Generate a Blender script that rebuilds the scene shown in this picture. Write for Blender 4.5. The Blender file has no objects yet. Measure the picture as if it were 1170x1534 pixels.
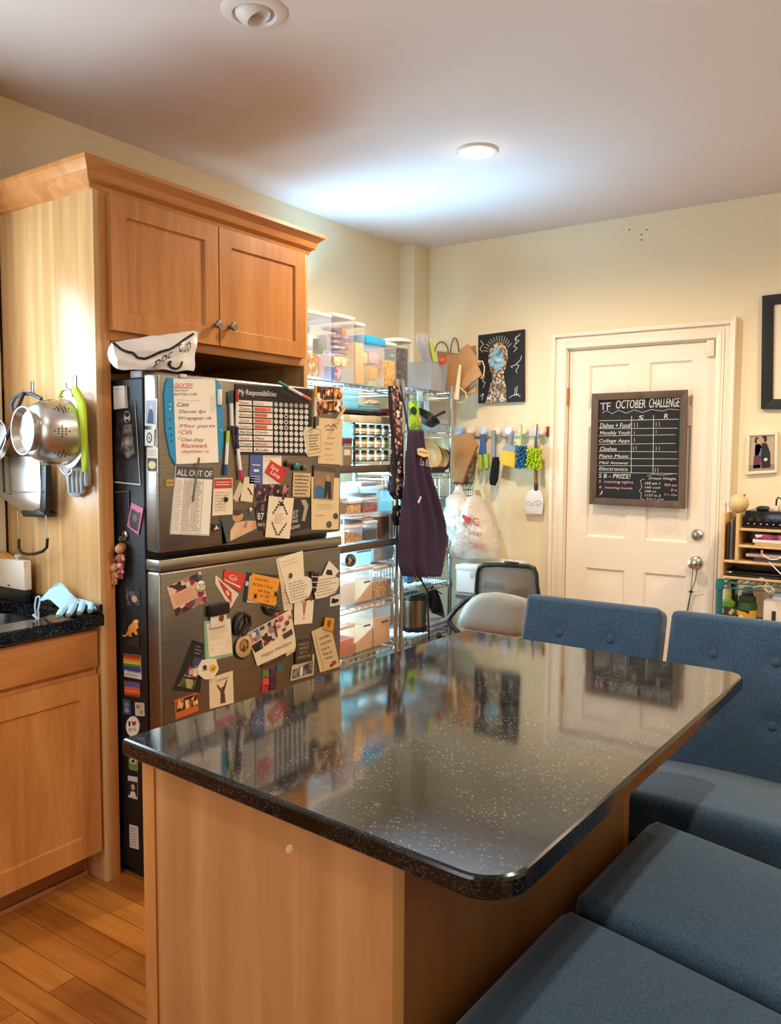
import bpy, bmesh, math, random
from mathutils import Vector, Matrix, noise
R = math.radians
SC = bpy.context.scene
COL = SC.collection

def lin(h):
    h = h.lstrip('#')
    return tuple(((c / 12.92) if c <= .04045 else ((c + .055) / 1.055) ** 2.4) for c in (int(h[i:i + 2], 16) / 255 for i in (0, 2, 4))) + (1.0,)

# ------------------------------------------------------------------ camera
CAMZ = 1.444
FPX, YAW, PITCH, ROLL = 1221.0, R(34.59), R(4.217), R(-.302)
_f = Vector((-math.sin(YAW) * math.cos(PITCH), math.cos(YAW) * math.cos(PITCH), -math.sin(PITCH)))
_r = Vector((math.cos(YAW), math.sin(YAW), 0))
_d = _f.cross(_r)
CR = _r * math.cos(ROLL) + _d * math.sin(ROLL)
CD = -_r * math.sin(ROLL) + _d * math.cos(ROLL)
cam_d = bpy.data.cameras.new('camera')
cam = bpy.data.objects.new('camera', cam_d)
COL.objects.link(cam)
cam_d.sensor_fit = 'VERTICAL'
cam_d.sensor_height = 24.0
cam_d.lens = FPX / 1534 * 24.0
cam_d.clip_start = .02
mw = Matrix((CR, -CD, -_f)).transposed().to_4x4()
mw.translation = (0, 0, CAMZ)
cam.matrix_world = mw
SC.camera = cam

def P(u, v, ax, val):
    """the point of the photograph's pixel (u, v) on the wall or shelf plane  axis = val"""
    d = CR * ((u - 585) / FPX) + CD * ((v - 767) / FPX) + _f
    o = Vector((0, 0, CAMZ))
    return o + d * ((val - o[ax]) / d[ax])

# ------------------------------------------------------------------ view, world, lights
SC.view_settings.view_transform = 'Standard'
SC.view_settings.look = 'None'
SC.view_settings.gamma = 1.0
SC.view_settings.use_curve_mapping = False
SC.view_settings.exposure = .22
SC.cycles.transparent_max_bounces = 24
SC.cycles.max_bounces = 10
world = bpy.data.worlds.new('world')
SC.world = world
world.use_nodes = True
world.node_tree.nodes['Background'].inputs[0].default_value = (.75, .85, 1, 1)
world.node_tree.nodes['Background'].inputs[1].default_value = .3

def lamp(name, kind, loc, energy, color, target=None, **kw):
    d = bpy.data.lights.new(name, kind)
    d.energy = energy
    d.color = color
    for k, v in kw.items():
        setattr(d, k, v)
    o = bpy.data.objects.new(name, d)
    COL.objects.link(o)
    o.location = loc
    if target is not None:
        o.rotation_euler = (Vector(target) - Vector(loc)).to_track_quat('-Z', 'Y').to_euler()
    return o

WARM = (1, .80, .56)
WARM2 = (1, .86, .68)
COOL = (.62, .82, 1)
CEIL = 2.735
# ceiling cans: the lit one in view and those further along the ceiling, outside the frame
lamp('can_lamp', 'SPOT', (-1.745, 3.172, CEIL - .05), 80, WARM, (-1.745, 3.172, 0), spot_size=R(168), spot_blend=.6, shadow_soft_size=.045)
lamp('can_glow', 'POINT', (-1.745, 3.172, CEIL - .07), .35, WARM, shadow_soft_size=.03)
lamp('can_lamp', 'SPOT', (.03, 1.75, CEIL - .04), 92, WARM2, (.03, 1.75, 0), spot_size=R(150), spot_blend=.5, shadow_soft_size=.04)
lamp('can_lamp', 'SPOT', (.25, 3.4, CEIL - .04), 60, WARM, (.25, 3.4, 0), spot_size=R(165), spot_blend=.6, shadow_soft_size=.04)
lamp('can_lamp', 'SPOT', (-1.5, .1, CEIL - .04), 24, WARM2, (-1.5, .1, 0), spot_size=R(150), spot_blend=.6, shadow_soft_size=.06)
# daylight: an added fill behind the viewer, the window over the sink the window behind the shelving, then an added strip below the ceiling
lamp('front_fill', 'AREA', (-1.3, -1.5, 1.65), 15, (.86, .93, 1), (-1.3, 1.5, 2.0), shape='RECTANGLE', size=1.5, size_y=1.2)  # fill light, added behind the viewer
lamp('sink_daylight', 'AREA', (-2.76, .93, 1.70), 26, COOL, (-1.0, .98, 1.75), shape='RECTANGLE', size=.85, size_y=.9)
lamp('shelf_daylight', 'AREA', (-2.90, 3.24, 1.1), 58, (.42, .8, 1), (-1.5, 3.3, 1.15), shape='RECTANGLE', size=.9, size_y=1.15)
lamp('ceiling_patch_strip', 'AREA', (-2.66, 3.42, 2.22), 12.5, (.27, .62, 1), (-2.46, 3.46, CEIL), shape='RECTANGLE', size=.1, size_y=1.7, spread=R(125))  # unseen strip light, added to draw the cool patch on the ceiling

# ------------------------------------------------------------------ materials
MATS = {}
def nodes(name):
    m = bpy.data.materials.new(name)
    m.use_nodes = True
    nt = m.node_tree
    return m, nt, nt.nodes['Principled BSDF']

def mat(name, color=None, rough=.5, metal=0.0, bump=0.0, bscale=60.0, vary=0.0, vscale=8.0, emit=0.0, spec=None, coat=0.0, sheen=0.0):
    if name in MATS:
        return MATS[name]
    m, nt, b = nodes(name)
    c = lin(color)
    b.inputs['Base Color'].default_value = c
    b.inputs['Roughness'].default_value = rough
    b.inputs['Metallic'].default_value = metal
    if spec is not None:
        b.inputs['Specular IOR Level'].default_value = spec
    if coat:
        b.inputs['Coat Weight'].default_value = coat
        b.inputs['Coat Roughness'].default_value = .1
    if sheen:
        b.inputs['Sheen Weight'].default_value = sheen
    if emit:
        b.inputs['Emission Color'].default_value = c
        b.inputs['Emission Strength'].default_value = emit
    if vary or bump:
        tc = nt.nodes.new('ShaderNodeTexCoord')
    if vary:
        n = nt.nodes.new('ShaderNodeTexNoise')
        n.inputs['Scale'].default_value = vscale
        n.inputs['Detail'].default_value = 4
        nt.links.new(tc.outputs['Object'], n.inputs['Vector'])
        r = nt.nodes.new('ShaderNodeValToRGB')
        r.color_ramp.elements[0].position = .3
        r.color_ramp.elements[1].position = .7
        r.color_ramp.elements[0].color = tuple(x * (1 - vary) for x in c[:3]) + (1,)
        r.color_ramp.elements[1].color = tuple(min(1, x * (1 + vary)) for x in c[:3]) + (1,)
        nt.links.new(n.outputs['Fac'], r.inputs['Fac'])
        nt.links.new(r.outputs['Color'], b.inputs['Base Color'])
    if bump:
        n2 = nt.nodes.new('ShaderNodeTexNoise')
        n2.inputs['Scale'].default_value = bscale
        n2.inputs['Detail'].default_value = 3
        nt.links.new(tc.outputs['Object'], n2.inputs['Vector'])
        bp = nt.nodes.new('ShaderNodeBump')
        bp.inputs['Strength'].default_value = bump
        bp.inputs['Distance'].default_value = .01
        nt.links.new(n2.outputs['Fac'], bp.inputs['Height'])
        nt.links.new(bp.outputs['Normal'], b.inputs['Normal'])
    MATS[name] = m
    return m

def ramp(nt, src, stops, interp='LINEAR'):
    r = nt.nodes.new('ShaderNodeValToRGB')
    cr = r.color_ramp
    cr.interpolation = interp
    while len(cr.elements) > 1:
        cr.elements.remove(cr.elements[-1])
    cr.elements[0].position, cr.elements[0].color = stops[0][0], lin(stops[0][1])
    for p, c in stops[1:]:
        e = cr.elements.new(p)
        e.color = lin(c)
    nt.links.new(src, r.inputs['Fac'])
    return r

def wood(name, dark, mid, light, scale=(9, 9, .9), rough=.32, strips=0.0):
    if name in MATS:
        return MATS[name]
    m, nt, b = nodes(name)
    tc = nt.nodes.new('ShaderNodeTexCoord')
    mp = nt.nodes.new('ShaderNodeMapping')
    mp.inputs['Scale'].default_value = scale
    nt.links.new(tc.outputs['Object'], mp.inputs['Vector'])
    n = nt.nodes.new('ShaderNodeTexNoise')
    n.inputs['Scale'].default_value = 2.2
    n.inputs['Detail'].default_value = 6
    n.inputs['Roughness'].default_value = .62
    n.inputs['Distortion'].default_value = .6
    nt.links.new(mp.outputs['Vector'], n.inputs['Vector'])
    r = ramp(nt, n.outputs['Fac'], [(.28, dark), (.5, mid), (.72, light)])
    out = r.outputs['Color']
    if strips:
        w = nt.nodes.new('ShaderNodeTexNoise')
        w.inputs['Scale'].default_value = strips
        w.inputs['Detail'].default_value = 0
        mp2 = nt.nodes.new('ShaderNodeMapping')
        mp2.inputs['Scale'].default_value = (1, 1, .02)
        nt.links.new(tc.outputs['Object'], mp2.inputs['Vector'])
        nt.links.new(mp2.outputs['Vector'], w.inputs['Vector'])
        r2 = ramp(nt, w.outputs['Fac'], [(.35, '#e6dfd6'), (.5, '#ffffff'), (.65, '#ece6dc')])
        mx = nt.nodes.new('ShaderNodeMix')
        mx.data_type = 'RGBA'
        mx.blend_type = 'MULTIPLY'
        mx.inputs[0].default_value = 1
        nt.links.new(out, mx.inputs[6])
        nt.links.new(r2.outputs['Color'], mx.inputs[7])
        out = mx.outputs[2]
    nt.links.new(out, b.inputs['Base Color'])
    b.inputs['Roughness'].default_value = rough
    MATS[name] = m
    return m

def clear(name, color='#ffffff', opacity=.12, rough=.08, gloss=.25):
    """thin clear plastic: mostly see-through with a soft gloss"""
    if name in MATS:
        return MATS[name]
    m = bpy.data.materials.new(name)
    m.use_nodes = True
    nt = m.node_tree
    nt.nodes.clear()
    o = nt.nodes.new('ShaderNodeOutputMaterial')
    t = nt.nodes.new('ShaderNodeBsdfTransparent')
    t.inputs[0].default_value = tuple(.9 + .1 * x for x in lin(color)[:3]) + (1,)
    d = nt.nodes.new('ShaderNodeBsdfPrincipled')
    d.inputs['Base Color'].default_value = lin(color)
    d.inputs['Roughness'].default_value = rough
    fr = nt.nodes.new('ShaderNodeLayerWeight')
    fr.inputs['Blend'].default_value = gloss
    mr = nt.nodes.new('ShaderNodeMapRange')
    mr.inputs['To Min'].default_value = opacity
    mr.inputs['To Max'].default_value = min(1, opacity + .55)
    nt.links.new(fr.outputs['Facing'], mr.inputs['Value'])
    mx = nt.nodes.new('ShaderNodeMixShader')
    nt.links.new(mr.outputs['Result'], mx.inputs[0])
    nt.links.new(t.outputs[0], mx.inputs[1])
    tl = nt.nodes.new('ShaderNodeBsdfTranslucent')
    tl.inputs[0].default_value = lin(color)
    m2 = nt.nodes.new('ShaderNodeMixShader')
    m2.inputs[0].default_value = .45
    nt.links.new(d.outputs[0], m2.inputs[1])
    nt.links.new(tl.outputs[0], m2.inputs[2])
    nt.links.new(m2.outputs[0], mx.inputs[2])
    nt.links.new(mx.outputs[0], o.inputs[0])
    MATS[name] = m
    return m

def mottled(name, cols, scale=20.0, rough=.5, kind='voronoi'):
    """random patches of a few colours: photographs, food, mosaic"""
    if name in MATS:
        return MATS[name]
    m, nt, b = nodes(name)
    tc = nt.nodes.new('ShaderNodeTexCoord')
    mp = nt.nodes.new('ShaderNodeMapping')
    mp.inputs['Location'].default_value = (len(name) * .37, (sum(map(ord, name)) % 17) * .51, .3)
    nt.links.new(tc.outputs['Object'], mp.inputs['Vector'])
    if kind == 'voronoi':
        t = nt.nodes.new('ShaderNodeTexVoronoi')
        t.inputs['Scale'].default_value = scale
        nt.links.new(mp.outputs['Vector'], t.inputs['Vector'])
        sp = nt.nodes.new('ShaderNodeSeparateColor')
        nt.links.new(t.outputs['Color'], sp.inputs[0])
        src = sp.outputs[0]
        interp = 'CONSTANT'
        stops = [(i / len(cols), c) for i, c in enumerate(cols)]
    else:
        t = nt.nodes.new('ShaderNodeTexNoise')
        t.inputs['Scale'].default_value = scale
        t.inputs['Detail'].default_value = 5
        nt.links.new(mp.outputs['Vector'], t.inputs['Vector'])
        src = t.outputs['Fac']
        interp = 'LINEAR'
        stops = [(.3 + .4 * i / max(1, len(cols) - 1), c) for i, c in enumerate(cols)]
    r = ramp(nt, src, stops, interp)
    nt.links.new(r.outputs['Color'], b.inputs['Base Color'])
    b.inputs['Roughness'].default_value = rough
    MATS[name] = m
    return m

def plain(h):
    """a flat print or plastic colour"""
    return mat('ink_' + h.lstrip('#'), h, .6)

# ------------------------------------------------------------------ mesh builder
class B:
    def __init__(s):
        s.bm = bmesh.new()
        s.m = 0
    def _faces(s, n0, M=None):
        s.bm.faces.ensure_lookup_table()
        fs = s.bm.faces[n0:]
        for f in fs:
            f.material_index = s.m
        if M is not None:
            vs = {v for f in fs for v in f.verts}
            bmesh.ops.transform(s.bm, matrix=M, verts=list(vs))
        return s
    def box(s, x0, x1, y0, y1, z0, z1, bev=0.0, M=None, seg=2):
        n0 = len(s.bm.faces)
        x0, x1 = min(x0, x1), max(x0, x1); y0, y1 = min(y0, y1), max(y0, y1); z0, z1 = min(z0, z1), max(z0, z1)
        c = [s.bm.verts.new((x, y, z)) for x in (x0, x1) for y in (y0, y1) for z in (z0, z1)]
        fs = [s.bm.faces.new([c[i] for i in q]) for q in ((0, 1, 3, 2), (4, 6, 7, 5), (0, 4, 5, 1), (2, 3, 7, 6), (0, 2, 6, 4), (1, 5, 7, 3))]
        if bev:
            es = list({e for f in fs for e in f.edges})
            bmesh.ops.bevel(s.bm, geom=es, offset=bev, segments=seg, profile=.5, affect='EDGES')
        return s._faces(n0 if not bev else n0, M)
    def prism(s, pts, vec, bev=0.0):
        n0 = len(s.bm.faces)
        vec = Vector(vec)
        a = [s.bm.verts.new(p) for p in pts]
        b = [s.bm.verts.new(Vector(p) + vec) for p in pts]
        n = len(pts)
        fs = [s.bm.faces.new(a), s.bm.faces.new(b[::-1])]
        for i in range(n):
            fs.append(s.bm.faces.new((a[i], b[i], b[(i + 1) % n], a[(i + 1) % n])))
        bmesh.ops.recalc_face_normals(s.bm, faces=fs)
        if bev:
            es = list({e for f in fs[:2] for e in f.edges})
            bmesh.ops.bevel(s.bm, geom=es, offset=bev, segments=2, profile=.5, affect='EDGES')
        return s._faces(n0)
    def poly(s, pts):
        n0 = len(s.bm.faces)
        s.bm.faces.new([s.bm.verts.new(p) for p in pts])
        return s._faces(n0)
    def cyl(s, p, q, r, r2=None, n=16, caps=True):
        return s.rings([(p, r), (q, r if r2 is None else r2)], n, caps)
    def rings(s, pr, n=16, caps=True):
        """round section swept along points (point, radius)"""
        n0 = len(s.bm.faces)
        pts = [Vector(p) for p, _ in pr]
        rows = []
        prev = None
        for i, (p, r) in enumerate(pr):
            a = pts[max(0, i - 1)]; b = pts[min(len(pts) - 1, i + 1)]
            t = (b - a)
            t = t.normalized() if t.length > 1e-9 else Vector((0, 0, 1))
            if prev is None:
                x = t.orthogonal().normalized()
            else:
                x = prev - t * prev.dot(t)
                x = x.normalized() if x.length > 1e-6 else t.orthogonal().normalized()
            prev = x
            y = t.cross(x)
            rows.append([s.bm.verts.new(pts[i] + (x * math.cos(2 * math.pi * k / n) + y * math.sin(2 * math.pi * k / n)) * r) for k in range(n)])
        for i in range(len(rows) - 1):
            for k in range(n):
                s.bm.faces.new((rows[i][k], rows[i][(k + 1) % n], rows[i + 1][(k + 1) % n], rows[i + 1][k]))
        if caps:
            s.bm.faces.new(rows[0][::-1])
            s.bm.faces.new(rows[-1])
        return s._faces(n0)
    def tube(s, pts, r, n=8):
        return s.rings([(p, r) for p in pts], n)
    def loop(s, pts, r, n=8):
        """closed ring of tube"""
        n0 = len(s.bm.faces)
        pts = [Vector(p) for p in pts]
        m = len(pts)
        rows = []
        nrm = sum(((pts[i] - pts[0]).cross(pts[(i + 1) % m] - pts[0]) for i in range(1, m)), Vector())
        nrm.normalize()
        for i in range(m):
            t = (pts[(i + 1) % m] - pts[i - 1]).normalized()
            x = t.cross(nrm).normalized()
            rows.append([s.bm.verts.new(pts[i] + (x * math.cos(2 * math.pi * k / n) + nrm * math.sin(2 * math.pi * k / n)) * r) for k in range(n)])
        for i in range(m):
            for k in range(n):
                s.bm.faces.new((rows[i][k], rows[i][(k + 1) % n], rows[(i + 1) % m][(k + 1) % n], rows[(i + 1) % m][k]))
        return s._faces(n0)
    def lathe(s, prof, M=None, n=28, caps=True):
        """profile [(radius, height)] turned about z"""
        n0 = len(s.bm.faces)
        rows = []
        for r, z in prof:
            if r < 1e-6:
                rows.append([s.bm.verts.new((0, 0, z))])
            else:
                rows.append([s.bm.verts.new((r * math.cos(2 * math.pi * k / n), r * math.sin(2 * math.pi * k / n), z)) for k in range(n)])
        for a, b in zip(rows, rows[1:]):
            for k in range(n):
                k2 = (k + 1) % n
                if len(a) == 1 and len(b) == 1:
                    continue
                if len(a) == 1:
                    s.bm.faces.new((a[0], b[k2], b[k]))
                elif len(b) == 1:
                    s.bm.faces.new((a[k], a[k2], b[0]))
                else:
                    s.bm.faces.new((a[k], a[k2], b[k2], b[k]))
        if caps:
            if len(rows[0]) > 1:
                s.bm.faces.new(rows[0][::-1])
            if len(rows[-1]) > 1:
                s.bm.faces.new(rows[-1])
        return s._faces(n0, M)
    def ell(s, c, r, n=20, k=12, M=None):
        prof = [(math.sin(math.pi * i / k), -math.cos(math.pi * i / k)) for i in range(k + 1)]
        prof[0] = (0, -1); prof[-1] = (0, 1)
        T = Matrix.Translation(Vector(c)) @ (M.to_4x4() if M is not None else Matrix()) @ Matrix.Diagonal((r[0], r[1], r[2], 1))
        return s.lathe(prof, T, n, False)
    def grid(s, f, nu, nv):
        n0 = len(s.bm.faces)
        V = [[s.bm.verts.new(f(i / nu, j / nv)) for j in range(nv + 1)] for i in range(nu + 1)]
        for i in range(nu):
            for j in range(nv):
                s.bm.faces.new((V[i][j], V[i + 1][j], V[i + 1][j + 1], V[i][j + 1]))
        return s._faces(n0)
    def use(s, k):
        s.m = k
        return s

def axisM(origin, z, x=None):
    """frame at origin whose z axis points along z"""
    z = Vector(z).normalized()
    x = Vector(x) if x is not None else z.orthogonal()
    x = (x - z * x.dot(z)).normalized()
    y = z.cross(x)
    M = Matrix((x, y, z)).transposed().to_4x4()
    M.translation = Vector(origin)
    return M

def rootM(o):
    M = Matrix.LocRotScale(o.location, o.rotation_euler, o.scale)
    return rootM(o.parent) @ M if o.parent else M

def obj(b, name, mats, parent=None, local=False, smooth=35, label=None, solid=0.0, sub=0, centre=False):
    """one mesh object. With a parent the mesh (built in world space unless local) is stored in the parent's space."""
    me = bpy.data.meshes.new(name)
    bmesh.ops.recalc_face_normals(b.bm, faces=b.bm.faces) if not getattr(b, 'keep', False) else None
    b.bm.to_mesh(me)
    b.bm.free()
    for m in (mats if isinstance(mats, (list, tuple)) else [mats]):
        me.materials.append(m)
    o = bpy.data.objects.new(name, me)
    COL.objects.link(o)
    if smooth:
        me.polygons.foreach_set('use_smooth', [True] * len(me.polygons))
        me.set_sharp_from_angle(angle=R(smooth))
    if parent is not None:
        o.parent = parent
        if not local:
            me.transform(rootM(parent).inverted())
    elif not local:
        co = [v.co for v in me.vertices]
        lo = Vector((min(c[i] for c in co) for i in range(3)))
        hi = Vector((max(c[i] for c in co) for i in range(3)))
        o.location = ((lo.x + hi.x) / 2, (lo.y + hi.y) / 2, lo.z)
        me.transform(Matrix.Translation(-o.location))
    if solid:
        md = o.modifiers.new('thickness', 'SOLIDIFY')
        md.thickness = solid
        md.offset = 0
    if sub:
        md = o.modifiers.new('smooth', 'SUBSURF')
        md.levels = sub
        md.render_levels = sub
    if label:
        o['label'] = label
    return o

def tag(o, label, cat, group=None):
    o['label'] = label
    o['category'] = cat
    if group:
        o['group'] = group
    return o

def thing(name, label, cat, loc=(0, 0, 0), rotz=0.0, group=None):
    o = bpy.data.objects.new(name, None)
    o.empty_display_size = .05
    COL.objects.link(o)
    o.location = loc
    o.rotation_euler = (0, 0, rotz)
    return tag(o, label, cat, group)

def struct(o):
    o['kind'] = 'structure'
    return o

def dup(root, loc, rotz=None, label=None, group=None):
    r = root.copy()
    COL.objects.link(r)
    r.location = loc
    if rotz is not None:
        r.rotation_euler = (0, 0, rotz)
    if label:
        r['label'] = label
    if group:
        r['group'] = group
    for ch in list(root.children):
        c = ch.copy(); COL.objects.link(c); c.parent = r
        for g in list(ch.children):
            d = g.copy(); COL.objects.link(d); d.parent = c
    return r

def text_polys(body, shear=0.0):
    """letters of the built-in font as triangles/quads in a box: (list of polygons of (x, y)), width, height"""
    c = bpy.data.curves.new('lettering', 'FONT')
    c.body = body
    c.size = 1
    c.shear = shear
    c.resolution_u = 3
    o = bpy.data.objects.new('lettering', c)
    me = bpy.data.meshes.new_from_object(o)
    pol = [[(me.vertices[i].co.x, me.vertices[i].co.y) for i in p.vertices] for p in me.polygons]
    bpy.data.objects.remove(o)
    bpy.data.curves.remove(c)
    bpy.data.meshes.remove(me)
    if not pol:
        return [], 1, 1
    xs = [x for p in pol for x, _ in p]; ys = [y for p in pol for _, y in p]
    x0, y0 = min(xs), min(ys)
    return [[(x - x0, y - y0) for x, y in p] for p in pol], max(xs) - x0, max(ys) - y0
# ------------------------------------------------------------------ the room
XL, YB, XR, YF = -2.93, 4.5, 1.7, -1.6
M_WALL = mat('cream_wall_paint', '#eedebc', .75, bump=.05, bscale=180)
M_CEIL = mat('ceiling_paint', '#d9ccc4', .85, bump=.04, bscale=150)
M_TRIM = mat('white_trim_paint', '#f3e6d2', .42)
M_DOOR = mat('white_door_paint', '#f4e6d4', .45)
M_COLUMN = M_WALL

def floor_mat():
    m, nt, b = nodes('oak_floor')
    tc = nt.nodes.new('ShaderNodeTexCoord')
    br = nt.nodes.new('ShaderNodeTexBrick')
    br.offset = .37
    br.inputs['Scale'].default_value = 1.0
    br.inputs['Brick Width'].default_value = .9
    br.inputs['Row Height'].default_value = .083
    br.inputs['Mortar Size'].default_value = .0012
    br.inputs['Color1'].default_value = lin('#bd7a33')
    br.inputs['Color2'].default_value = lin('#9c5c24')
    br.inputs['Mortar'].default_value = lin('#5b3413')
    nt.links.new(tc.outputs['Object'], br.inputs['Vector'])
    mp = nt.nodes.new('ShaderNodeMapping')
    mp.inputs['Scale'].default_value = (1.2, 16, 1)
    nt.links.new(tc.outputs['Object'], mp.inputs['Vector'])
    n = nt.nodes.new('ShaderNodeTexNoise')
    n.inputs['Scale'].default_value = 2.5
    n.inputs['Detail'].default_value = 7
    nt.links.new(mp.outputs['Vector'], n.inputs['Vector'])
    r = ramp(nt, n.outputs['Fac'], [(.25, '#c9b09a'), (.6, '#ffffff')])
    mx = nt.nodes.new('ShaderNodeMix')
    mx.data_type = 'RGBA'; mx.blend_type = 'MULTIPLY'
    mx.inputs[0].default_value = .8
    nt.links.new(br.outputs['Color'], mx.inputs[6])
    nt.links.new(r.outputs['Color'], mx.inputs[7])
    nt.links.new(mx.outputs[2], b.inputs['Base Color'])
    b.inputs['Roughness'].default_value = .33
    return m
M_FLOOR = floor_mat()

def srt(o): return struct(o)
srt(obj(B().box(XL - .15, XR, YF, YB + .15, -.1, 0), 'floor', M_FLOOR, smooth=0))
srt(obj(B().box(XL - .15, XR, YF, YB + .15, CEIL, CEIL + .1), 'ceiling', M_CEIL, smooth=0))
# left wall: the furred-out stretch by the sink with a window over it, the wall behind fridge and shelving with its window
b = B()
KX = -2.81
b.box(XL - .15, KX, YF, .45, 0, CEIL).box(XL - .15, KX, .45, 1.42, 0, 1.2).box(XL - .15, KX, .45, 1.42, 2.2, CEIL).box(XL - .15, KX, 1.42, 1.625, 0, CEIL)
srt(obj(b, 'wall_kitchen', M_WALL, smooth=0))
b = B()
b.box(XL - .15, XL, 1.625, 2.75, 0, CEIL).box(XL - .15, XL, 2.75, 3.72, 0, .5).box(XL - .15, XL, 2.75, 3.72, 1.70, CEIL).box(XL - .15, XL, 3.72, YB + .15, 0, CEIL)
srt(obj(b, 'wall_left', M_WALL, smooth=0))
DX0, DX1, DZ = -1.862, -1.045, 2.038
b = B()
b.box(XL, DX0, YB, YB + .15, 0, CEIL).box(DX1, XR, YB, YB + .15, 0, CEIL).box(DX0, DX1, YB, YB + .15, DZ, CEIL)
wb = srt(obj(b, 'wall_back', M_WALL, smooth=0))
b = B()
for u, v in ((943, 344), (969, 344), (961, 351), (961, 359.5)):
    p = P(u, v, 1, YB - .001)
    b.cyl(p, p + Vector((0, -.0015, 0)), .0045, n=8)
obj(b, 'nail_hole_marks', mat('nail_hole', '#6d5a40', .9), wb)
srt(obj(B().box(XR, XR + .12, YF, YB + .15, 0, CEIL), 'wall_right', M_WALL, smooth=0))
b = B()
b.box(XL - .15, -2.1, YF - .12, YF, 0, CEIL).box(-.5, XR, YF - .12, YF, 0, CEIL).box(-2.1, -.5, YF - .12, YF, 0, .95).box(-2.1, -.5, YF - .12, YF, 2.3, CEIL)
srt(obj(b, 'wall_front', M_WALL, smooth=0))
srt(obj(B().box(XL, -2.82, 4.335, YB, 0, CEIL), 'trim_column', M_COLUMN, smooth=0))
srt(obj(B().box(XL + .11, -1.97, YB - .014, YB, 0, .12, .003).box(-.93, XR, YB - .014, YB, 0, .12, .003), 'baseboard_back', M_TRIM))

M_PANE = mat('daylit_frosted_pane', '#d4ecff', .3, emit=1.5)
def window(name, ax, val, a0, a1, z0, z1, mullions):
    """window in the opening of a wall: frame with muntins and a daylit pane"""
    def bx(b, p0, p1, q0, q1, d0, d1):
        if ax == 0: b.box(val + d0, val + d1, p0, p1, q0, q1)
        else: b.box(p0, p1, val + d0, val + d1, q0, q1)
    f = B(); w = .05
    bx(f, a0, a1, z0, z0 + w, 0, .06); bx(f, a0, a1, z1 - w, z1, 0, .06)
    bx(f, a0, a0 + w, z0 + w, z1 - w, 0, .06); bx(f, a1 - w, a1, z0 + w, z1 - w, 0, .06)
    for m in mullions:
        a = a0 + (a1 - a0) * m
        bx(f, a - .015, a + .015, z0 + w, z1 - w, .005, .05)
    o = srt(obj(f, name, M_TRIM))
    p = B()
    bx(p, a0 + w, a1 - w, z0 + w, z1 - w, .012, .018)
    obj(p, 'window_pane', M_PANE, o)
    return o
window('window_1', 0, XL - .13, 2.75, 3.72, .5, 1.70, (.5,))
window('window_2', 0, XL - .06, .45, 1.42, 1.2, 2.2, (.5,))
window('window_3_added', 1, YF - .10, -2.1, -.5, .95, 2.3, (.33, .67))  # unseen window, added to go with the fill light behind the viewer

# door and its casing
def panelled(b, o, ex, ez, n, w, h, cells, prof):
    """slab face in the plane o + ex*a + ez*c with moulded cells [(a0, a1, c0, c1)]; prof = [(inset, depth)], depth against n"""
    o, ex, ez, n = Vector(o), Vector(ex), Vector(ez), Vector(n)
    xs = sorted({0, w} | {round(v, 5) for c in cells for v in c[:2]})
    zs = sorted({0, h} | {round(v, 5) for c in cells for v in c[2:]})
    pt = lambda a, c, d=0: o + ex * a + ez * c - n * d
    inside = lambda a, c: any(q[0] < a < q[1] and q[2] < c < q[3] for q in cells)
    for i in range(len(xs) - 1):
        for j in range(len(zs) - 1):
            if not inside((xs[i] + xs[i + 1]) / 2, (zs[j] + zs[j + 1]) / 2):
                b.poly([pt(xs[i], zs[j]), pt(xs[i + 1], zs[j]), pt(xs[i + 1], zs[j + 1]), pt(xs[i], zs[j + 1])])
    for a0, a1, c0, c1 in cells:
        prev = (0, 0)
        rect = lambda t: [pt(a0 + t[0], c0 + t[0], t[1]), pt(a1 - t[0], c0 + t[0], t[1]), pt(a1 - t[0], c1 - t[0], t[1]), pt(a0 + t[0], c1 - t[0], t[1])]
        for t in prof:
            A, C = rect(prev), rect(t)
            for k in range(4):
                b.poly([A[k], A[(k + 1) % 4], C[(k + 1) % 4], C[k]])
            prev = t
        b.poly(rect(prev))
    return b

D0, D1 = -1.855, -1.052
DY = YB + .012
b = B()
cells = [(.12, .352, .19, .782), (.46, .692, .19, .782), (.12, .352, .962, 1.595), (.46, .692, .962, 1.595), (.12, .352, 1.69, 1.94), (.46, .692, 1.69, 1.94)]
panelled(b, (D0, DY, 0), (1, 0, 0), (0, 0, 1), (0, -1, 0), D1 - D0, 2.03, cells, [(.012, .011), (.03, .011), (.055, .003)])
b.box(D0, D1, DY + .012, DY + .045, .005, 2.03)
bmesh.ops.remove_doubles(b.bm, verts=b.bm.verts, dist=1e-5)
door = srt(obj(b, 'door_1', M_DOOR, smooth=20))
M_NICKEL = mat('satin_nickel', '#cfc8bf', .22, 1.0)
M_BRASS = mat('aged_brass', '#c58a52', .35, .9)
b = B()
for (z) in (1.767, .25):
    b.cyl((D0 - .003, DY - .012, z - .05), (D0 - .003, DY - .012, z + .05), .008, n=12)
obj(b, 'door_hinge', M_BRASS, door)
p = P(1045, 801, 1, DY)
b = B().lathe([(0, 0), (.033, 0), (.033, .006), (.028, .014), (.016, .016), (.016, .022), (0, .022)], axisM(p, (0, -1, 0)))
b.box(p.x - .004, p.x + .004, p.y - .036, p.y - .02, p.z - .014, p.z + .014, .002)
obj(b, 'deadbolt', M_NICKEL, door)
kp = P(1043, 843, 1, DY)
b = B().lathe([(0, 0), (.037, 0), (.037, .005), (.03, .012), (.014, .018), (.013, .035), (.024, .044), (.029, .056), (.027, .068), (.014, .073), (0, .073)], axisM(kp, (0, -1, 0)))
obj(b, 'door_knob', M_NICKEL, door)
p0, p1 = P(1060, 507, 1, DY), P(1071, 534, 1, DY)
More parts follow.
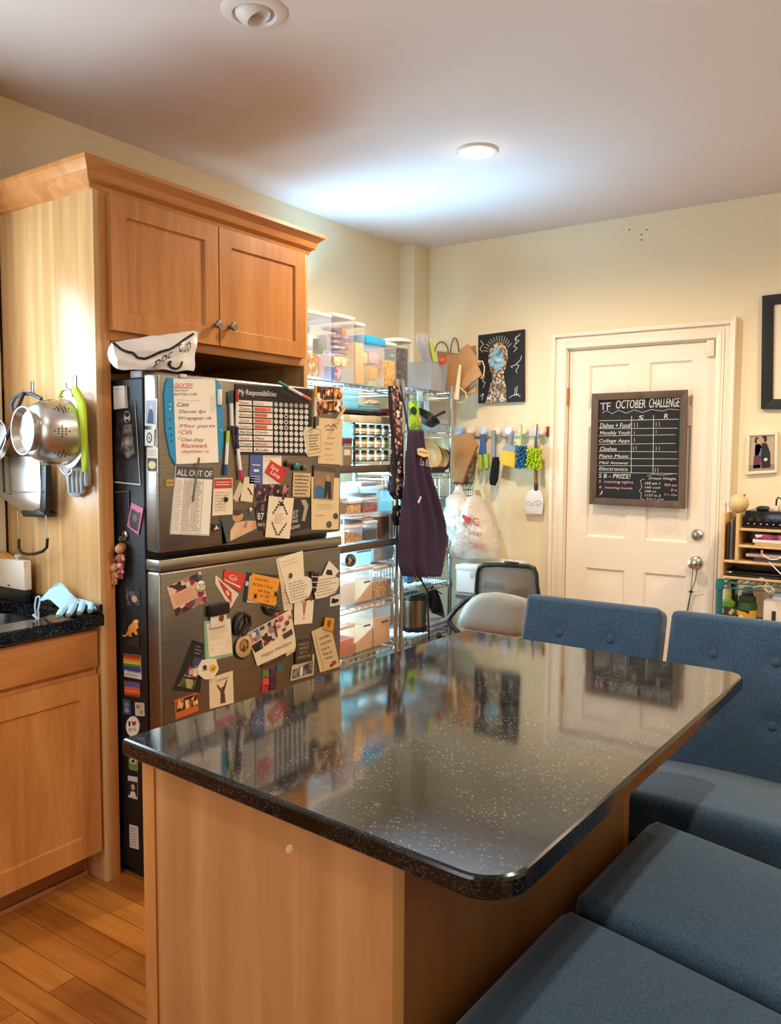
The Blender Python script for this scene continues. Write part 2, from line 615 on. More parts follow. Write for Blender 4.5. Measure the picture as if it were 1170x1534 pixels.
obj(B().box(p0.x, p1.x, DY - .018, DY, p1.z, p0.z, .002).box(p1.x + .008, p1.x + .02, DY - .03, DY - .012, p1.z, p0.z + .03, .002), 'alarm_contact', mat('ivory_plastic', '#efe2c2', .4), door)
# casing with stepped profile
def casing(b, x0, x1, z1, w):
    steps = [(0, .004, .014), (.004, .03, .024), (.03, .042, .02), (.042, .07, .012), (.07, w, .03)]   # from the opening outwards
    for a, c, t in steps:
        b.box(x0 - c, x0 - a, YB - t, YB, 0, z1 + c, .002)
        b.box(x1 + a, x1 + c, YB - t, YB, 0, z1 + c, .002)
        b.box(x0 - a, x1 + a, YB - t, YB, z1 + a, z1 + c, .002)
b = B()
casing(b, DX0, DX1, DZ, .092)
b.box(DX0, D0 - .003, YB, YB + .02, 0, DZ).box(D1 + .003, DX1, YB, YB + .02, 0, DZ).box(DX0, DX1, YB, YB + .02, 2.032, DZ)
b.box(DX1 + .086, DX1 + .1, YB - .045, YB, 0, DZ + .105, .003)
srt(obj(b, 'trim_1', M_TRIM))

# recessed ceiling lights
M_LENS = mat('glowing_lens', '#fff4dc', .5, emit=14)
M_LTRIM = mat('white_lamp_trim', '#d9cfc4', .5)
t = thing('recessed_light', 'glowing recessed ceiling light with a white trim ring', 'ceiling light', (-1.742, 3.17, CEIL), group=None)
obj(B().lathe([(.062, -.002), (.066, -.012), (.082, -.010), (.090, -.002), (.090, 0), (.062, 0)], axisM((-1.742, 3.17, CEIL), (0, 0, 1)), 40, False), 'trim_ring', M_LTRIM, t)
obj(B().lathe([(0, -.006), (.05, -.005), (.064, -.002), (.064, -.001), (0, -.001)], axisM((-1.742, 3.17, CEIL), (0, 0, 1)), 40, False), 'lens', M_LENS, t)
ec = P(381, 17, 2, CEIL)
t = thing('eyeball_light', 'unlit swivelling eyeball spotlight set in a white ceiling ring', 'ceiling light', ec)
obj(B().lathe([(.060, -.004), (.066, -.012), (.085, -.010), (.097, -.003), (.098, 0), (.060, 0)], axisM(ec, (0, 0, 1)), 40, False), 'trim_ring', M_LTRIM, t)
Mx = axisM(ec + Vector((0, 0, .01)), (.35, .25, -1))
obj(B().lathe([(.058, -.03), (.059, 0), (.052, .02), (.036, .034), (.034, .03), (.03, .0), (0, -.01)], Mx, 32, False), 'eyeball', M_LTRIM, t)
obj(B().lathe([(0, .012), (.024, .012), (.026, .006), (.026, 0), (0, 0)], Mx, 24, False), 'bulb', mat('unlit_bulb', '#b3a698', .3), t)
# ------------------------------------------------------------------ cabinets
M_MAPLE = wood('honey_maple', '#ab6c35', '#c17f45', '#cf9156', (7, 7, .8), .3)
M_MAPLEH = wood('honey_maple_rail', '#ab6c35', '#c17f45', '#cf9156', (7, .8, 7), .3)
M_MAPLES = wood('maple_strip_panel', '#cd9a62', '#dcaf78', '#e6bd88', (8, 8, .6), .26, strips=14)
M_DARKIN = mat('cabinet_interior', '#6d5236', .6)
M_PULL = mat('pewter_knob', '#8f8983', .3, 1.0)
PX = -2.273     # front of the tall panel
t = thing('fridge_cabinet', 'tall maple cabinet surrounding the fridge with two doors above it', 'cabinet', (-2.6, 2.16, 0))
b = B().box(KX + .004, PX, 1.632, 1.655, 0, 2.29, .001)
obj(b, 'side_panel', M_MAPLES, t)
obj(B().box(PX - .02, PX + .0, 1.655, 1.688, 0, 2.285, .001), 'face_stile', M_MAPLE, t)
obj(B().box(XL + .004, PX, 2.648, 2.672, 0, 2.29, .001), 'side_panel', M_MAPLES, t)
obj(B().box(XL + .004, PX - .002, 1.688, 2.648, 1.80, 1.82).box(XL + .004, PX - .002, 1.655, 2.648, 2.27, 2.29).box(PX - .02, PX, 1.688, 2.648, 1.803, 1.832, .001).box(PX - .02, PX, 1.688, 2.648, 2.262, 2.29, .001).box(PX - .02, PX, 2.628, 2.648, 1.832, 2.262).box(XL + .004, XL + .02, 1.66, 2.648, 0, 2.27), 'carcass', M_MAPLEH, t)

def shaker(name, y0, y1, z0, z1, x, parent, rail=.062, th=.02):
    b = B()
    w, h = y1 - y0, z1 - z0
    panelled(b, (x, y0, z0), (0, 1, 0), (0, 0, 1), (1, 0, 0), w, h, [(rail, w - rail, rail, h - rail)], [(.0035, .008)])
    o, ey, ez = Vector((x, y0, z0)), Vector((0, 1, 0)), Vector((0, 0, 1))
    b.box(x - th, x - .009, y0, y1, z0, z1)
    for a, c in (((y0, y0), (z0, z1)), ((y1, y1), (z0, z1)), ((y0, y1), (z0, z0)), ((y0, y1), (z1, z1))):
        b.poly([(x, a[0], c[0]), (x, a[1], c[1]), (x - .01, a[1], c[1]), (x - .01, a[0], c[0])])
    bmesh.ops.remove_doubles(b.bm, verts=b.bm.verts, dist=1e-5)
    return obj(b, name, M_MAPLE, parent, smooth=20)

def knob(parent, p, r=.0165):
    obj(B().lathe([(0, 0), (.008, 0), (.006, .006), (.0065, .012), (r * .8, .016), (r, .022), (r * .85, .028), (0, .031)], axisM(p, (1, 0, 0))), 'knob', M_PULL, parent)

XD = -2.252
d = shaker('door', 1.683, 2.146, 1.832, 2.262, XD, t)
knob(d, P(322, 487, 0, XD))
d = shaker('door', 2.152, 2.634, 1.832, 2.262, XD, t)
knob(d, P(344, 490, 0, XD))
# crown moulding mitred round the front and both ends
def crown(b, x0, xf, y0, y1, z):
    prof = [(0, 0), (.012, .004), (.014, .016), (.03, .028), (.036, .05), (.054, .068), (.060, .072), (.060, .086), (0, .086)]
    path = lambda o: [(x0, y0 - o), (xf + o, y0 - o), (xf + o, y1 + o), (x0, y1 + o)]
    rows = [[b.bm.verts.new((x, y, z + h)) for x, y in path(o)] for o, h in prof]
    for r, q in zip(rows, rows[1:]):
        for k in range(3):
            b.bm.faces.new((r[k], r[k + 1], q[k + 1], q[k]))
    return b
obj(crown(B(), KX + .004, PX - .01, 1.632, 2.672, 2.265), 'crown_molding', M_MAPLEH, t, smooth=25)

# base cabinet with sink, left of the fridge
t = thing('base_cabinet', 'maple base cabinet with a drawer front and a door under the sink', 'cabinet', (-2.55, .8, 0))
obj(B().box(KX + .004, -2.30, -.6, 1.628, .105, .68).box(-2.33, -2.30, -.6, 1.628, .68, .872).box(KX + .004, -2.79, -.6, 1.628, .68, .872), 'carcass', M_MAPLE, t)
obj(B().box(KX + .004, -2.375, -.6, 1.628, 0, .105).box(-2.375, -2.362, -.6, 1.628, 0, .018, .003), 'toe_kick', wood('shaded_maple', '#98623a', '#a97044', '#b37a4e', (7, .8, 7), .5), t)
obj(B().box(-2.30, -2.28, .78, 1.622, .737, .862, .003), 'drawer_front', M_MAPLEH, t)
obj(B().box(-2.30, -2.28, -.06, .77, .737, .862, .003), 'drawer_front', M_MAPLEH, t)
shaker('door', .78, 1.622, .112, .712, -2.28, t, .07)
shaker('door', -.06, .77, .112, .712, -2.28, t, .07)

def granite(name, base, speck, scale=85, rough=.05, ior=1.5):
    m, nt, b = nodes(name)
    tc = nt.nodes.new('ShaderNodeTexCoord')
    v = nt.nodes.new('ShaderNodeTexVoronoi')
    v.inputs['Scale'].default_value = scale
    nt.links.new(tc.outputs['Object'], v.inputs['Vector'])
    n = nt.nodes.new('ShaderNodeTexNoise')
    n.inputs['Scale'].default_value = 9
    n.inputs['Detail'].default_value = 8
    nt.links.new(tc.outputs['Object'], n.inputs['Vector'])
    sp = nt.nodes.new('ShaderNodeSeparateColor')
    nt.links.new(v.outputs['Color'], sp.inputs[0])
    r = ramp(nt, sp.outputs[0], [(0, base), (.62, base), (.80, '#2a2a2b'), (.93, '#3d3c3a'), (.985, speck)], 'LINEAR')
    r2 = ramp(nt, n.outputs['Fac'], [(.35, '#777777'), (.65, '#ffffff')])
    mx = nt.nodes.new('ShaderNodeMix')
    mx.data_type = 'RGBA'; mx.blend_type = 'MULTIPLY'
    mx.inputs[0].default_value = 1
    nt.links.new(r.outputs['Color'], mx.inputs[6])
    nt.links.new(r2.outputs['Color'], mx.inputs[7])
    nt.links.new(mx.outputs[2], b.inputs['Base Color'])
    b.inputs['Roughness'].default_value = rough
    b.inputs['IOR'].default_value = ior
    return m
M_GRAN = granite('black_pearl_granite', '#232322', '#87847a', 400, .06, 2.6)
M_GRAN2 = granite('dark_granite', '#0d0e10', '#66686b', 280, .08, 1.6)
b = B()
CZ = .914
# counter slab with a rounded sink opening
sx0, sx1, sy0, sy1, rr = -2.74, -2.36, .75, 1.565, .10
hole = []
for cx, cy, a0 in ((sx1 - rr, sy1 - rr, 0), (sx0 + rr, sy1 - rr, 90), (sx0 + rr, sy0 + rr, 180), (sx1 - rr, sy0 + rr, 270)):
    hole += [(cx + rr * math.cos(R(a0 + k * 15)), cy + rr * math.sin(R(a0 + k * 15))) for k in range(7)]
cx0, cx1, cy0, cy1 = KX + .003, -2.252, -.6, 1.628
outer = []
mx_, my_ = (sx0 + sx1) / 2, (sy0 + sy1) / 2
for x, y in hole:
    dx, dy = x - mx_, y - my_
    tt = min(((cx1 - mx_) / dx if dx > 1e-6 else (cx0 - mx_) / dx if dx < -1e-6 else 9e9), ((cy1 - my_) / dy if dy > 1e-6 else (cy0 - my_) / dy if dy < -1e-6 else 9e9))
    outer.append([mx_ + dx * tt, my_ + dy * tt])
for cxx, cyy in ((cx1, cy1), (cx0, cy1), (cx0, cy0), (cx1, cy0)):
    k = min(range(len(outer)), key=lambda i: abs(outer[i][0] - cxx) + abs(outer[i][1] - cyy))
    outer[k] = [cxx, cyy]
N = len(hole)
tv = [[b.bm.verts.new((x, y, z)) for x, y in ring] for ring, z in ((outer, CZ - .004), ([(x + (.004 if x < mx_ else -.004) * (abs(x - cx0) < 1e-6 or abs(x - cx1) < 1e-6), y) for x, y in outer], CZ), (hole, CZ), (hole, CZ - .036), (outer, CZ - .038))]
for r1, r2 in zip(tv, tv[1:] + tv[:1]):
    for k in range(N):
        b.bm.faces.new((r1[k], r1[(k + 1) % N], r2[(k + 1) % N], r2[k]))
ct = obj(b, 'sink_countertop', M_GRAN2, smooth=30)
tag(ct, 'black polished countertop running around the sink beside the tall panel', 'countertop')
b = B()
M_SINK = mat('sink_steel', '#5c5b5a', .25, 1.0)
ins = [(mx_ + (x - mx_) * .94, my_ + (y - my_) * .97) for x, y in hole]
rows = [[b.bm.verts.new((x, y, z)) for x, y in ring] for ring, z in (([(mx_ + (x - mx_) * 1.04, my_ + (y - my_) * 1.02) for x, y in hole], CZ - .0385), (hole, CZ - .0385), (ins, CZ - .17), ([(mx_ + (x - mx_) * .85, my_ + (y - my_) * .9) for x, y in hole], CZ - .185))]
for r1, r2 in zip(rows, rows[1:]):
    for k in range(N):
        b.bm.faces.new((r1[k], r1[(k + 1) % N], r2[(k + 1) % N], r2[k]))
b.bm.faces.new(rows[-1])
sk = thing('kitchen_sink', 'dark undermount kitchen sink sunk in the black countertop', 'sink', (mx_, my_, CZ - .19))
obj(b, 'basin', M_SINK, sk, smooth=50)
obj(B().lathe([(0, .004), (.03, .004), (.042, .002), (.042, 0), (0, 0)], axisM((mx_, my_, CZ - .185), (0, 0, 1))), 'drain', M_NICKEL, sk)

# ------------------------------------------------------------------ island
FL, FR_, BR_, BL_ = Vector((-1.243, .929)), Vector((-.425, .866)), Vector((-.388, 2.085)), Vector((-1.183, 2.115))
def lerp2(s, q):
    return (FL * (1 - s) + FR_ * s) * (1 - q) + (BL_ * (1 - s) + BR_ * s) * q
IZ = .914
def rounded(poly, radii, k=8):
    out = []
    n = len(poly)
    for i in range(n):
        p = poly[i]; r = radii[i]
        a = (poly[i - 1] - p).normalized(); c = (poly[(i + 1) % n] - p).normalized()
        ang = math.acos(max(-1, min(1, a.dot(c))))
        tl = r / math.tan(ang / 2)
        s, e = p + a * tl, p + c * tl
        bis = (a + c).normalized()
        ctr = p + bis * (r / math.sin(ang / 2))
        a0 = math.atan2(s.y - ctr.y, s.x - ctr.x); a1 = math.atan2(e.y - ctr.y, e.x - ctr.x)
        da = (a1 - a0 + math.pi) % (2 * math.pi) - math.pi
        out += [Vector((ctr.x + r * math.cos(a0 + da * q / k), ctr.y + r * math.sin(a0 + da * q / k))) for q in range(k + 1)]
    return out
top = rounded([FL, FR_, BR_, BL_], [.008, .065, .045, .008])
cen = sum(top, Vector((0, 0))) / len(top)
def off(pts, d):
    n = len(pts); o = []
    for i in range(n):
        e = (pts[(i + 1) % n] - pts[i - 1]).normalized()
        o.append(pts[i] + Vector((-e.y, e.x)) * d)      # inwards for a counter-clockwise outline
    return o
b = B()
rows = []
for d, z in ((.004, IZ - .032), (0, IZ - .028), (0, IZ - .006), (.002, IZ - .002), (.006, IZ)):
    rows.append([b.bm.verts.new((p.x, p.y, z)) for p in off(top, d)])
n = len(top)
for r1, r2 in zip(rows, rows[1:]):
    for k in range(n):
        b.bm.faces.new((r1[k], r1[(k + 1) % n], r2[(k + 1) % n], r2[k]))
b.m = 0
for f_ in b.bm.faces:
    f_.material_index = 1
ft = b.bm.faces.new(rows[-1]); ft.material_index = 0
b.bm.faces.new(rows[0][::-1]).material_index = 1
it = obj(b, 'island_countertop', [M_GRAN, granite('granite_edge', '#0b0b0c', '#3a3834', 340, .14, 1.5)], smooth=25)
tag(it, 'glossy speckled black granite slab on top of the kitchen island', 'countertop')

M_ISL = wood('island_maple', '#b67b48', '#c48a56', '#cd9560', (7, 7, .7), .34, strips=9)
M_ISL_SHADE = wood('island_maple_shaded', '#8a5a2a', '#96652f', '#a3713a', (5, 5, .8), .45)  # darker copy of the island maple: shade on the stool side put into colour
A0 = Vector((-1.214, .957)); A1 = Vector((-.602, .912)); A3 = Vector((-.566, 1.775)); A2 = Vector((-1.165, 1.80))
t = thing('kitchen_island', 'maple kitchen island cabinet carrying the black granite slab', 'kitchen island', ((A0.x + A1.x) / 2, 1.35, 0))
def slab(p, q, th, z0, z1, bev=.001):
    dv = (q - p).normalized(); nn = Vector((-dv.y, dv.x)) * th
    return B().prism([(p.x, p.y, z0), (q.x, q.y, z0), (q.x + nn.x, q.y + nn.y, z0), (p.x + nn.x, p.y + nn.y, z0)], (0, 0, z1 - z0), bev)
ex = (A1 - A0).normalized()
obj(slab(A0 + ex * .036, A1 - ex * .004, .02, 0, IZ - .0325), 'front_panel', M_ISL, t)
obj(slab(A0 - Vector((0, .004)), A0 + ex * .035 - Vector((0, .004)), .05, 0, IZ - .0325, .003), 'corner_stile', M_MAPLE, t)
ey = (A3 - A1).normalized()
obj(slab(A1, A3 - ey * .03, .02, 0, IZ - .0325), 'side_panel', M_ISL_SHADE, t)
obj(slab(A3 - ey * .03, A3, .03, 0, IZ - .0325, .003), 'corner_stile', M_MAPLE, t)
obj(slab(A3, A2, .02, 0, IZ - .0325), 'back_panel', M_ISL, t)
obj(slab(A2, A0 + Vector((0, .05)), .02, 0, IZ - .0325), 'side_panel', M_ISL, t)
pq_ = P(433, 1272, 1, .9285)
obj(B().lathe([(0, 0), (.011, 0), (.008, .0008), (0, .001)], axisM(pq_ + Vector((0, .0005, 0)), (-.073, -1, 0)) @ Matrix.Diagonal((1, .55, 1, 1)), 18), 'scuff_mark', mat('pale_scuff', '#dcb892', .5), t)
obj(B().prism([(p.x, p.y, .08) for p in (A0 + Vector((.03, .03)), A1 + Vector((-.03, .03)), A3 + Vector((-.03, -.03)), A2 + Vector((.03, -.03)))], (0, 0, .78)), 'carcass', M_DARKIN, t)

# ------------------------------------------------------------------ counter stools
def fabric():
    m, nt, b = nodes('navy_linen')
    tc = nt.nodes.new('ShaderNodeTexCoord')
    n = nt.nodes.new('ShaderNodeTexNoise')
    n.inputs['Scale'].default_value = 260
    n.inputs['Detail'].default_value = 2
    nt.links.new(tc.outputs['Object'], n.inputs['Vector'])
    r = ramp(nt, n.outputs['Fac'], [(.3, '#21364b'), (.7, '#38546d')])
    nt.links.new(r.outputs['Color'], b.inputs['Base Color'])
    b.inputs['Roughness'].default_value = .95
    b.inputs['Sheen Weight'].default_value = .25
    bp = nt.nodes.new('ShaderNodeBump')
    bp.inputs['Strength'].default_value = .25
    bp.inputs['Distance'].default_value = .002
    nt.links.new(n.outputs['Fac'], bp.inputs['Height'])
    nt.links.new(bp.outputs['Normal'], b.inputs['Normal'])
    return m
M_NAVY = fabric()
M_STOOLLEG = wood('dark_stool_leg', '#2a1a10', '#3a2417', '#46301f', (6, 6, 1), .4)
def cushion(w, d, h, r, tuft=(), depth=.012, puff=.02, n=26, cr=.03):
    """soft slab lying in x,y centred at 0, from z 0 to h, with dimples at tuft points"""
    b = B()
    def corner(x, y):
        return x, y
    def top(u, v):
        x = (u - .5) * w; y = (v - .5) * d
        ex_ = min(w / 2 - abs(x), d / 2 - abs(y))
        k = max(0.0, min(1.0, ex_ / r))
        z = h - r * (1 - math.sqrt(max(0, 1 - (1 - k) ** 2)))
        z += puff * (1 - (2 * abs(u - .5)) ** 2.5) * (1 - (2 * abs(v - .5)) ** 2.5)
        for tx, ty in tuft:
            q = ((x - tx) ** 2 + (y - ty) ** 2)
            z -= depth * math.exp(-q / .0011)
        px, py = w / 2 - cr, d / 2 - cr
        if abs(x) > px and abs(y) > py:
            dx, dy = abs(x) - px, abs(y) - py
            L = math.hypot(dx, dy)
            if L > cr:
                s = cr / L
                x = math.copysign(px + dx * s, x); y = math.copysign(py + dy * s, y)
        return Vector((x, y, z))
    def warp(t):  # finer rows near the rim
        return t if True else t
    ts = sorted(set([0, .006, .02, .045, .08] + [i / n for i in range(2, n - 1)] + [.92, .955, .98, .994, 1]))
    V = [[b.bm.verts.new(top(a, c)) for c in ts] for a in ts]
    m = len(ts)
    for i in range(m - 1):
        for j in range(m - 1):
            b.bm.faces.new((V[i][j], V[i + 1][j], V[i + 1][j + 1], V[i][j + 1]))
    rim = [V[i][0] for i in range(m)] + [V[m - 1][j] for j in range(1, m)] + [V[i][m - 1] for i in range(m - 2, -1, -1)] + [V[0][j] for j in range(m - 2, 0, -1)]
    bot = [b.bm.verts.new((v.co.x, v.co.y, 0)) for v in rim]
    for k in range(len(rim)):
        b.bm.faces.new((rim[k], bot[k], bot[(k + 1) % len(rim)], rim[(k + 1) % len(rim)]))
    b.bm.faces.new(bot)
    return b
def make_stool(label, W, D, BWID):
    """local frame: sitter faces -y, origin on the floor under the seat's middle"""
    t = thing('counter_stool', label, 'stool')
    SZ = .628
    s = cushion(W, D, .10, .034, (), 0, .016, 30, .065)
    bmesh.ops.transform(s.bm, matrix=Matrix.Translation((0, 0, SZ - .135)) @ Matrix.Rotation(R(-7), 4, 'X'), verts=s.bm.verts)
    obj(s, 'seat', M_NAVY, t, True, smooth=60)
    bt = [(-.09, .115), (.075, .115), (-.09, -.055), (.08, -.055)]
    k = cushion(BWID, .46, .065, .022, bt, .014, .006, 40)
    Mb = Matrix.Translation((0, D / 2 - .005, SZ - .091)) @ Matrix.Rotation(R(-17), 4, 'X') @ Matrix.Translation((0, 0, .222)) @ Matrix.Rotation(R(90), 4, 'X')
    bmesh.ops.transform(k.bm, matrix=Mb, verts=k.bm.verts)
    bk = obj(k, 'backrest', M_NAVY, t, True, smooth=60)
    for x, y in bt:
        c = B().ell((x, y, .058), (.0125, .0125, .007), 14, 8)
        bmesh.ops.transform(c.bm, matrix=Mb, verts=c.bm.verts)
        obj(c, 'button', M_NAVY, bk, True, smooth=60)
    f = B()
    f.box(-W / 2 + .03, W / 2 - .03, -D / 2 + .03, D / 2 - .03, SZ - .16, SZ - .13)
    obj(f, 'seat_frame', M_STOOLLEG, t, True)
    for sx in (-1, 1):
        for sy in (-1, 1):
            l = B().rings([((sx * (W / 2 - .05), sy * (D / 2 - .05), SZ - .14), .022), ((sx * (W / 2 - .035), sy * (D / 2 - .035 + (.03 if sy > 0 else 0)), 0), .013)], 12)
            obj(l, 'leg', M_STOOLLEG, t, True)
    for y in (-D / 2 + .045, D / 2 - .05):
        l = B().box(-W / 2 + .05, W / 2 - .05, y - .009, y + .009, .18, .205, .003)
        obj(l, 'stretcher', M_STOOLLEG, t, True)
    return t
st = make_stool('navy button-tufted stool whose backrest rises just behind the island far edge', .445, .46, .442)
st.location = (-.912, 2.13, 0)
dup(st, (-.453, 2.13, 0), R(-1), 'navy button-tufted stool beside the island corner, facing the viewer with its seat in sight')
dup(st, (-.328, 1.60, 0), R(-92.4), 'navy stool pushed sideways to the island, its bare seat behind the nearest one')
dup(st, (-.347, 1.145, 0), R(-92.4), 'nearest navy stool seat beside the island side, its back out of sight')
# ------------------------------------------------------------------ fridge
XFR, YFR = -2.066, 1.703
def steel():
    m, nt, b = nodes('brushed_steel')
    tc = nt.nodes.new('ShaderNodeTexCoord')
    mp = nt.nodes.new('ShaderNodeMapping')
    mp.inputs['Scale'].default_value = (1, 2, 120)
    nt.links.new(tc.outputs['Object'], mp.inputs['Vector'])
    n = nt.nodes.new('ShaderNodeTexNoise')
    n.inputs['Scale'].default_value = 3
    n.inputs['Detail'].default_value = 4
    nt.links.new(mp.outputs['Vector'], n.inputs['Vector'])
    r = ramp(nt, n.outputs['Fac'], [(.3, '#807a73'), (.7, '#928b83')])
    nt.links.new(r.outputs['Color'], b.inputs['Base Color'])
    b.inputs['Metallic'].default_value = 1
    b.inputs['Roughness'].default_value = .34
    return m
M_STEEL = steel()
M_FBODY = mat('black_fridge_side', '#0e0d0e', .5, bump=.15, bscale=300)
M_CHROME = mat('chrome', '#c9c9cb', .12, 1.0)
M_BLACK = mat('black_plastic', '#131314', .4)
t = thing('refrigerator', 'stainless steel top-freezer refrigerator covered in magnets and papers', 'refrigerator', (-2.45, 2.17, 0))
XB = -2.139
obj(B().box(-2.89, XB, YFR + .002, 2.638, .03, 1.675, .006), 'body', M_FBODY, t)
obj(B().box(XB + .004, XFR, YFR, 2.64, 1.116, 1.692, .012, seg=3), 'freezer_door', M_STEEL, t)
fd = obj(B().box(XB + .004, XFR, YFR, 2.64, .07, 1.058, .012, seg=3), 'refrigerator_door', M_STEEL, t)
obj(B().box(XB + .004, XFR + .002, YFR - .001, 2.641, 1.058, 1.096, .006), 'door_trim', mat('pale_steel_trim', '#a39a8f', .3, 1.0), t)
obj(B().box(-2.20, XB - .002, YFR + .003, 1.76, 1.676, 1.70, .004), 'hinge_cover', mat('grey_plastic', '#77746f', .45), t)
obj(B().box(-2.87, XB - .02, YFR + .02, 2.62, .0, .03).box(XB - .02, XFR - .02, YFR + .01, 2.63, .02, .065), 'toe_grille', M_BLACK, t)

# ------------------------------------------------------------------ papers and magnets
def tocol(c):
    return plain(c) if isinstance(c, str) else c

class Sheet:
    """maps (u, v) of a paper (v down) through its four photographed corners onto a plane"""
    def __init__(s, q, ax, val, n):
        s.q, s.ax, s.val, s.n = q, ax, val, Vector(n)
    def __call__(s, u, v, d=0.0):
        (a, b, c, e) = s.q
        x = (a[0] * (1 - u) + b[0] * u) * (1 - v) + (e[0] * (1 - u) + c[0] * u) * v
        y = (a[1] * (1 - u) + b[1] * u) * (1 - v) + (e[1] * (1 - u) + c[1] * u) * v
        return P(x, y, s.ax, s.val) + s.n * d

def prims(bld, sh, lst, d, mats, rnd):
    def use(c):
        m = tocol(c)
        if m not in mats:
            mats.append(m)
        bld.m = mats.index(m)
    base = d
    for p in lst:
        k = p[0]
        use(p[{'r': 5, 'e': 5, 'p': 2, 'l': 3, 't': 6, 's': 6}[k]])
        d = base + .00025 * bld.m          # each ink a hair above the one before
        if k == 'r':
            use(p[5]); u0, v0, u1, v1 = p[1:5]
            bld.poly([sh(u0, v0, d), sh(u1, v0, d), sh(u1, v1, d), sh(u0, v1, d)])
        elif k == 'e':
            use(p[5]); cu, cv, ru, rv = p[1:5]
            bld.poly([sh(cu + ru * math.cos(2 * math.pi * i / 18), cv + rv * math.sin(2 * math.pi * i / 18), d) for i in range(18)])
        elif k == 'p':
            use(p[2]); bld.poly([sh(u, v, d) for u, v in p[1]])
        elif k == 'l':      # polyline of a given half width (fraction of height)
            use(p[3]); pts = p[1]; w = p[2]
            for (u0, v0), (u1, v1) in zip(pts, pts[1:]):
                A, C = sh(u0, v0, d), sh(u1, v1, d)
                t = (C - A)
                if t.length < 1e-7:
                    continue
                s_ = t.normalized().cross(sh.n) * w
                bld.poly([A - s_, C - s_, C + s_, A + s_])
        elif k == 't':
            use(p[6]); body, u0, v0, u1, v1 = p[1:6]
            pol, w, h = text_polys(body, p[7] if len(p) > 7 else 0)
            for q in pol:
                bld.poly([sh(u0 + x / w * (u1 - u0), v1 - y / h * (v1 - v0), d) for x, y in q])
        elif k == 's':      # rows of illegible small writing
            use(p[6]); u0, v0, u1, v1, nl = p[1:6]
            step = (v1 - v0) / nl
            for i in range(nl):
                u = u0
                end = u1 - (u1 - u0) * rnd.random() * .35
                while u < end - .02:
                    w = (u1 - u0) * rnd.uniform(.06, .2)
                    w = min(w, end - u)
                    y = v0 + step * (i + .3 + rnd.uniform(-.05, .05))
                    bld.poly([sh(u, y, d), sh(u + w, y, d), sh(u + w, y + step * .32, d), sh(u, y + step * .32, d)])
                    u += w + (u1 - u0) * .035

LAYER = {}
def card(name, label, cat, q, base, parts=(), t=.0012, lay=0, plane=(0, XFR, (1, 0, 0)), group=None, outline=None):
    """a paper, magnet or picture lying on a plane; parts = [(part name, primitives)] drawn on its face"""
    ax, val, n = plane
    sh = Sheet(q, ax, val, n)
    rnd = random.Random(sum(map(ord, label)))
    d0 = .0006 + lay * .0016
    out = outline or [(0, 0), (1, 0), (1, 1), (0, 1)]
    b = B().prism([sh(u, v, d0) for u, v in out], Vector(n) * t)
    o = obj(b, name, tocol(base), smooth=0)
    tag(o, label, cat, group)
    for i, (pn, lst) in enumerate(parts):
        b = B(); b.keep = True
        ms = []
        prims(b, sh, lst, d0 + t + .0005 * (i + 1), ms, rnd)
        obj(b, pn, ms, o, smooth=0)
    return o

def rd(n, a=1.0):
    """rounded-circle outline in unit square"""
    return [(.5 + .5 * math.cos(2 * math.pi * i / n), .5 + .5 * math.sin(2 * math.pi * i / n)) for i in range(n)]
def sq(cx, cy, rx, ry):
    return [(cx - rx, cy - ry), (cx + rx, cy - ry), (cx + rx, cy + ry), (cx - rx, cy + ry)]
c3 = lambda *p: [(220 + x / 3.9, 550 + y / 3.9) for x, y in p]
c4 = lambda *p: [(220 + x / 3.9, 800 + y / 3.9) for x, y in p]
PAPER, CREAM, TAN, GREYP = '#efe6d6', '#e9d9bb', '#d9bf97', '#d8d3cc'
PH1 = mottled('snapshot_warm', ['#3b2b25', '#a5755c', '#d9b79a', '#5a4a58', '#8a2f3a', '#c9c0bb', '#2a3040'], 46)
PH2 = mottled('snapshot_cool', ['#20262e', '#4b6f9a', '#8f8a86', '#c9a68a', '#33404e', '#b03a3a', '#dfd8d0'], 52)
PH3 = mottled('snapshot_dark', ['#141214', '#2b2226', '#4a3a3c', '#1c2028', '#7a5a4c'], 40)
PH4 = mottled('snapshot_orange', ['#4a2412', '#b8632a', '#e0a868', '#2b1b14', '#8a5030', '#efe0c8'], 60)
PHBW = mottled('snapshot_grey', ['#17181a', '#303234', '#55585a', '#8b8e8f', '#1f2022', '#c9cac8'], 30, kind='noise')
PHSKIN = mottled('snapshot_skin', ['#b4865f', '#d8ab82', '#e7c6a2'], 10, kind='noise')
PHPINK = mottled('floral_pink', ['#c4486a', '#7a2a3a', '#e79ab0', '#efe6e0', '#4a6a3a'], 70)

# grocery whiteboard
sheet = [(.16, .02), (.85, .03), (.90, .965), (.20, .98)]
wq = c3((95, 60), (440, 60), (440, 570), (95, 570))
def U(x, y): return ((x - 95) / 345, (y - 60) / 510)
gb = card('magnetic_whiteboard', 'blue-edged magnetic whiteboard with a handwritten grocery list on the freezer door', 'whiteboard', wq, '#1f8fc0',
     t=.006, outline=[U(118, 62), U(395, 70), (.93, .06), (.98, .2), (1, .75), (.95, .93), U(405, 558), U(160, 570), (.11, .9), (.03, .62), (0, .2), (.03, .07)])
sh = Sheet(wq, 0, XFR, (1, 0, 0))
def addpart(o, name, sh, lst, d, seed=1):
    b = B(); b.keep = True; ms = []
    prims(b, sh, lst, d, ms, random.Random(seed))
    return obj(b, name, ms, o, smooth=0)
addpart(gb, 'writing_sheet', sh, [('p', [U(145, 66), U(390, 72), U(410, 556), U(163, 566)], '#eee6d8')], .0072)
ink = []
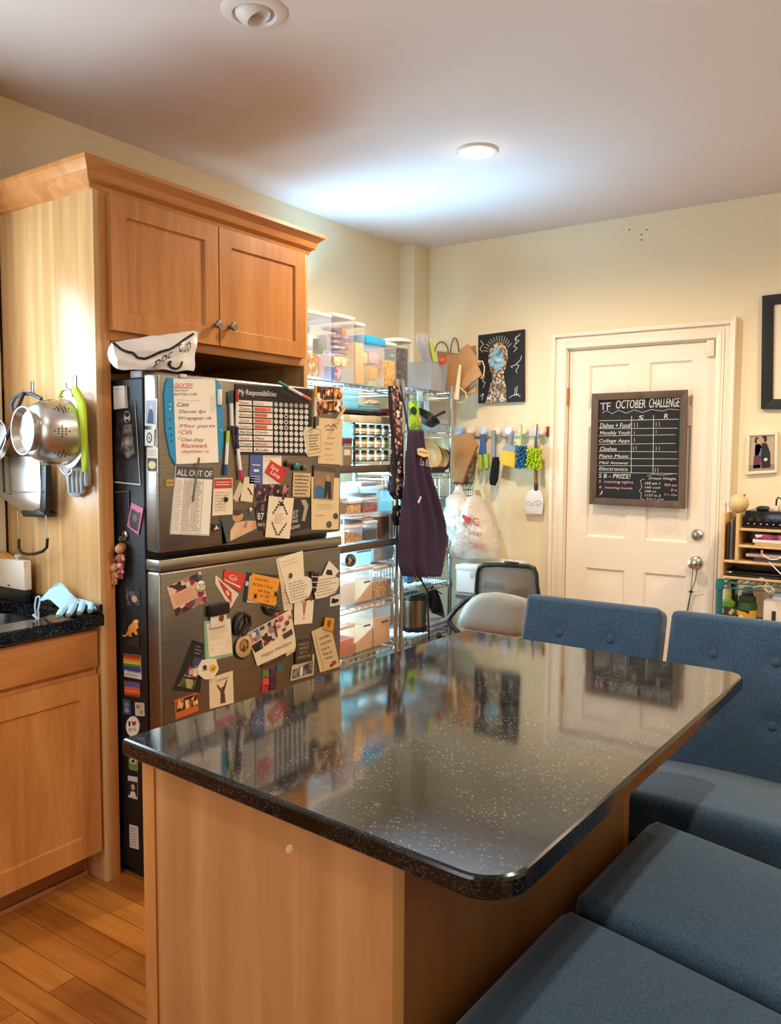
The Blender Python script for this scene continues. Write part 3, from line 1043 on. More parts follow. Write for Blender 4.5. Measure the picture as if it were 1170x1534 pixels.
for body, x0, y0, x1, y1, c in (('GROCERY', 150, 95, 262, 122, '#c23a34'), ('PB/J FOOD', 150, 133, 232, 145, '#3a3f5e'), ('BUTTER CUPS', 150, 152, 285, 166, '#3a3f5e'), ('Cats', 168, 205, 235, 230, '#43365a'),
                              ('Discuss 4pt', 178, 248, 335, 274, '#5a4a86'), ('Wrapaper rk', 175, 288, 370, 312, '#4a4258'), ('Misc parts', 180, 332, 390, 358, '#8a6a8a'), ('CVS', 190, 368, 255, 392, '#a8484a'),
                              ('Chai chey', 190, 412, 325, 440, '#8a4a6a'), ('Rlacewark', 190, 445, 345, 470, '#c8463e'), ('depthen is', 192, 482, 352, 505, '#b8507a')):
    a, c2 = U(x0, y0), U(x1, y1)
    ink.append(('t', body, a[0], a[1], c2[0], c2[1], c, .25))
ink += [('l', [U(150, 124), U(260, 124)], .0006, '#c23a34'), ('l', [U(160, 190), U(300, 196)], .0004, '#8a8a90'), ('l', [U(170, 375), U(178, 384), U(190, 362)], .0007, '#c23a34'), ('l', [U(170, 412), U(178, 420), U(190, 402)], .0007, '#c23a34')]
addpart(gb, 'handwriting', sh, ink, .0078)
for x, y, c in ((127, 220, '#e8d67a'), (126, 247, '#e9e9ea'), (127, 305, '#173a7a'), (129, 358, '#20262e'), (134, 395, '#1d3a5a'), (136, 428, '#2b5c4a'), (425, 342, '#c23a34'), (424, 370, '#c9c9c9')):
    p = P(*c3((x, y))[0], 0, XFR)
    obj(B().lathe([(0, .006), (.0028, .006), (.0024, .009), (0, .0095)], axisM(p, (1, 0, 0)), 14), 'magnet_dot', plain(c), gb)
a, c2 = P(*c3((402, 130))[0], 0, XFR), P(*c3((422, 222))[0], 0, XFR)
obj(B().box(XFR + .006, XFR + .016, a.y, c2.y, c2.z, a.z, .002), 'pen_holder', plain('#e6e2da'), gb)
a, c2 = P(*c3((190, 40))[0], 0, XFR), P(*c3((225, 66))[0], 0, XFR)
obj(B().box(XFR, XFR + .009, a.y, c2.y, c2.z, a.z, .002), 'hook_tab', plain('#d8cdbd'), gb)

def marker(label, pa, pb, r, barrel, cap, end, fa=.3, fb=.85, lift=0.0, plane=(0, XFR, (1, 0, 0)), name='marker'):
    """pen from cap tip pa to tail pb (pixels) lying on a plane"""
    n = Vector(plane[2])
    A, C = P(*pa, plane[0], plane[1]) + n * (r + .001 + lift), P(*pb, plane[0], plane[1]) + n * (r + .001 + lift)
    t = thing(name, label, 'marker pen', (A + C) / 2)
    L = lambda k: A.lerp(C, k)
    obj(B().rings([(A, r * .8), (L(.03), r), (L(fa), r)], 14), 'cap', tocol(cap), t)
    obj(B().rings([(L(fa), r * .92), (L(fb), r * .92)], 14), 'barrel', tocol(barrel), t)
    obj(B().rings([(L(fb), r), (L(.98), r), (C, r * .7)], 14), 'end_plug', tocol(end), t)
    return t
k3 = lambda x, y: (220 + x / 3.9, 550 + y / 3.9)
k4 = lambda x, y: (220 + x / 3.9, 800 + y / 3.9)
marker('thin grey pen hanging below the grocery whiteboard', k3(292, 528), k3(254, 786), .003, '#6b665f', '#5b564f', '#57524b', lift=.008)
marker('green-capped marker standing left of the responsibility chart', k3(478, 138), k3(486, 400), .0062, '#e8e2d6', '#1d5a48', '#2a2140', .28, .78, .004)
marker('red-capped marker beside the green one at the chart edge', k3(513, 132), k3(512, 400), .0062, '#e8e2d6', '#b52a2e', '#2b1b4a', .27, .80, .004)
marker('lime-capped blue-tailed marker beside the grocery whiteboard', k3(463, 372), k3(449, 634), .0062, '#e9e3d8', '#a5c92b', '#235a86', .27, .75, .002)
marker('purple-capped pink-tailed marker below the responsibility chart', k3(508, 395), k3(540, 660), .0064, '#ece6dc', '#2d2350', '#c9345a', .3, .77, .004)
marker('teal and orange marker slanting across the chart top corner', k3(750, 88), k3(938, 192), .0062, '#e6e0d4', '#1f7a76', '#e26a48', .28, .72, .008)
marker('yellow-capped marker standing right of the responsibility chart', k3(974, 112), k3(968, 358), .006, '#e6dcc6', '#e2b21c', '#2a2420', .28, .72, .003)

# all out of pad
q = c3((165, 578), (382, 590), (358, 985), (132, 975))
pr_ = [('printed_header', [('r', 0, 0, 1, .165, '#4a4a52'), ('t', 'ALL OUT OF', .03, .045, .97, .135, '#f1ece2')]),
       ('printed_table', [('r', .03, .17, .24, .98, '#e4ded2'), ('r', .25, .17, .49, .98, '#d3ccc2'), ('r', .50, .17, .74, .98, '#dcd6cb'), ('r', .75, .17, .97, .98, '#e6e0d5')]),
       ('printed_lettering', [('s', .05, .2, .23, .95, 26, '#a39b95'), ('s', .27, .2, .48, .95, 26, '#9a938e'), ('s', .52, .2, .73, .95, 26, '#a39b95'), ('s', .77, .2, .96, .95, 26, '#a39b95')])]
card('shopping_pad', 'tear-off shopping pad headed ALL OUT OF hanging under the whiteboard', 'notepad', q, '#d9d2c6', pr_, .005)
card('gold_magnet', 'small gold bar magnet left of the shopping pad top', 'magnet', c3((106, 655), (150, 655), (150, 695), (106, 695)), '#b88f4e', [('ridge_pattern', [('r', .1, .4, .9, .55, '#7a5a2a')])], .006)

# chart
q = c3((512, 98), (948, 128), (946, 518), (520, 512))
pr_ = [('chart_title', [('t', 'My Responsibilities', .04, .07, .55, .17, '#efeae0', .15)])]
grid, marks, dots = [], [], []
rows_ = [(.225, 1), (.31, 0), (.393, 0), (.477, 0), (.56, 0), (.642, 0), (.725, 0), (.808, 0), (.89, 0)]
words = ['Name', 'Dishes', 'Bathroom', 'Cat Care', 'Litter', 'Mail Box', 'Vacuum', 'Trash', 'Laundry']
w2 = ['Chore', 'Wed Sat', 'Sunday', 'Monthly', 'Dinners', 'Daily', 'Mon', 'M-F 6:15', 'Kids']
for i, (v, h) in enumerate(rows_):
    grid += [('r', .03, v, .215, v + .066, '#e7e0d6'), ('r', .235, v, .495, v + .066, '#e9e2d8')]
    if 0 < i < 9 and i in (1, 2, 3, 4, 7):
        grid.append(('r', .25, v + .005, .25 + .17 + .06 * (i % 2), v + .06, '#e07a62' if i < 5 else '#e9c0b8'))
    marks += [('t', words[i], .045, v + .014, .045 + .13 + .02 * (i % 3), v + .054, '#463b52' if i % 2 else '#b03a58', .2), ('t', w2[i], .25, v + .014, .25 + .12 + .03 * (i % 3), v + .054, '#b8322c' if i < 5 else '#2a2436', .2)]
    for j in range(7):
        dots.append(('e', .54 + .0685 * j, v + .034, .0265, .034, '#dcd8d4' if i else '#b3aeab'))
    if i:
        marks += [('t', 'SMTWTFS'[j], .533 + .0685 * j, v + .022, .547 + .0685 * j, v + .046, '#8a8682') for j in range(7)]
    if i in (2, 3, 4):
        dots.append(('e', .54 + .0685 * 2, v + .034, .016, .02, '#3a3633'))
pr_ += [('name_strips', grid), ('day_dots', dots), ('chart_writing', marks)]
card('responsibility_chart', 'black magnetic chart titled My Responsibilities with rows of white dots', 'chart', q, '#17171a', pr_, .003)

# upper right papers
card('photo_collage', 'strip of small snapshots at the freezer door upper edge beside the shelving', 'photo', c3((985, 108), (1140, 120), (1142, 262), (985, 285)), PH4, [('photo_gap_pattern', [('r', 0, .48, 1, .53, '#cbb79a'), ('r', .31, 0, .34, .5, '#2a1a16'), ('r', .64, 0, .67, 1, '#3a2a22'), ('r', .3, .88, .7, .96, '#1b1718')])])
card('menu_card', 'cream menu card with centred writing under the snapshot strip', 'card', c3((1004, 296), (1142, 305), (1132, 570), (998, 562)), TAN, [('printed_lettering', [('l', [(.25, .2), (.4, .14), (.5, .18), (.6, .13), (.78, .2)], .0016, '#3a332c'), ('s', .3, .22, .75, .28, 1, '#4a4238'), ('s', .35, .4, .7, .46, 1, '#a58e70'), ('s', .25, .52, .8, .58, 1, '#a58e70'), ('s', .3, .64, .75, .7, 1, '#a58e70'), ('s', .28, .78, .8, .82, 1, '#a58e70'), ('s', .35, .88, .7, .92, 1, '#a58e70')])])
t_ = thing('clothes_peg', 'wooden clothes-peg clip holding the corner of the menu card', 'clip', P(*k3(1115, 285), 0, XFR))
A, C = P(*k3(1148, 232), 0, XFR), P(*k3(1082, 335), 0, XFR)
for s_ in (0, 1):
    o_ = Vector((.008 + .007 * s_, 0, 0))
    obj(B().rings([(A + o_, .0042), (C + o_, .003)], 6), 'jaw', plain('#c7a77a'), t_)
card('round_tag', 'tan rounded tag with small writing beside the chart right edge', 'tag', c3((905, 352), (1020, 340), (1030, 515), (925, 530)), '#d6c29e', [('border_print', [('l', [(.12, .2), (.14, .9), (.85, .86), (.9, .14), (.5, .06), (.12, .2)], .0008, '#7a6a4e')]), ('printed_lettering', [('s', .22, .25, .82, .8, 6, '#6b5c45')])], outline=[(0, .15), (.12, .02), (.85, 0), (.98, .12), (1, .86), (.86, 1), (.5, .98), (.1, .97), (.02, .8)], lay=2)
# middle papers
card('blue_note', 'blue and white appointment card below the chart', 'card', c3((600, 503), (675, 506), (672, 684), (594, 680)), '#4a5c9a', [('white_print', [('s', .2, .32, .8, .44, 1, '#e9e6e0'), ('r', .3, .52, .7, .6, '#dfe2ee'), ('s', .1, .72, .9, .96, 3, '#c8cde2')])], lay=1)
card('white_card', 'white card behind the red tag under the chart', 'card', c3((675, 504), (785, 502), (782, 682), (672, 684)), '#e8dccb', [('printed_pattern', [('r', .1, .1, .9, .14, '#c9b8a0'), ('r', .1, .2, .5, .24, '#c9b8a0')])])
card('red_tag', 'red tag with white lettering pinned over the white card', 'tag', c3((718, 545), (808, 598), (778, 680), (684, 612)), '#c92f2a', [('printed_lettering', [('t', 'Save', .12, .2, .6, .5, '#f3e6dc', .2), ('t', 'Love', .25, .55, .8, .88, '#f3e6dc', .2)])], .0015, 3)
for lab, x, y, r_, c in (('maroon bauble magnet beside the red tag', 818, 564, 28, '#6a2433'), ('teal bauble magnet right of the maroon one', 862, 582, 36, '#1f6e70'), ('mottled green bauble magnet above the quote card', 912, 588, 26, '#4f6a4a')):
    p = P(*k3(x, y), 0, XFR)
    rr_ = r_ / 3.9 * .00172
    m_ = thing('bauble_magnet', lab, 'magnet', p, group=None)
    obj(B().ell(p + Vector((rr_ * .7, 0, 0)), (rr_ * .7, rr_, rr_), 18, 10), 'bauble', mat('bauble' + c, c, .25), m_)
    obj(B().cyl(p, p + Vector((.004, 0, 0)), rr_ * .5, n=14), 'magnet_disc', M_BLACK, m_)
card('quote_card', 'small kraft quote card under the bauble magnets', 'card', c3((852, 614), (955, 620), (950, 758), (848, 756)), '#cbb088', [('printed_lettering', [('s', .1, .08, .92, .95, 6, '#4a3f30')])], lay=1)
card('couple_photo', 'wedding snapshot of a person in blue beside a dark suit near the door edge', 'photo', c3((972, 572), (1092, 588), (1082, 775), (968, 765)), '#8a7460', [('photo_figures', [('e', .27, .5, .14, .12, '#a87452'), ('p', [(.05, .98), (.07, .66), (.3, .58), (.52, .68), (.58, .98)], '#2f6a96'), ('e', .68, .34, .1, .1, '#b58a68'), ('p', [(.56, .45), (.84, .45), (.9, .97), (.74, .97), (.7, .7), (.64, .95), (.52, .95)], '#26221f'), ('r', .0, .0, 1, .14, '#5a4438')])], lay=2)
card('letter_card', 'cream letter card with two dark round stickers below the couple photo', 'card', c3((958, 640), (1122, 648), (1116, 948), (958, 950)), '#dcc39a', [('printed_lettering', [('s', .2, .5, .85, .62, 3, '#b09a76'), ('s', .15, .7, .6, .76, 1, '#b09a76')]), ('round_stickers', [('e', .88, .74, .09, .06, '#4a4438'), ('e', .64, .9, .1, .065, '#5a5040')])], lay=1)
card('red_header_note', 'white leaflet with a red header and black round magnet beside the shopping pad', 'leaflet', c3((388, 648), (497, 646), (498, 860), (378, 868)), '#e3d4bb', [('red_header', [('r', .02, .03, .95, .28, '#c43a30'), ('s', .1, .08, .9, .22, 2, '#efe0d0')]), ('printed_lettering', [('s', .1, .35, .8, .9, 7, '#b8a488'), ('l', [(.2, .75), (.5, .55), (.8, .4)], .0008, '#6a5c48')])], lay=1)
p = P(*k3(455, 773), 0, XFR)
tag(obj(B().lathe([(0, 0), (.0085, 0), (.0085, .004), (.007, .006), (0, .006)], axisM(p + Vector((.0046, 0, 0)), (1, 0, 0))), 'round_magnet', M_BLACK), 'flat black round magnet on the red-headed leaflet', 'magnet')
card('feather_note', 'small cream note with a black feather mark left of the purple photo', 'note', c3((566, 642), (628, 640), (612, 790), (542, 780)), '#ddcdb0', [('feather_mark', [('l', [(.45, .45), (.65, .55), (.9, .72)], .003, '#2a2620')])], lay=1)
card('folded_ribbon', 'folded strip of pale paper beside the feather note', 'paper', c3((540, 668), (568, 690), (525, 790), (500, 765)), '#c9bca0')
card('party_photo', 'dark purple party snapshot below the blue note', 'photo', c3((628, 686), (826, 690), (822, 772), (640, 782)), mottled('party_photo', ['#1c1420', '#3a2238', '#7a3a4a', '#c07a62', '#2a2a4a', '#120e14'], 60))
card('sports_photo', 'black jersey photo marked 87 beside the botanical invitation', 'photo', c3((622, 790), (708, 786), (690, 960), (640, 950)), PH3, [('jersey_lettering', [('t', '87', .2, .38, .72, .62, '#efe9e0'), ('t', 'NYY', .2, .74, .9, .86, '#efe9e0')])])
p = P(*k3(600, 838), 0, XFR)
tag(obj(B().lathe([(0, 0), (.009, 0), (.009, .003), (.007, .005), (0, .006)], axisM(p + Vector((.0035, 0, 0)), (1, 0, 0))), 'round_magnet', M_CHROME), 'silver round magnet over the person photo corner', 'magnet')
card('portrait_photo', 'snapshot of a bare-shouldered person with a clapping gesture', 'photo', c3((420, 868), (632, 828), (642, 962), (440, 1036)), '#4a4f4c', [('photo_figures', [('e', .5, .16, .15, .2, '#c79468'), ('p', [(.22, .98), (.26, .6), (.42, .36), (.7, .4), (.98, .5), (1, .84)], PHSKIN), ('p', [(.62, .62), (.72, .36), (.76, .4), (.7, .7)], '#a87c56'), ('e', .5, .02, .13, .1, '#4a3326')])])
card('invitation_card', 'cream invitation with a black leafy diamond wreath', 'card', c3((706, 752), (852, 766), (826, 1002), (684, 992)), '#e4d4b8', [('leaf_wreath', [('l', [(.5, .12), (.2, .45)], .0014, '#26241f'), ('l', [(.5, .12), (.82, .42)], .0014, '#26241f'), ('l', [(.2, .6), (.48, .92)], .0014, '#26241f'), ('l', [(.82, .6), (.5, .92)], .0014, '#26241f')] + [('e', .5 + sx * (.06 + .26 * k), (.12 + .33 * k) if sy < 0 else (.92 - .32 * k), .035, .022, '#2c2a24') for sx in (-1, 1) for sy in (-1, 1) for k in (0, .2, .4, .6, .8)]), ('printed_lettering', [('s', .3, .4, .72, .66, 6, '#c79a78')])], .0014, 3)
t_ = thing('flower_magnet', 'dark red and black flower magnet at the invitation top', 'magnet', P(*k3(785, 745), 0, XFR))
for x, y, r_, c in ((775, 735, 14, '#5a2230'), (798, 738, 14, '#6a2a3a'), (786, 765, 14, '#40182a'), (776, 800, 16, '#1a1618')):
    p = P(*k3(x, y), 0, XFR) + Vector((.010, 0, 0))
    obj(B().ell(p, (.004, r_ / 3.9 * .0017, r_ / 3.9 * .0017), 12, 8), 'petal', plain(c), t_)
card('black_poster', 'dark leaflet with white capitals and a slanting pale figure beside the invitation', 'leaflet', c3((838, 768), (955, 764), (948, 938), (828, 972)), '#2a2824', [('poster_figure', [('p', [(.5, .05), (.75, .05), (.9, .25), (.75, .75), (.6, .7), (.7, .3)], '#a89c8a')]), ('poster_lettering', [('t', 'LET', .06, .36, .4, .47, '#e9e2d4'), ('t', 'OUT', .06, .5, .4, .6, '#e9e2d4'), ('t', 'ONS', .05, .63, .4, .72, '#e9e2d4'), ('t', 'AGAIN', .02, .8, .5, .9, '#e9e2d4')])])
t_ = thing('animal_magnet', 'small silver and black animal head magnet below the leaflet', 'magnet', P(*k3(398, 945), 0, XFR))
p = P(*k3(398, 945), 0, XFR)
obj(B().ell(p + Vector((.006, 0, 0)), (.006, .013, .012), 14, 10), 'head', M_CHROME, t_)
for s_ in (-1, 1):
    obj(B().ell(p + Vector((.008, .008 * s_, .011)), (.004, .005, .006), 10, 8), 'ear', M_BLACK, t_)
obj(B().ell(p + Vector((.012, .002, -.004)), (.003, .006, .004), 10, 8), 'snout', M_BLACK, t_)
card('dark_strip_photo', 'narrow dark photo tucked under the portrait snapshot', 'photo', c3((428, 872), (465, 1030), (500, 1025), (440, 1036)), PH3, [('white_speck_pattern', [('e', .7, .5, .08, .06, '#d8d0c4')])])

# lower door papers
card('collage_postcard', 'peach collage postcard tilted at the lower door upper corner', 'postcard', c4((115, 310), (312, 218), (352, 388), (168, 482)), '#d9a888', [('photo_band', [('r', 0, 0, 1, .3, PH1), ('r', 0, .76, 1, 1, PH1), ('e', .86, .68, .1, .12, '#8a2a4a')]), ('printed_lettering', [('s', .1, .36, .85, .7, 5, '#c08a6c')])])
p = P(*k4(310, 305), 0, XFR)
o = tag(obj(B().lathe([(0, 0), (.0185, 0), (.0185, .003), (.016, .005), (0, .0055)], axisM(p + Vector((.003, 0, 0)), (1, 0, 0))), 'round_magnet', plain('#e8ddc8')), 'cream round lettered magnet on the collage postcard', 'magnet')
shm = Sheet(c4((275, 262), (346, 262), (346, 350), (275, 350)), 0, XFR, (1, 0, 0))
addpart(o, 'lettering', shm, [('t', 'be still', .18, .25, .82, .42, '#5a4a3a'), ('t', 'as a', .3, .46, .65, .58, '#5a4a3a'), ('t', 'flower', .25, .62, .75, .78, '#5a4a3a')], .0092)
card('red_leaflet', 'red and white folded leaflet standing on its point', 'leaflet', c4((400, 240), (535, 350), (488, 435), (398, 290)), '#dfcdb4', [('red_print', [('p', [(.1, .2), (.75, .25), (.92, .75), (.5, .72)], '#b8302c')]), ('photo_print', [('e', .62, .5, .1, .14, '#e2b79a')])], lay=0)
card('red_coupon', 'red coupon with white oval lettering above the folded leaflet', 'coupon', c4((452, 205), (578, 238), (545, 335), (440, 278)), '#cf3a30', [('white_print', [('l', [(.25, .4), (.4, .25), (.6, .3), (.65, .45), (.5, .6), (.3, .55), (.25, .4)], .0008, '#f2e4d8'), ('t', 'Love', .3, .35, .6, .52, '#f2e4d8', .2), ('r', .05, .75, .9, .84, '#e9d4c4')])], lay=1)
card('dark_photo_card', 'black-edged card mostly hidden by the orange sticky note', 'card', c4((575, 222), (762, 240), (752, 412), (553, 396)), '#e0d8cc', [('dark_border', [('r', 0, 0, .14, 1, '#24262c'), ('r', 0, 0, 1, .1, '#2a2c33'), ('r', .03, .3, .12, .45, '#c9c4bb')])])
card('sticky_note', 'orange sticky note with a handwritten message held by two black magnets', 'sticky note', c4((610, 228), (772, 262), (742, 420), (582, 382)), '#e8962a', [('handwriting', [('t', 'Good Boy', .12, .12, .65, .24, '#5a3414', .2), ('t', 'we love + food', .08, .3, .8, .42, '#5a3414', .2), ('t', 'we love', .3, .5, .75, .62, '#5a3414', .2), ('t', 'or BC', .4, .66, .8, .78, '#5a3414', .2), ('t', ':)', .6, .84, .75, .94, '#5a3414')])], lay=2)
for lab, x, y in (('black spider-shaped magnet on the sticky note lower half', 626, 360), ('black spider-shaped magnet on the sticky note far edge', 745, 348)):
    p = P(*k4(x, y), 0, XFR)
    m_ = thing('spider_magnet', lab, 'magnet', p)
    obj(B().ell(p + Vector((.008, 0, 0)), (.003, .005, .008), 12, 8), 'body', M_BLACK, m_)
    for a_ in (-.011, -.004, .004, .011):
        obj(B().tube([p + Vector((.008, -.009, a_)), p + Vector((.009, 0, a_ * .4)), p + Vector((.008, .009, a_))], .0008, 5), 'leg', M_BLACK, m_)
card('long_letter', 'crumpled cream letter hanging long behind the cloud notes', 'letter', c4((752, 145), (908, 98), (870, 440), (782, 450)), '#decaab', [('crease_pattern', [('l', [(.1, .5), (.8, .42)], .0005, '#b89f7c'), ('s', .1, .5, .7, .9, 6, '#bfa988')])], outline=[(0, 0), (1, 0), (1, .42), (.72, .5), (.75, 1), (.2, 1), (.1, .5)])
card('lined_note', 'cream lined note pinned at the lower door upper edge', 'note', c4((762, 142), (908, 100), (918, 300), (812, 330)), '#e4d5ba', [('printed_lettering', [('s', .1, .1, .9, .3, 2, '#c9b493')])], lay=1)
p = P(*k4(832, 242), 0, XFR)
m_ = thing('coin_magnet', 'silver coin magnet holding the lined note', 'magnet', p)
obj(B().lathe([(0, 0), (.0105, 0), (.0105, .003), (0, .003)], axisM(p + Vector((.0045, 0, 0)), (1, 0, 0))), 'disc', M_CHROME, m_)
obj(B().lathe([(.006, 0), (.0085, 0), (.0085, .0008), (.006, .0008)], axisM(p + Vector((.0075, 0, 0)), (1, 0, 0)), 20, False), 'rim_ring', M_BLACK, m_)
cloud = [(0, .35), (.08, .12), (.3, .02), (.55, .03), (.8, .1), (1, .3), (.97, .62), (.85, .9), (.45, 1), (.08, .98)]
card('cloud_note', 'cloud-shaped handwritten note nearer the sticky note', 'note', c4((792, 270), (965, 222), (962, 376), (822, 412)), '#e2d6c2', [('handwriting', [('s', .12, .14, .9, .92, 7, '#a08f7a')])], lay=3, outline=cloud)
card('cloud_note', 'cloud-shaped handwritten note nearer the door edge', 'note', c4((958, 250), (1118, 222), (1118, 348), (968, 384)), '#e2d6c2', [('handwriting', [('s', .12, .14, .9, .92, 6, '#a08f7a')])], lay=3, outline=cloud)
card('photo_booth_strip', 'dark photo-booth strip standing between the two cloud notes', 'photo', c4((950, 216), (998, 218), (978, 338), (962, 338)), PH3, [('frame_gap_pattern', [('r', 0, .24, 1, .28, '#cfc4b4'), ('r', 0, .5, 1, .54, '#cfc4b4'), ('r', 0, .75, 1, .79, '#cfc4b4')])], lay=4)
card('polaroid_photo', 'white-edged instant photo leaning above the far cloud note', 'photo', c4((1060, 155), (1118, 215), (1085, 255), (1020, 240)), '#e0d6c6', [('photo_image', [('p', [(.15, .55), (.5, .4), (.8, .75), (.55, .95), (.2, .85)], '#2a2624')])], lay=2)
card('figure_sticker', 'small black and white figure sticker at the door edge under the cloud notes', 'sticker', c4((1070, 368), (1125, 350), (1126, 412), (1068, 425)), '#d9cfc0', [('figure_print', [('e', .5, .55, .4, .2, '#1c1a1a'), ('e', .3, .35, .15, .15, '#1c1a1a')])])
card('exclamation_card', 'white card with a red exclamation mark below the cloud notes', 'card', c4((858, 392), (972, 385), (962, 520), (857, 530)), '#e6d8c2', [('exclamation_print', [('p', [(.42, .06), (.62, .06), (.56, .62), (.48, .62)], '#b0714e'), ('e', .52, .76, .045, .05, '#b0714e'), ('r', .3, .0, .38, .05, '#3a2a24'), ('r', .55, .0, .63, .05, '#3a2a24'), ('r', .84, .0, .9, .04, '#3a2a24')])], lay=1)
# clip + pad
card('green_notepad', 'pale green bordered notepad held by a black clip', 'notepad', c4((330, 510), (485, 490), (498, 708), (340, 748)), '#93b592', [('paper_sheet', [('p', [(.08, .06), (.97, .02), (.98, .93), (.12, .9)], '#ecdcc2')]), ('printed_lettering', [('s', .15, .12, .9, .5, 8, '#d3b48f'), ('r', .13, .6, .95, .605, '#cdb391'), ('s', .18, .7, .4, .74, 1, '#8a7a64')])], .004)
m_ = thing('bulldog_clip', 'black clip with a white round badge gripping the green notepad', 'clip', P(*k4(402, 470), 0, XFR))
A, C = P(*k4(348, 415), 0, XFR), P(*k4(462, 458), 0, XFR)
obj(B().box(XFR + .004, XFR + .022, A.y, C.y, C.z, A.z, .004), 'spring_bar', M_BLACK, m_)
for k in range(3):
    y0 = A.y + (C.y - A.y) * (.08 + .31 * k)
    obj(B().rings([((XFR + .02, y0, A.z - .004), .0035), ((XFR + .026, y0 + .012, A.z - .002), .0035)], 8), 'grip', M_BLACK, m_)
A, C = P(*k4(360, 452), 0, XFR), P(*k4(452, 530), 0, XFR)
obj(B().box(XFR + .006, XFR + .014, A.y, C.y, C.z, A.z, .003), 'badge_plate', plain('#e6dccb'), m_)
p = P(*k4(418, 490), 0, XFR) + Vector((.0142, 0, 0))
obj(B().lathe([(0, 0), (.012, 0), (.012, .001), (0, .001)], axisM(p, (1, 0, 0))), 'badge_emblem', mottled('badge_emblem', ['#6a3a22', '#8a5a3a', '#3a2a1a', '#c9a882'], 160), m_)
# bottle opener, plate
m_ = thing('bottle_opener', 'chunky black hooked magnet above the round wooden plaque', 'magnet', P(*k4(540, 520), 0, XFR))
pts = [P(*k4(x, y), 0, XFR) + Vector((.012, 0, 0)) for x, y in ((512, 590), (508, 540), (520, 495), (545, 465))]
obj(B().rings([(pts[0], .008), (pts[1], .011), (pts[2], .012), (pts[3], .009)], 12), 'shaft', M_BLACK, m_)
pts = [P(*k4(x, y), 0, XFR) + Vector((.014, 0, 0)) for x, y in ((545, 465), (580, 480), (585, 520), (562, 560), (545, 585))]
obj(B().rings([(q_, .008) for q_ in pts], 12), 'hook', M_BLACK, m_)
p = P(*k4(560, 655), 0, XFR)
m_ = thing('round_plaque', 'round tan plaque with a brown picture and black rim on the lower door', 'plaque', p)
obj(B().lathe([(0, 0), (.043, 0), (.043, .004), (0, .004)], axisM(p + Vector((0, -.004, -.004)), (1, 0, 0)), 32), 'backing_disc', M_BLACK, m_)
obj(B().lathe([(0, .004), (.040, .004), (.040, .007), (.037, .009), (0, .009)], axisM(p, (1, 0, 0)), 32), 'disc', mat('tan_plaque', '#c9a67c', .5), m_)
obj(B().lathe([(0, .009), (.024, .009), (.024, .0098), (0, .0098)], axisM(p + Vector((0, -.002, .004)), (1, 0, 0)), 24), 'picture', mottled('plaque_picture', ['#8a5a22', '#b98a3a', '#4a2f14', '#a87a4a'], 90), m_)
card('family_photo_card', 'tilted holiday card with three snapshots and a lettered cream band', 'card', c4((580, 580), (835, 440), (870, 665), (640, 770)), '#e3d3b6', [('snapshot_image', [('p', [(.01, .03), (.24, .02), (.26, .32), (.04, .35)], PH2), ('p', [(.0, .38), (.25, .35), (.24, .6), (.04, .62)], PH3), ('p', [(.27, .02), (.62, .02), (.62, .52), (.27, .57)], PH1)]), ('card_lettering', [('t', 'Happy Holidays', .14, .74, .9, .86, '#8a6a3a', .3), ('p', [(.72, .5), (.95, .47), (.96, .62), (.74, .64)], '#4a3a3a')])], lay=2)
m_ = thing('flower_cluster', 'pink paper flowers at the top of the holiday card', 'decoration', P(*k4(775, 500), 0, XFR))
for i, (x, y, r_) in enumerate(((745, 470, 20), (772, 490, 28), (808, 515, 24), (760, 535, 20), (790, 555, 16), (828, 480, 20), (745, 505, 14))):
    p = P(*k4(x, y), 0, XFR) + Vector((.012, 0, 0))
    obj(B().ell(p, (.005, r_ / 3.9 * .0016, r_ / 3.9 * .0016), 12, 8), 'flower', plain(('#b83a62', '#c9486e', '#8a2a44', '#d0708a', '#6a2a3a', '#b08a5a', '#4a2a2a')[i]), m_)
m_ = thing('rubber_magnet', 'dark glove-like magnet left of the pink paper flowers', 'magnet', P(*k4(700, 450), 0, XFR))
obj(B().rings([(P(*k4(678, 430), 0, XFR) + Vector((.006, 0, 0)), .006), (P(*k4(700, 455), 0, XFR) + Vector((.008, 0, 0)), .009), (P(*k4(722, 470), 0, XFR) + Vector((.006, 0, 0)), .006)], 12), 'palm', M_BLACK, m_)
for a_, c_ in (((672, 425), (690, 415)), ((715, 440), (755, 425)), ((720, 455), (765, 445))):
    obj(B().tube([P(*k4(*a_), 0, XFR) + Vector((.007, 0, 0)), P(*k4(*c_), 0, XFR) + Vector((.009, 0, 0))], .004, 8), 'finger', M_BLACK, m_)
card('maroon_card', 'dark maroon card with pale lettering under the holiday card', 'card', c4((655, 745), (810, 650), (808, 720), (672, 785)), '#4e2a28', [('card_lettering', [('s', .15, .35, .85, .7, 2, '#b88a7a')])], lay=1)
card('cream_tag', 'small cream tag poking out beside the maroon card', 'tag', c4((800, 645), (862, 622), (868, 680), (815, 715)), '#e0cba8')
card('quote_plaque', 'charcoal square plaque of gold capitals beside the checklist', 'plaque', c4((865, 625), (955, 608), (960, 738), (862, 760)), '#35302b', [('plaque_lettering', [('t', 'MAKE IT', .15, .12, .85, .24, '#b89a5a'), ('t', 'SIMPLE', .2, .3, .8, .42, '#b89a5a'), ('t', 'BUT A', .25, .48, .7, .6, '#b89a5a'), ('t', 'SIGNIFICANT', .08, .68, .92, .8, '#b89a5a')])], .003, 2)
card('wedding_photo', 'wedding group snapshot below the charcoal plaque', 'photo', c4((845, 770), (975, 700), (970, 822), (835, 858)), '#c9b79c', [('photo_figures', [('r', .05, .3, .95, .9, PHBW), ('r', .4, .35, .5, .85, '#e6ded2'), ('r', .7, .35, .78, .85, '#7a2a2a')])], lay=1)
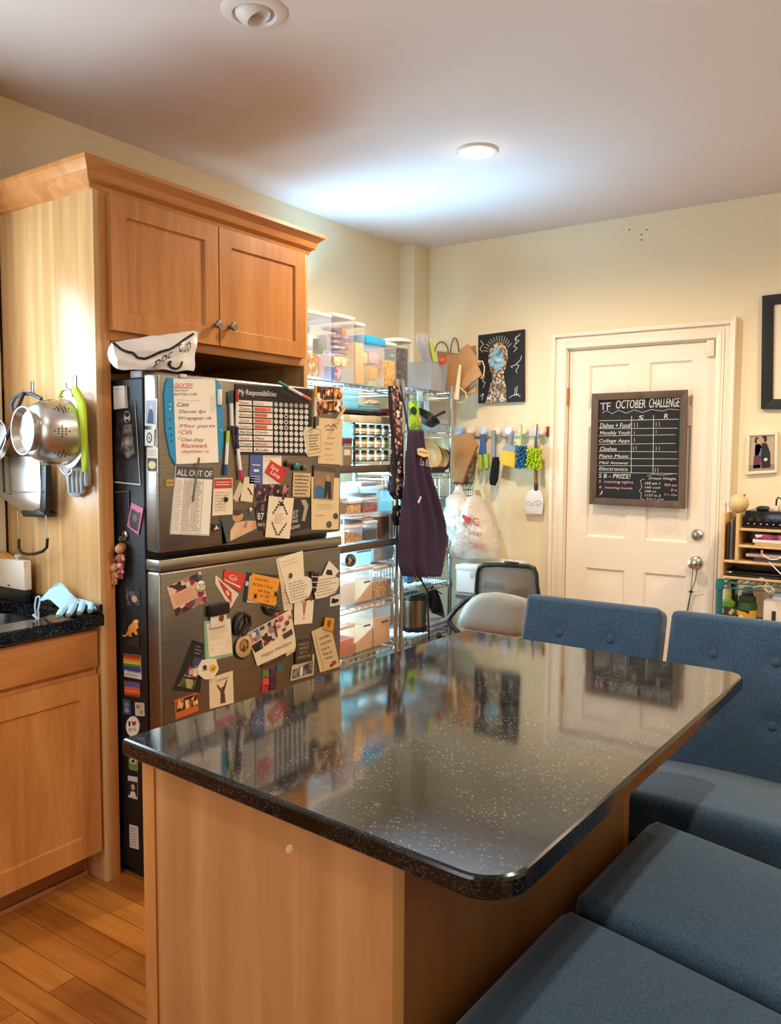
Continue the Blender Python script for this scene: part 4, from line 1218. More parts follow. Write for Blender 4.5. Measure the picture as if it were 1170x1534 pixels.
card('checklist', 'tan handwritten checklist with red flowers at the lower door far edge', 'list', c4((958, 570), (1068, 520), (1125, 772), (1008, 808)), '#cdb48c', [('handwriting', [('t', 'Love them', .3, .2, .8, .27, '#3a2f22'), ('t', 'mind them', .3, .33, .85, .4, '#3a2f22'), ('t', 'look it', .3, .46, .7, .53, '#3a2f22'), ('t', 'Take out', .3, .58, .8, .65, '#3a2f22'), ('t', 'repeat', .35, .7, .75, .77, '#3a2f22')]), ('flower_print', [('e', .75, .88, .12, .05, '#a03a34'), ('e', .6, .92, .08, .04, '#7a2a2a'), ('l', [(.12, .1), (.2, .95)], .0008, '#6a8a5a')])], lay=1)
card('yellow_magnet', 'mustard square magnet on top of the checklist', 'magnet', c4((1035, 485), (1088, 492), (1078, 568), (1022, 555)), '#c98f2a', [('figure_print', [('p', [(.3, .2), (.6, .15), (.7, .5), (.45, .85), (.3, .6)], '#8a4a1a')])], .003, 3)
# lower-left group
card('tall_black_card', 'long black bookmark with landscape photo leaning at the lower door hinge side', 'bookmark', c4((265, 618), (330, 640), (310, 925), (148, 915)), '#1c1b1e', [('photo_image', [('p', [(.35, .5), (.9, .45), (.8, .72), (.22, .7)], PH2), ('p', [(.2, .74), (.8, .76), (.75, .95), (.12, .9)], mottled('meadow_photo', ['#3a4a1e', '#7a8a3a', '#5a5a2a', '#a8a070'], 40)), ('r', .45, .3, .95, .46, '#3a4468')]), ('card_lettering', [('s', .4, .06, .9, .26, 3, '#8a8890')])])
card('hexagon_magnet', 'cream hexagon magnet with a yellow sunburst', 'magnet', c4((285, 738), (415, 725), (408, 850), (292, 845)), '#e9dcc4', [('sun_print', [('e', .7, .45, .17, .18, '#e0b02a'), ('p', [(.6, .42), (.68, .5), (.85, .34), (.7, .56)], '#4a3a14'), ('e', .33, .38, .1, .12, '#3a3733'), ('l', [(.2, .55), (.45, .5)], .001, '#5a5247')])], .004, 2, outline=[(.0, .45), (.25, .0), (.85, .02), (1, .5), (.72, .98), (.3, 1), (.03, .75)])
card('raised_arms_card', 'cream card printed with a dark figure raising both arms', 'card', c4((362, 842), (500, 798), (506, 985), (366, 1022)), '#e3cfab', [('figure_print', [('p', [(.3, .3), (.34, .28), (.52, .5), (.72, .22), (.76, .24), (.62, .56), (.66, .92), (.44, .92), (.46, .56)], '#5a3a32'), ('e', .54, .44, .05, .04, '#4a2f28')]), ('card_lettering', [('t', 'CAPTURE', .28, .13, .8, .2, '#8a7658')])])
card('sunset_photo', 'orange bordered snapshot of dancers low on the door', 'photo', c4((158, 972), (292, 925), (300, 1032), (168, 1082)), '#c9602a', [('photo_image', [('r', .04, .05, .98, .66, PH4), ('r', .45, .2, .6, .6, '#d8c0a0')])])
for i, (x, y, c, w_) in enumerate(((692, 812, '#5a7a3a', 'olive'), (735, 802, '#5a2040', 'plum'), (776, 782, '#2a6a6a', 'teal'), (692, 860, '#d0483e', 'coral'), (735, 850, '#3a1c2a', 'dark maroon'), (686, 905, '#a82a4a', 'crimson'), (733, 888, '#4a1c34', 'wine'))):
    card('poetry_magnet', 'tiny square %s magnet in the cluster under the maroon card' % w_, 'magnet', c4((x - 18, y - 15), (x + 18, y - 20), (x + 18, y + 18), (x - 18, y + 23)), c, (), .003, group='tiny square magnets')

# ------------------------------------------------------------------ magnets on the fridge's dark side
SIDE = (1, YFR + .002, (0, -1, 0))
DSIDE = (1, YFR, (0, -1, 0))
s2 = lambda *p: [(150 + x / 3.652, 480 + y / 3.652) for x, y in p]
s1 = lambda *p: [(150 + x / 2.645, 740 + y / 2.645) for x, y in p]
card('music_poster', 'black and white picture of a long-haired person on the fridge side', 'poster', s2((105, 435), (195, 440), (225, 902), (60, 885)), mottled('dark_poster', ['#0e0f10', '#1a1b1d', '#2c2e31', '#4a4c4e'], 22, kind='noise'), [('poster_figure', [('e', .52, .2, .16, .07, '#c9c6c0'), ('e', .52, .17, .12, .03, '#17181a'), ('p', [(.35, .3), (.75, .28), (.85, .62), (.55, .7), (.3, .6)], mottled('grey_figure', ['#2a2c2d', '#5a5c5b', '#8f8e8a', '#b9b8b4'], 40, kind='noise')), ('e', .54, .245, .08, .02, '#2a2a2a')]), ('paper_edge', [('r', 0, .985, 1, 1, '#dcd6cc'), ('r', .975, 0, 1, 1, '#c9c4bc')])], plane=SIDE)
card('note_dispenser', 'small off-white plastic note holder above the black and white picture', 'holder', s2((92, 362), (150, 358), (156, 480), (95, 488)), '#cfc6ba', [('lid_line_print', [('r', .05, .12, .95, .15, '#9a9186')])], .012, 1, plane=SIDE)
card('picture_holder', 'black magnetic frame outline below the black and white picture', 'picture holder', s2((75, 935), (165, 930), (165, 1050), (80, 1060)), '#0d0d0e', [('frame_edge_print', [('l', [(.1, .05), (.95, .03), (.98, .8)], .002, '#55524f')])], .004, plane=SIDE)
card('pink_photo_magnet', 'pink bordered photo magnet of a hugging pair on the fridge side', 'magnet', s2((178, 995), (242, 1028), (215, 1172), (155, 1125)), '#c96a8a', [('photo_image', [('p', [(.08, .22), (.9, .2), (.92, .92), (.1, .95)], PH3), ('e', .5, .5, .2, .14, '#7a4a52')])], .003, 1, plane=SIDE)
p = P(*s2((137, 1178))[0], 1, YFR)
o = thing('round_badge_magnet', 'round silver badge magnet above the keyring dolls', 'magnet', p)
obj(B().lathe([(0, 0), (.016, 0), (.016, .004), (.012, .006), (0, .006)], axisM(p, (0, -1, 0))), 'rim', M_CHROME, o)
obj(B().lathe([(0, .006), (.010, .006), (.010, .0068), (0, .0068)], axisM(p, (0, -1, 0))), 'face', plain('#3a3a3c'), o)
# dolls
def doll(lab, x, y, s_, body, head, hair):
    p = P(*s2((x, y))[0], 1, YFR) + Vector((0, -.022, 0))
    d_ = thing('doll_keyring', lab, 'keyring doll', p - Vector((0, 0, .03 * s_)))
    obj(B().ell(p, (.014 * s_, .010 * s_, .018 * s_), 14, 10), 'body', plain(body), d_)
    hd = obj(B().ell(p + Vector((0, -.003, .028 * s_)), (.015 * s_, .013 * s_, .014 * s_), 14, 10), 'head', plain(head), d_)
    obj(B().ell(p + Vector((0, .003 * s_, .032 * s_)), (.0165 * s_, .013 * s_, .014 * s_), 14, 10), 'hair', plain(hair), hd)
    for sx in (-1, 1):
        obj(B().rings([(p + Vector((.008 * sx * s_, 0, .010 * s_)), .005 * s_), (p + Vector((.018 * sx * s_, -.003, -.004 * s_)), .004 * s_)], 8), 'arm', plain(head), d_)
        obj(B().rings([(p + Vector((.006 * sx * s_, 0, -.012 * s_)), .006 * s_), (p + Vector((.009 * sx * s_, -.003, -.03 * s_)), .005 * s_)], 8), 'leg', plain(body), d_)
    obj(B().loop([p + Vector((.006 * math.cos(a_ * .5236), 0, .05 * s_ + .008 + .008 * math.sin(a_ * .5236))) for a_ in range(12)], .0012, 6), 'ring', M_CHROME, d_)
doll('curly-haired keyring doll hanging on the fridge side', 143, 1300, 1.15, '#8a3a3a', '#b5793f', '#7a4a22')
doll('red keyring doll lowest of the dangling pair', 146, 1372, .75, '#8a1f33', '#c98a6a', '#5a1a22')
doll('tan keyring doll with a picture tag beside the panel edge', 112, 1392, .95, '#b8864a', '#d0a066', '#c98f4a')
card('photo_tile_magnet', 'square dark photo tile above the orange monkey', 'magnet', s1((105, 372), (158, 375), (160, 445), (108, 440)), PH3, [('photo_image', [('e', .6, .6, .22, .2, '#b08a6a'), ('e', .4, .3, .25, .15, '#4a4a50')])], .002, plane=SIDE)
mk = s1((90, 495), (158, 495), (158, 565), (90, 565))
card('monkey_magnet', 'flat orange monkey cut-out magnet with a curling tail', 'magnet', mk, '#e0913a', [('ear_print', [('e', .82, .16, .05, .05, '#f0c48a')])], .003, plane=SIDE, outline=[(.0, .9), (.18, .93), (.32, .72), (.4, .4), (.6, .22), (.68, .06), (.85, .02), (.95, .14), (.9, .32), (.95, .5), (.8, .62), (.92, .88), (.78, .9), (.66, .72), (.5, .84), (.56, 1), (.4, .98), (.38, .86), (.2, 1), (.02, .98)])
card('dark_shape_magnet', 'dark rubber shape magnet right under the orange monkey', 'magnet', s1((115, 575), (158, 560), (158, 608), (108, 605)), '#232225', [('ridge_pattern', [('l', [(.1, .3), (.5, .6), (.9, .2)], .0012, '#4a484a')])], .003, plane=SIDE)  # small dark shape below the monkey
card('rainbow_magnet', 'rainbow striped magnet with a white lettered base', 'magnet', s1((95, 632), (162, 640), (166, 735), (98, 722)), '#d8d4ce', [('rainbow_stripes', [('r', 0, 0, 1, .1, '#8a3a20')] + [('r', 0, .1 + i * .1, 1, .2 + i * .1, c) for i, c in enumerate(('#c84a1e', '#e08a2a', '#d8c23a', '#4a8a3a', '#2a4a8a', '#4a3a7a'))]), ('lettering', [('t', 'NEW YORK', .2, .62, .9, .76, '#1c1c22'), ('s', .1, .82, .9, .94, 1, '#8a8a90')])], .002, plane=SIDE)
card('sunset_magnet', 'orange and blue landscape magnet under the rainbow stripes', 'magnet', s1((98, 740), (158, 748), (160, 805), (100, 798)), '#d8602a', [('sky_print', [('r', 0, 0, 1, .35, '#5a5a8a'), ('r', 0, .6, 1, .66, '#f0a060'), ('r', 0, .85, 1, 1, '#8a3a1e')])], .002, plane=SIDE)
card('blue_tile_magnet', 'small slate blue tile magnet under the landscape magnet', 'magnet', s1((92, 812), (122, 815), (126, 876), (94, 870)), '#3a4a66', [('tile_print', [('e', .5, .35, .3, .2, '#6a7a9a'), ('e', .5, .72, .3, .16, '#8a9ab4')])], .002, plane=SIDE)
card('white_tile_magnet', 'small patterned cream tile magnet beside the slate blue one', 'magnet', s1((140, 825), (176, 828), (178, 880), (142, 878)), '#cfc6b2', [('tile_print', [('r', .15, .15, .5, .45, '#8a8a78'), ('r', .5, .55, .85, .88, '#a39a7a'), ('r', .55, .12, .85, .4, '#b8ae94')])], .002, plane=SIDE)
qq = s1((106, 880), (158, 880), (158, 960), (106, 960))
card('heart_magnet', 'white oval magnet reading I love with a red heart', 'magnet', qq, '#efe9e2', [('lettering', [('t', 'I', .2, .24, .34, .48, '#16161a'), ('t', 'NEW', .2, .58, .5, .74, '#16161a'), ('t', 'YK', .56, .58, .8, .74, '#16161a')]), ('heart_print', [('p', [(.62, .5), (.45, .34), (.46, .25), (.54, .23), (.62, .3), (.70, .23), (.80, .25), (.80, .34)], '#c4202a')])], .003, plane=SIDE, outline=rd(24))
card('green_magnet', 'green and grey sticker magnet just under the island slab corner', 'magnet', s1((115, 1045), (152, 1045), (152, 1098), (117, 1090)), '#6f8a4a', [('sticker_print', [('e', .5, .25, .4, .25, '#c9c9c0'), ('e', .5, .25, .2, .14, '#2a2a2a')])], .002, plane=SIDE)
card('portrait_strip', 'black and white portrait strip low on the fridge side', 'photo', s1((112, 1115), (150, 1122), (150, 1210), (114, 1200)), '#d0ccc4', [('portrait_print', [('r', .0, .22, 1, .9, '#1d1c1e'), ('e', .55, .48, .2, .14, '#c9a890'), ('p', [(.2, .9), (.35, .68), (.75, .68), (.9, .9)], '#e0dcd4')])], .002, plane=SIDE)
card('white_label', 'white printed label nearest the floor on the fridge side', 'label', s1((118, 1308), (152, 1318), (155, 1408), (120, 1398)), '#cfcac2', [('printed_lettering', [('s', .12, .08, .85, .92, 7, '#85817a')])], .002, plane=SIDE)
# on the freezer door's narrow edge
card('edge_photo_magnet', 'blue-grey snapshot topmost on the freezer door narrow edge', 'photo', s2((252, 430), (315, 428), (312, 582), (248, 575)), '#d9d6d0', [('photo_image', [('r', .08, .06, .92, .92, '#9aa3b4'), ('p', [(.2, .9), (.3, .5), (.5, .3), (.7, .5), (.75, .9)], '#3f4a63'), ('e', .55, .3, .12, .08, '#d8b8a0')])], .002, plane=DSIDE)
card('edge_round_magnet', 'white square magnet with an oval ring on the freezer door narrow edge', 'magnet', s2((250, 598), (300, 596), (298, 688), (250, 685)), '#dcd8d0', [('ring_print', [('e', .5, .5, .3, .33, '#3a3a3a'), ('e', .5, .5, .2, .23, '#dcd8d0'), ('e', .5, .5, .08, .12, '#6a6a6a')])], .003, plane=DSIDE)
card('edge_label_magnet', 'two-part cream label lowest on the freezer door narrow edge', 'label', s2((260, 695), (318, 698), (318, 832), (260, 830)), '#ddd5c8', [('label_print', [('s', .1, .08, .9, .34, 3, '#9a948a'), ('r', .05, .42, .95, .95, '#4a4436'), ('e', .5, .7, .35, .16, '#e0c88a')])], .002, plane=DSIDE)

# ------------------------------------------------------------------ on top of the fridge
m_ = thing('mailing_bag', 'crumpled white plastic bag with black edging on top of the fridge', 'bag', (-2.2, 1.8, 1.70))
def bagf(u, v):
    # front face of the bag hanging a little over the fridge top, quadrilateral between photographed corners
    A, Bq, Cq, D = P(168, 512, 0, -2.15), P(297, 494, 0, -2.10), P(290, 556, 0, -2.06), P(178, 553, 0, -2.13)
    p = (A * (1 - u) + Bq * u) * (1 - v) + (D * (1 - u) + Cq * u) * v
    k = math.sin(math.pi * u) * math.sin(math.pi * v)
    p = p + Vector((.03 * k + .010 * noise.noise(Vector((u * 5, v * 4, 1))), 0, .006 * noise.noise(Vector((u * 6, v * 5, 7)))))
    return p
def closed(front, thick, nu, nv):
    """pillow-like body: front sheet and a back sheet pushed by thick"""
    b = B()
    V = [[b.bm.verts.new(front(i / nu, j / nv)) for j in range(nv + 1)] for i in range(nu + 1)]
    Wv = [[V[i][j] if i in (0, nu) or j in (0, nv) else b.bm.verts.new(V[i][j].co + thick(i / nu, j / nv)) for j in range(nv + 1)] for i in range(nu + 1)]
    for i in range(nu):
        for j in range(nv):
            b.bm.faces.new((V[i][j], V[i + 1][j], V[i + 1][j + 1], V[i][j + 1]))
            f = [Wv[i][j + 1], Wv[i + 1][j + 1], Wv[i + 1][j], Wv[i][j]]
            if len(set(f)) == 4 and not all(a in sum(V, []) for a in f):
                try:
                    b.bm.faces.new(f)
                except ValueError:
                    pass
    return b
M_BAGW = mat('white_poly_bag', '#e2dcd8', .35, vary=.06, vscale=20)
obj(closed(bagf, lambda u, v: Vector((-.16 * (math.sin(math.pi * u) * math.sin(math.pi * v)) ** .5, 0, 0)), 22, 14), 'bag_body', M_BAGW, m_, smooth=70)
def bagp(u, v, d=.002):
    return bagf(u, v) + Vector((d, -d * .3, 0))
b = B()
for pts in ([(.0, .02), (.12, .42), (.22, .62), (.30, .66), (.42, .55), (.7, .30), (.98, .04)],):
    fine = []
    for (u0, v0), (u1, v1) in zip(pts, pts[1:]):
        fine += [bagp(u0 + (u1 - u0) * k / 6, v0 + (v1 - v0) * k / 6, .003) for k in range(6)]
    b.tube(fine, .0042, 6)
obj(b, 'black_edging', M_BLACK, m_)
b = B(); b.keep = True
for body, u0, v0, u1, v1 in (('ouo', .70, .30, .90, .52), ('poc', .42, .70, .62, .95)):
    pol, w, h = text_polys(body)
    for q_ in pol:
        b.poly([bagp(u0 + x / w * (u1 - u0), v1 - y / h * (v1 - v0) - .22 * (x / w) * (body == 'poc'), .003) for x, y in q_])
n_ = 14
for i in range(n_):
    a0_, a1_ = R(-210 + 240 * i / n_), R(-210 + 240 * (i + 1) / n_)
    b.poly([bagp(.70 + r_ * math.cos(-a) * .62, .82 + r_ * math.sin(-a) * .9, .004) for r_, a in ((.11, a0_), (.17, a0_), (.17, a1_), (.11, a1_))])
obj(b, 'printed_lettering', mat('bag_print_black', '#1a1a1c', .5), m_, smooth=0)
tag(obj(B().box(-2.36, -2.22, 1.712, 1.78, 1.702, 1.74, .006).box(-2.34, -2.24, 1.72, 1.77, 1.74, 1.748, .003), 'black_case', M_BLACK), 'black case lying on the fridge beside the white bag', 'case')
# ------------------------------------------------------------------ wire shelving
M_WIRE = mat('chrome_wire', '#c3c6ca', .22, 1.0)
M_EDGE = mat('brown_shelf_edge', '#5a4a3e', .5)
def wire_rack(label, x0, x1, y0, y1, decks, brown=(), post_top=1.83):
    t = thing('wire_shelving_unit', label, 'shelving', ((x0 + x1) / 2, (y0 + y1) / 2, 0))
    for x in (x0, x1):
        for y in (y0, y1):
            obj(B().cyl((x, y, .02), (x, y, post_top), .0125, n=12).cyl((x, y, post_top), (x, y, post_top + .006), .010, n=12).cyl((x, y, 0), (x, y, .022), .017, n=12), 'post', M_WIRE, t)
    for z in decks:
        b = B()
        for dz in (0, -.028):
            for a, c in (((x0, y0), (x1, y0)), ((x1, y0), (x1, y1)), ((x1, y1), (x0, y1)), ((x0, y1), (x0, y0))):
                b.cyl((a[0], a[1], z - .004 + dz), (c[0], c[1], z - .004 + dz), .0034, n=6)
        n = int((y1 - y0) / .026)
        for i in range(1, n):
            y = y0 + (y1 - y0) * i / n
            b.cyl((x0, y, z - .002), (x1, y, z - .002), .0019, n=5, caps=False)
        zz = [(x1, y0 + (y1 - y0) * i / (n // 2 * 2), z - .005 - .027 * (i % 2)) for i in range(n // 2 * 2 + 1)]
        b.tube(zz, .0017, 5)
        for f in (.33, .67):
            b.cyl((x0 + (x1 - x0) * f, y0, z - .006), (x0 + (x1 - x0) * f, y1, z - .006), .0026, n=5)
        for x in (x0, x1):
            for y in (y0, y1):
                b.cyl((x, y, z - .04), (x, y, z + .004), .017, .0155, n=12)
        d = obj(b, 'wire_deck', M_WIRE, t)
        if z in brown:
            obj(B().box(x1 + .005, x1 + .012, y0 + .02, y1 - .02, z - .03, z + .004, .001), 'front_strip', M_EDGE, d)
    return t
LX0, LX1, LY0, LY1 = -2.885, -2.482, 2.70, 3.655
RX0, RX1, RY0, RY1 = -2.80, -2.482, 3.705, 4.235
LD = (1.782, 1.372, .974, .660, .400, .13)
RD = (1.800, 1.565, 1.325, .838, .672, .392, .13)
wire_rack('chrome wire shelving unit beside the fridge packed with food containers', LX0, LX1, LY0, LY1, LD, (1.372, .974))
wire_rack('narrower chrome wire rack at the corner holding pans and baskets', RX0, RX1, RY0, RY1, RD)

CLR = clear('clear_tub', '#f4f6fa', .085)
CLRB = clear('cyan_tub', '#a9e2ee', .45)
CLRG = clear('grey_tub', '#c9ccd4', .35)
LID = mat('blush_lid', '#ecd9d3', .4)
LIDW = mat('white_lid', '#eceaec', .4)
LIDC = mat('lilac_lid', '#c9bcd8', .4)
FLOUR = mat('tan_flour', '#dcae7c', .9, vary=.06, vscale=30)
NUTS = mottled('nut_mix', ['#b5783a', '#d9a561', '#8a5526', '#c98c4a'], 110)
GRAN = mottled('granola', ['#b98246', '#d6a868', '#8f5a2a', '#e0b97a'], 140)
DARKF = mottled('dark_fruit', ['#1b1517', '#3a1f2a', '#241a1c', '#4a2a30'], 90)
REDF = mottled('dried_cranberry', ['#8a2f22', '#b4492c', '#6a1f1a', '#c9633a'], 100)
def span(u0, u1, v, x):
    a, c = P(u0, v, 0, x), P(u1, v, 0, x)
    return a.y, c.y
def tub(label, u0, u1, vt, z0, xf, depth=.2, lid=LID, fill=None, level=.6, body=CLR, slope=0.0, cat='food container', group=None, name='food_container', lidh=.022, clasp=False, z1=None):
    """clear box with a lid and its contents, standing at z0; its front face shows between columns u0..u1 up to row vt"""
    zt = z1 if z1 is not None else P((u0 + u1) / 2, vt, 0, xf).z
    y0, y1 = span(u0, u1, vt, xf)
    t = thing(name, label, cat, (xf - depth / 2, (y0 + y1) / 2, z0), group=group)
    h = zt - z0
    zl = zt - lidh
    g = .0015
    b = B()
    b.box(xf - depth, xf, y0 + g, y1 - g, z0 + .001, zl, .006)
    obj(b, 'tub', body, t)
    obj(B().box(xf - depth - .002, xf + .003, y0 - .0005, y1 + .0005, zl, zt - .004, .006).box(xf - depth + .02, xf - .02, y0 + .015, y1 - .015, zt - .005, zt, .003), 'lid', lid, t)
    if fill is not None:
        k = .005
        zf = z0 + (zl - z0) * level
        if slope:
            b = B().prism([(xf - k, y0 + k, z0 + k), (xf - k, y1 - k, z0 + k), (xf - k, y1 - k, zf + slope / 2), (xf - k, y0 + k, max(z0 + .012, zf - slope / 2))], (-(depth - 2 * k), 0, 0))
        else:
            b = B().box(xf - depth + k, xf - k, y0 + k, y1 - k, z0 + k, zf, .004)
        obj(b, 'contents', fill, t)
    if clasp:
        ym = (y0 + y1) / 2 + .1 * (y1 - y0)
        zc = z0 + h * .55
        obj(B().box(xf, xf + .006, ym - (y1 - y0) * .18, ym + (y1 - y0) * .18, zc - .004, zc + .004, .002), 'label_strip', plain('#5a4a4e'), t)
    return t
def pack(t, name, c, u0, u1, v0, v1, x, depth=.05, bev=.008):
    a, q = P(u0, v0, 0, XT), P(u1, v1, 0, XT)      # laid out on the bin's front face, set back inside it
    return obj(B().box(x - depth, x - .006, a.y + .003, q.y - .003, max(q.z, LD[0] + .006), a.z, bev), name, tocol(c), t)

# --- top of the left unit
XT = -2.50
Z = LD[0]
PUR = mottled('pink_snack_boxes', ['#8a5a78', '#c9a3b8', '#6a3a5a', '#e0c9d4', '#a87a98'], 40)
t = tub('large clear snack bin with a blush lid next to the cabinet end', 440, 497.5, 463, Z, XT, .30, body=CLR)
pack(t, 'snack_pack', mottled('nutty_pack', ['#d9a04a', '#b87a2a', '#e9c27a', '#8a5526'], 60), 467, 484, 527, 565, XT - .02)
pack(t, 'snack_pack', '#1c1a1e', 458, 466, 532, 566, XT - .03)
pack(t, 'snack_pack', mottled('silver_pack', ['#b8b4c0', '#e2e0e8', '#8a8694', '#d8b8b0'], 30), 462, 486, 500, 525, XT - .06)
pack(t, 'snack_pack', '#c9907a', 459, 470, 488, 512, XT - .03)
pack(t, 'snack_pack', '#5a6a4a', 486, 495, 505, 530, XT - .03)
pack(t, 'snack_pack', '#b58aa0', 486, 496, 532, 566, XT - .03)
pack(t, 'snack_pack', '#dfe4f2', 462, 496, 478, 498, XT - .12)
t = tub('large clear snack bin with pink snack boxes beside the cabinet-end bin', 498.5, 531.5, 470, Z, XT, .30)
pack(t, 'snack_pack', '#7a1f48', 500, 520, 488, 497, XT - .03)
pack(t, 'snack_pack', '#a8683a', 521, 529, 489, 503, XT - .03)
for i, (v0, v1) in enumerate(((499, 508), (509, 516), (517, 524), (526, 531))):
    pack(t, 'snack_pack', PUR, 507, 529, v0, v1, XT - .02, .12, .003)
pack(t, 'snack_pack', '#8a8490', 500, 506, 500, 525, XT - .04)
pack(t, 'snack_pack', mottled('cracker_bag', ['#e0b987', '#f0d5a8', '#b88a56'], 50), 507, 529, 532, 550, XT - .02)
pack(t, 'snack_pack', '#3a5aa8', 499, 509, 548, 570, XT - .02)
pack(t, 'snack_pack', mottled('red_pouch', ['#a83a4a', '#d8b0b4', '#7a2430'], 50), 510, 521, 549, 571, XT - .03)
tub('tall narrow bin of tan flour between pink snack boxes and blue-lidded bag', 533, 547, 482, Z, XT, .24, fill=FLOUR, level=.72)
# blue sealed bag-like canister
y0, y1 = span(548.5, 577, 520, XT)
zt = P(560, 502, 0, XT).z
t = thing('food_container', 'clear canister with a bright blue lid on the top shelf', 'food container', (XT - .1, (y0 + y1) / 2, Z))
obj(B().box(XT - .2, XT, y0, y1, Z + .001, zt - .045, .01), 'tub', CLR, t)
obj(B().box(XT - .205, XT + .004, y0 - .003, y1 + .003, zt - .05, zt - .012, .008).box(XT - .18, XT - .02, y0 + .01, y1 - .01, zt - .012, zt, .005), 'lid', mat('sky_blue_lid', '#2aa3dc', .3), t)
pack(t, 'snack_pack', '#c9a8b4', 559, 574, 526, 546, XT - .02)
pack(t, 'snack_pack', '#e2c89a', 549, 558, 526, 545, XT - .02)
pack(t, 'snack_pack', '#b8a078', 549, 560, 547, 576, XT - .02)
pack(t, 'snack_pack', '#dba24a', 561, 575, 548, 570, XT - .03)
t = tub('small clear bin of golden pasta with a teal scoop on the top shelf', 578, 594.5, 512, Z, XT, .16, fill=mottled('golden_pasta', ['#d89a3a', '#e8b65a', '#c07f28'], 120), level=.66)
p = P(587, 536, 0, XT - .03)
obj(B().ell(p + Vector((0, 0, .008)), (.016, .018, .012), 14, 8), 'scoop', plain('#3fa79a'), t)
p = P(594, 520, 0, XT - .13)
zt = P(606, 510, 0, XT - .13).z
rr_ = .075
t = thing('round_canister', 'round canister of black contents with a wide blush lid at the unit end', 'canister', (p.x - .02, p.y - .01, RD[0]))
Mx = axisM((XT - .12, p.y - .02, RD[0]), (0, 0, 1))
hh = zt - RD[0]
obj(B().lathe([(0, .001), (rr_ - .004, .001), (rr_, .01), (rr_, hh - .03), (rr_ - .004, hh - .026)], Mx, 32, False), 'tub', CLR, t)
obj(B().lathe([(0, .006), (rr_ - .008, .006), (rr_ - .008, hh * .78), (0, hh * .8)], Mx, 28, False), 'contents', mottled('black_beans', ['#17161a', '#2c2a2e', '#201c1f', '#4a4648'], 60), t)
obj(B().lathe([(0, hh - .026), (rr_ + .012, hh - .026), (rr_ + .014, hh - .012), (rr_ - .01, hh - .004), (0, hh)], Mx, 32, False), 'lid', LID, t)

# --- level under the top
Z = LD[1]
XS = -2.51
ys = lambda u, v, x=XS: P(u, v, 0, x)
# spice rack
a, q = ys(531, 633), ys(590, 697)
t = thing('spice_rack', 'dark steel three-tier spice rack on the second shelf', 'rack', (XS - .04, (a.y + q.y) / 2, Z))
M_RACK = mat('dark_steel', '#6a6866', .35, .9)
zt = a.z
for y in (a.y + .004, q.y - .004):
    b = B().box(XS - .085, XS - .077, y - .004, y + .004, Z, zt).box(XS - .008, XS, y - .004, y + .004, Z, zt).box(XS - .085, XS, y - .004, y + .004, zt - .008, zt)
    obj(b, 'side_frame', M_RACK, t)
tiers = [ys(560, v).z for v in (690, 670.5, 651.5)]
for z in tiers:
    b = B().box(XS - .083, XS - .004, a.y, q.y, z - .004, z - .001)
    b.cyl((XS - .002, a.y, z + .014), (XS - .002, q.y, z + .014), .002, n=6)
    obj(b, 'tier', M_RACK, t)
M_JAR = clear('jar_glass', '#e9e6dc', .15)
spice = ['#6a4a2a', '#8a5a22', '#4a3a22', '#9a7a3a', '#5a2a1a', '#7a6a3a', '#a8762a', '#5a4a2a', '#b88a2a', '#c9a03a', '#3a3022', '#6a5030', '#8a6a4a', '#5c4226', '#74512c']
jar0 = None
tn = ('bottom', 'middle', 'top')
on_ = ('first', 'second', 'third', 'fourth', 'fifth')
for k, z in enumerate(tiers):
    for i in range(5):
        y = a.y + .012 + (q.y - a.y - .024) * (i + .5) / 5
        lab = '%s spice jar from the fridge side on the rack %s tier' % (on_[i], tn[k])
        r_ = .0185
        h_ = min(.062, (tiers[1] - tiers[0]) * .78)
        c_ = (XS - .026, y, z)
        j = thing('spice_jar', lab, 'jar', c_, group='spice jars on the rack')
        if jar0 is None:
            jar0 = {}
            b1 = B().lathe([(0, 0), (r_, 0), (r_, h_ * .75), (r_ * .8, h_ * .8), (r_ * .8, h_ * .82)], None, 14, False)
            b2 = B().lathe([(r_ * .9, h_ * .8), (r_ * .9, h_), (0, h_), ], None, 14, False)
            b3 = B().lathe([(r_ + .0006, h_ * .12), (r_ + .0006, h_ * .6)], None, 14, False)
            jar0 = [obj(b1, 'glass', plain(spice[0]), j, True), obj(b2, 'lid', mat('jar_lid', '#3a3836', .3, .8), j, True), obj(b3, 'paper_label', mat('cream_label', '#e8dcb8', .7), j, True)]
        else:
            for o_ in jar0:
                c2 = o_.copy()
                if o_.name.startswith('glass'):
                    c2.data = o_.data.copy()
                    c2.data.materials[0] = plain(spice[k * 5 + i])
                COL.objects.link(c2)
                c2.parent = j
def boxthing(name, label, cat, col, u0, u1, v0, v1, x, depth, z0=None, bev=.004, parts=(), group=None, z1=None):
    a, q = P(u0, v0, 0, x), P(u1, v1, 0, x)
    zb = q.z if z0 is None else z0
    za = a.z if z1 is None else z1
    o = obj(B().box(x - depth, x, a.y, q.y, zb + .0005, za, bev), name, tocol(col))
    tag(o, label, cat, group)
    for pn, (f0, g0, f1, g1), c in parts:
        A = Vector((x, a.y + (q.y - a.y) * f0, za + (zb - za) * g0)); C = Vector((x, a.y + (q.y - a.y) * f1, za + (zb - za) * g1))
        obj(B().box(x, x + .0012, A.y, C.y, C.z, A.z), pn, tocol(c), o)
    return o
boxthing('storage_box', 'flat cream box lying on top of the spice rack', 'box', mottled('cream_books', ['#d8c9b0', '#c9b89a', '#e2d8c4', '#bfae90'], 12), 515, 590, 620.5, 633, -2.505, .22, z0=zt + .001, bev=.003, parts=(('pink_print', (.75, .1, .98, .9), '#dba8a0'),))
zt2 = P(552, 620.5, 0, -2.505).z
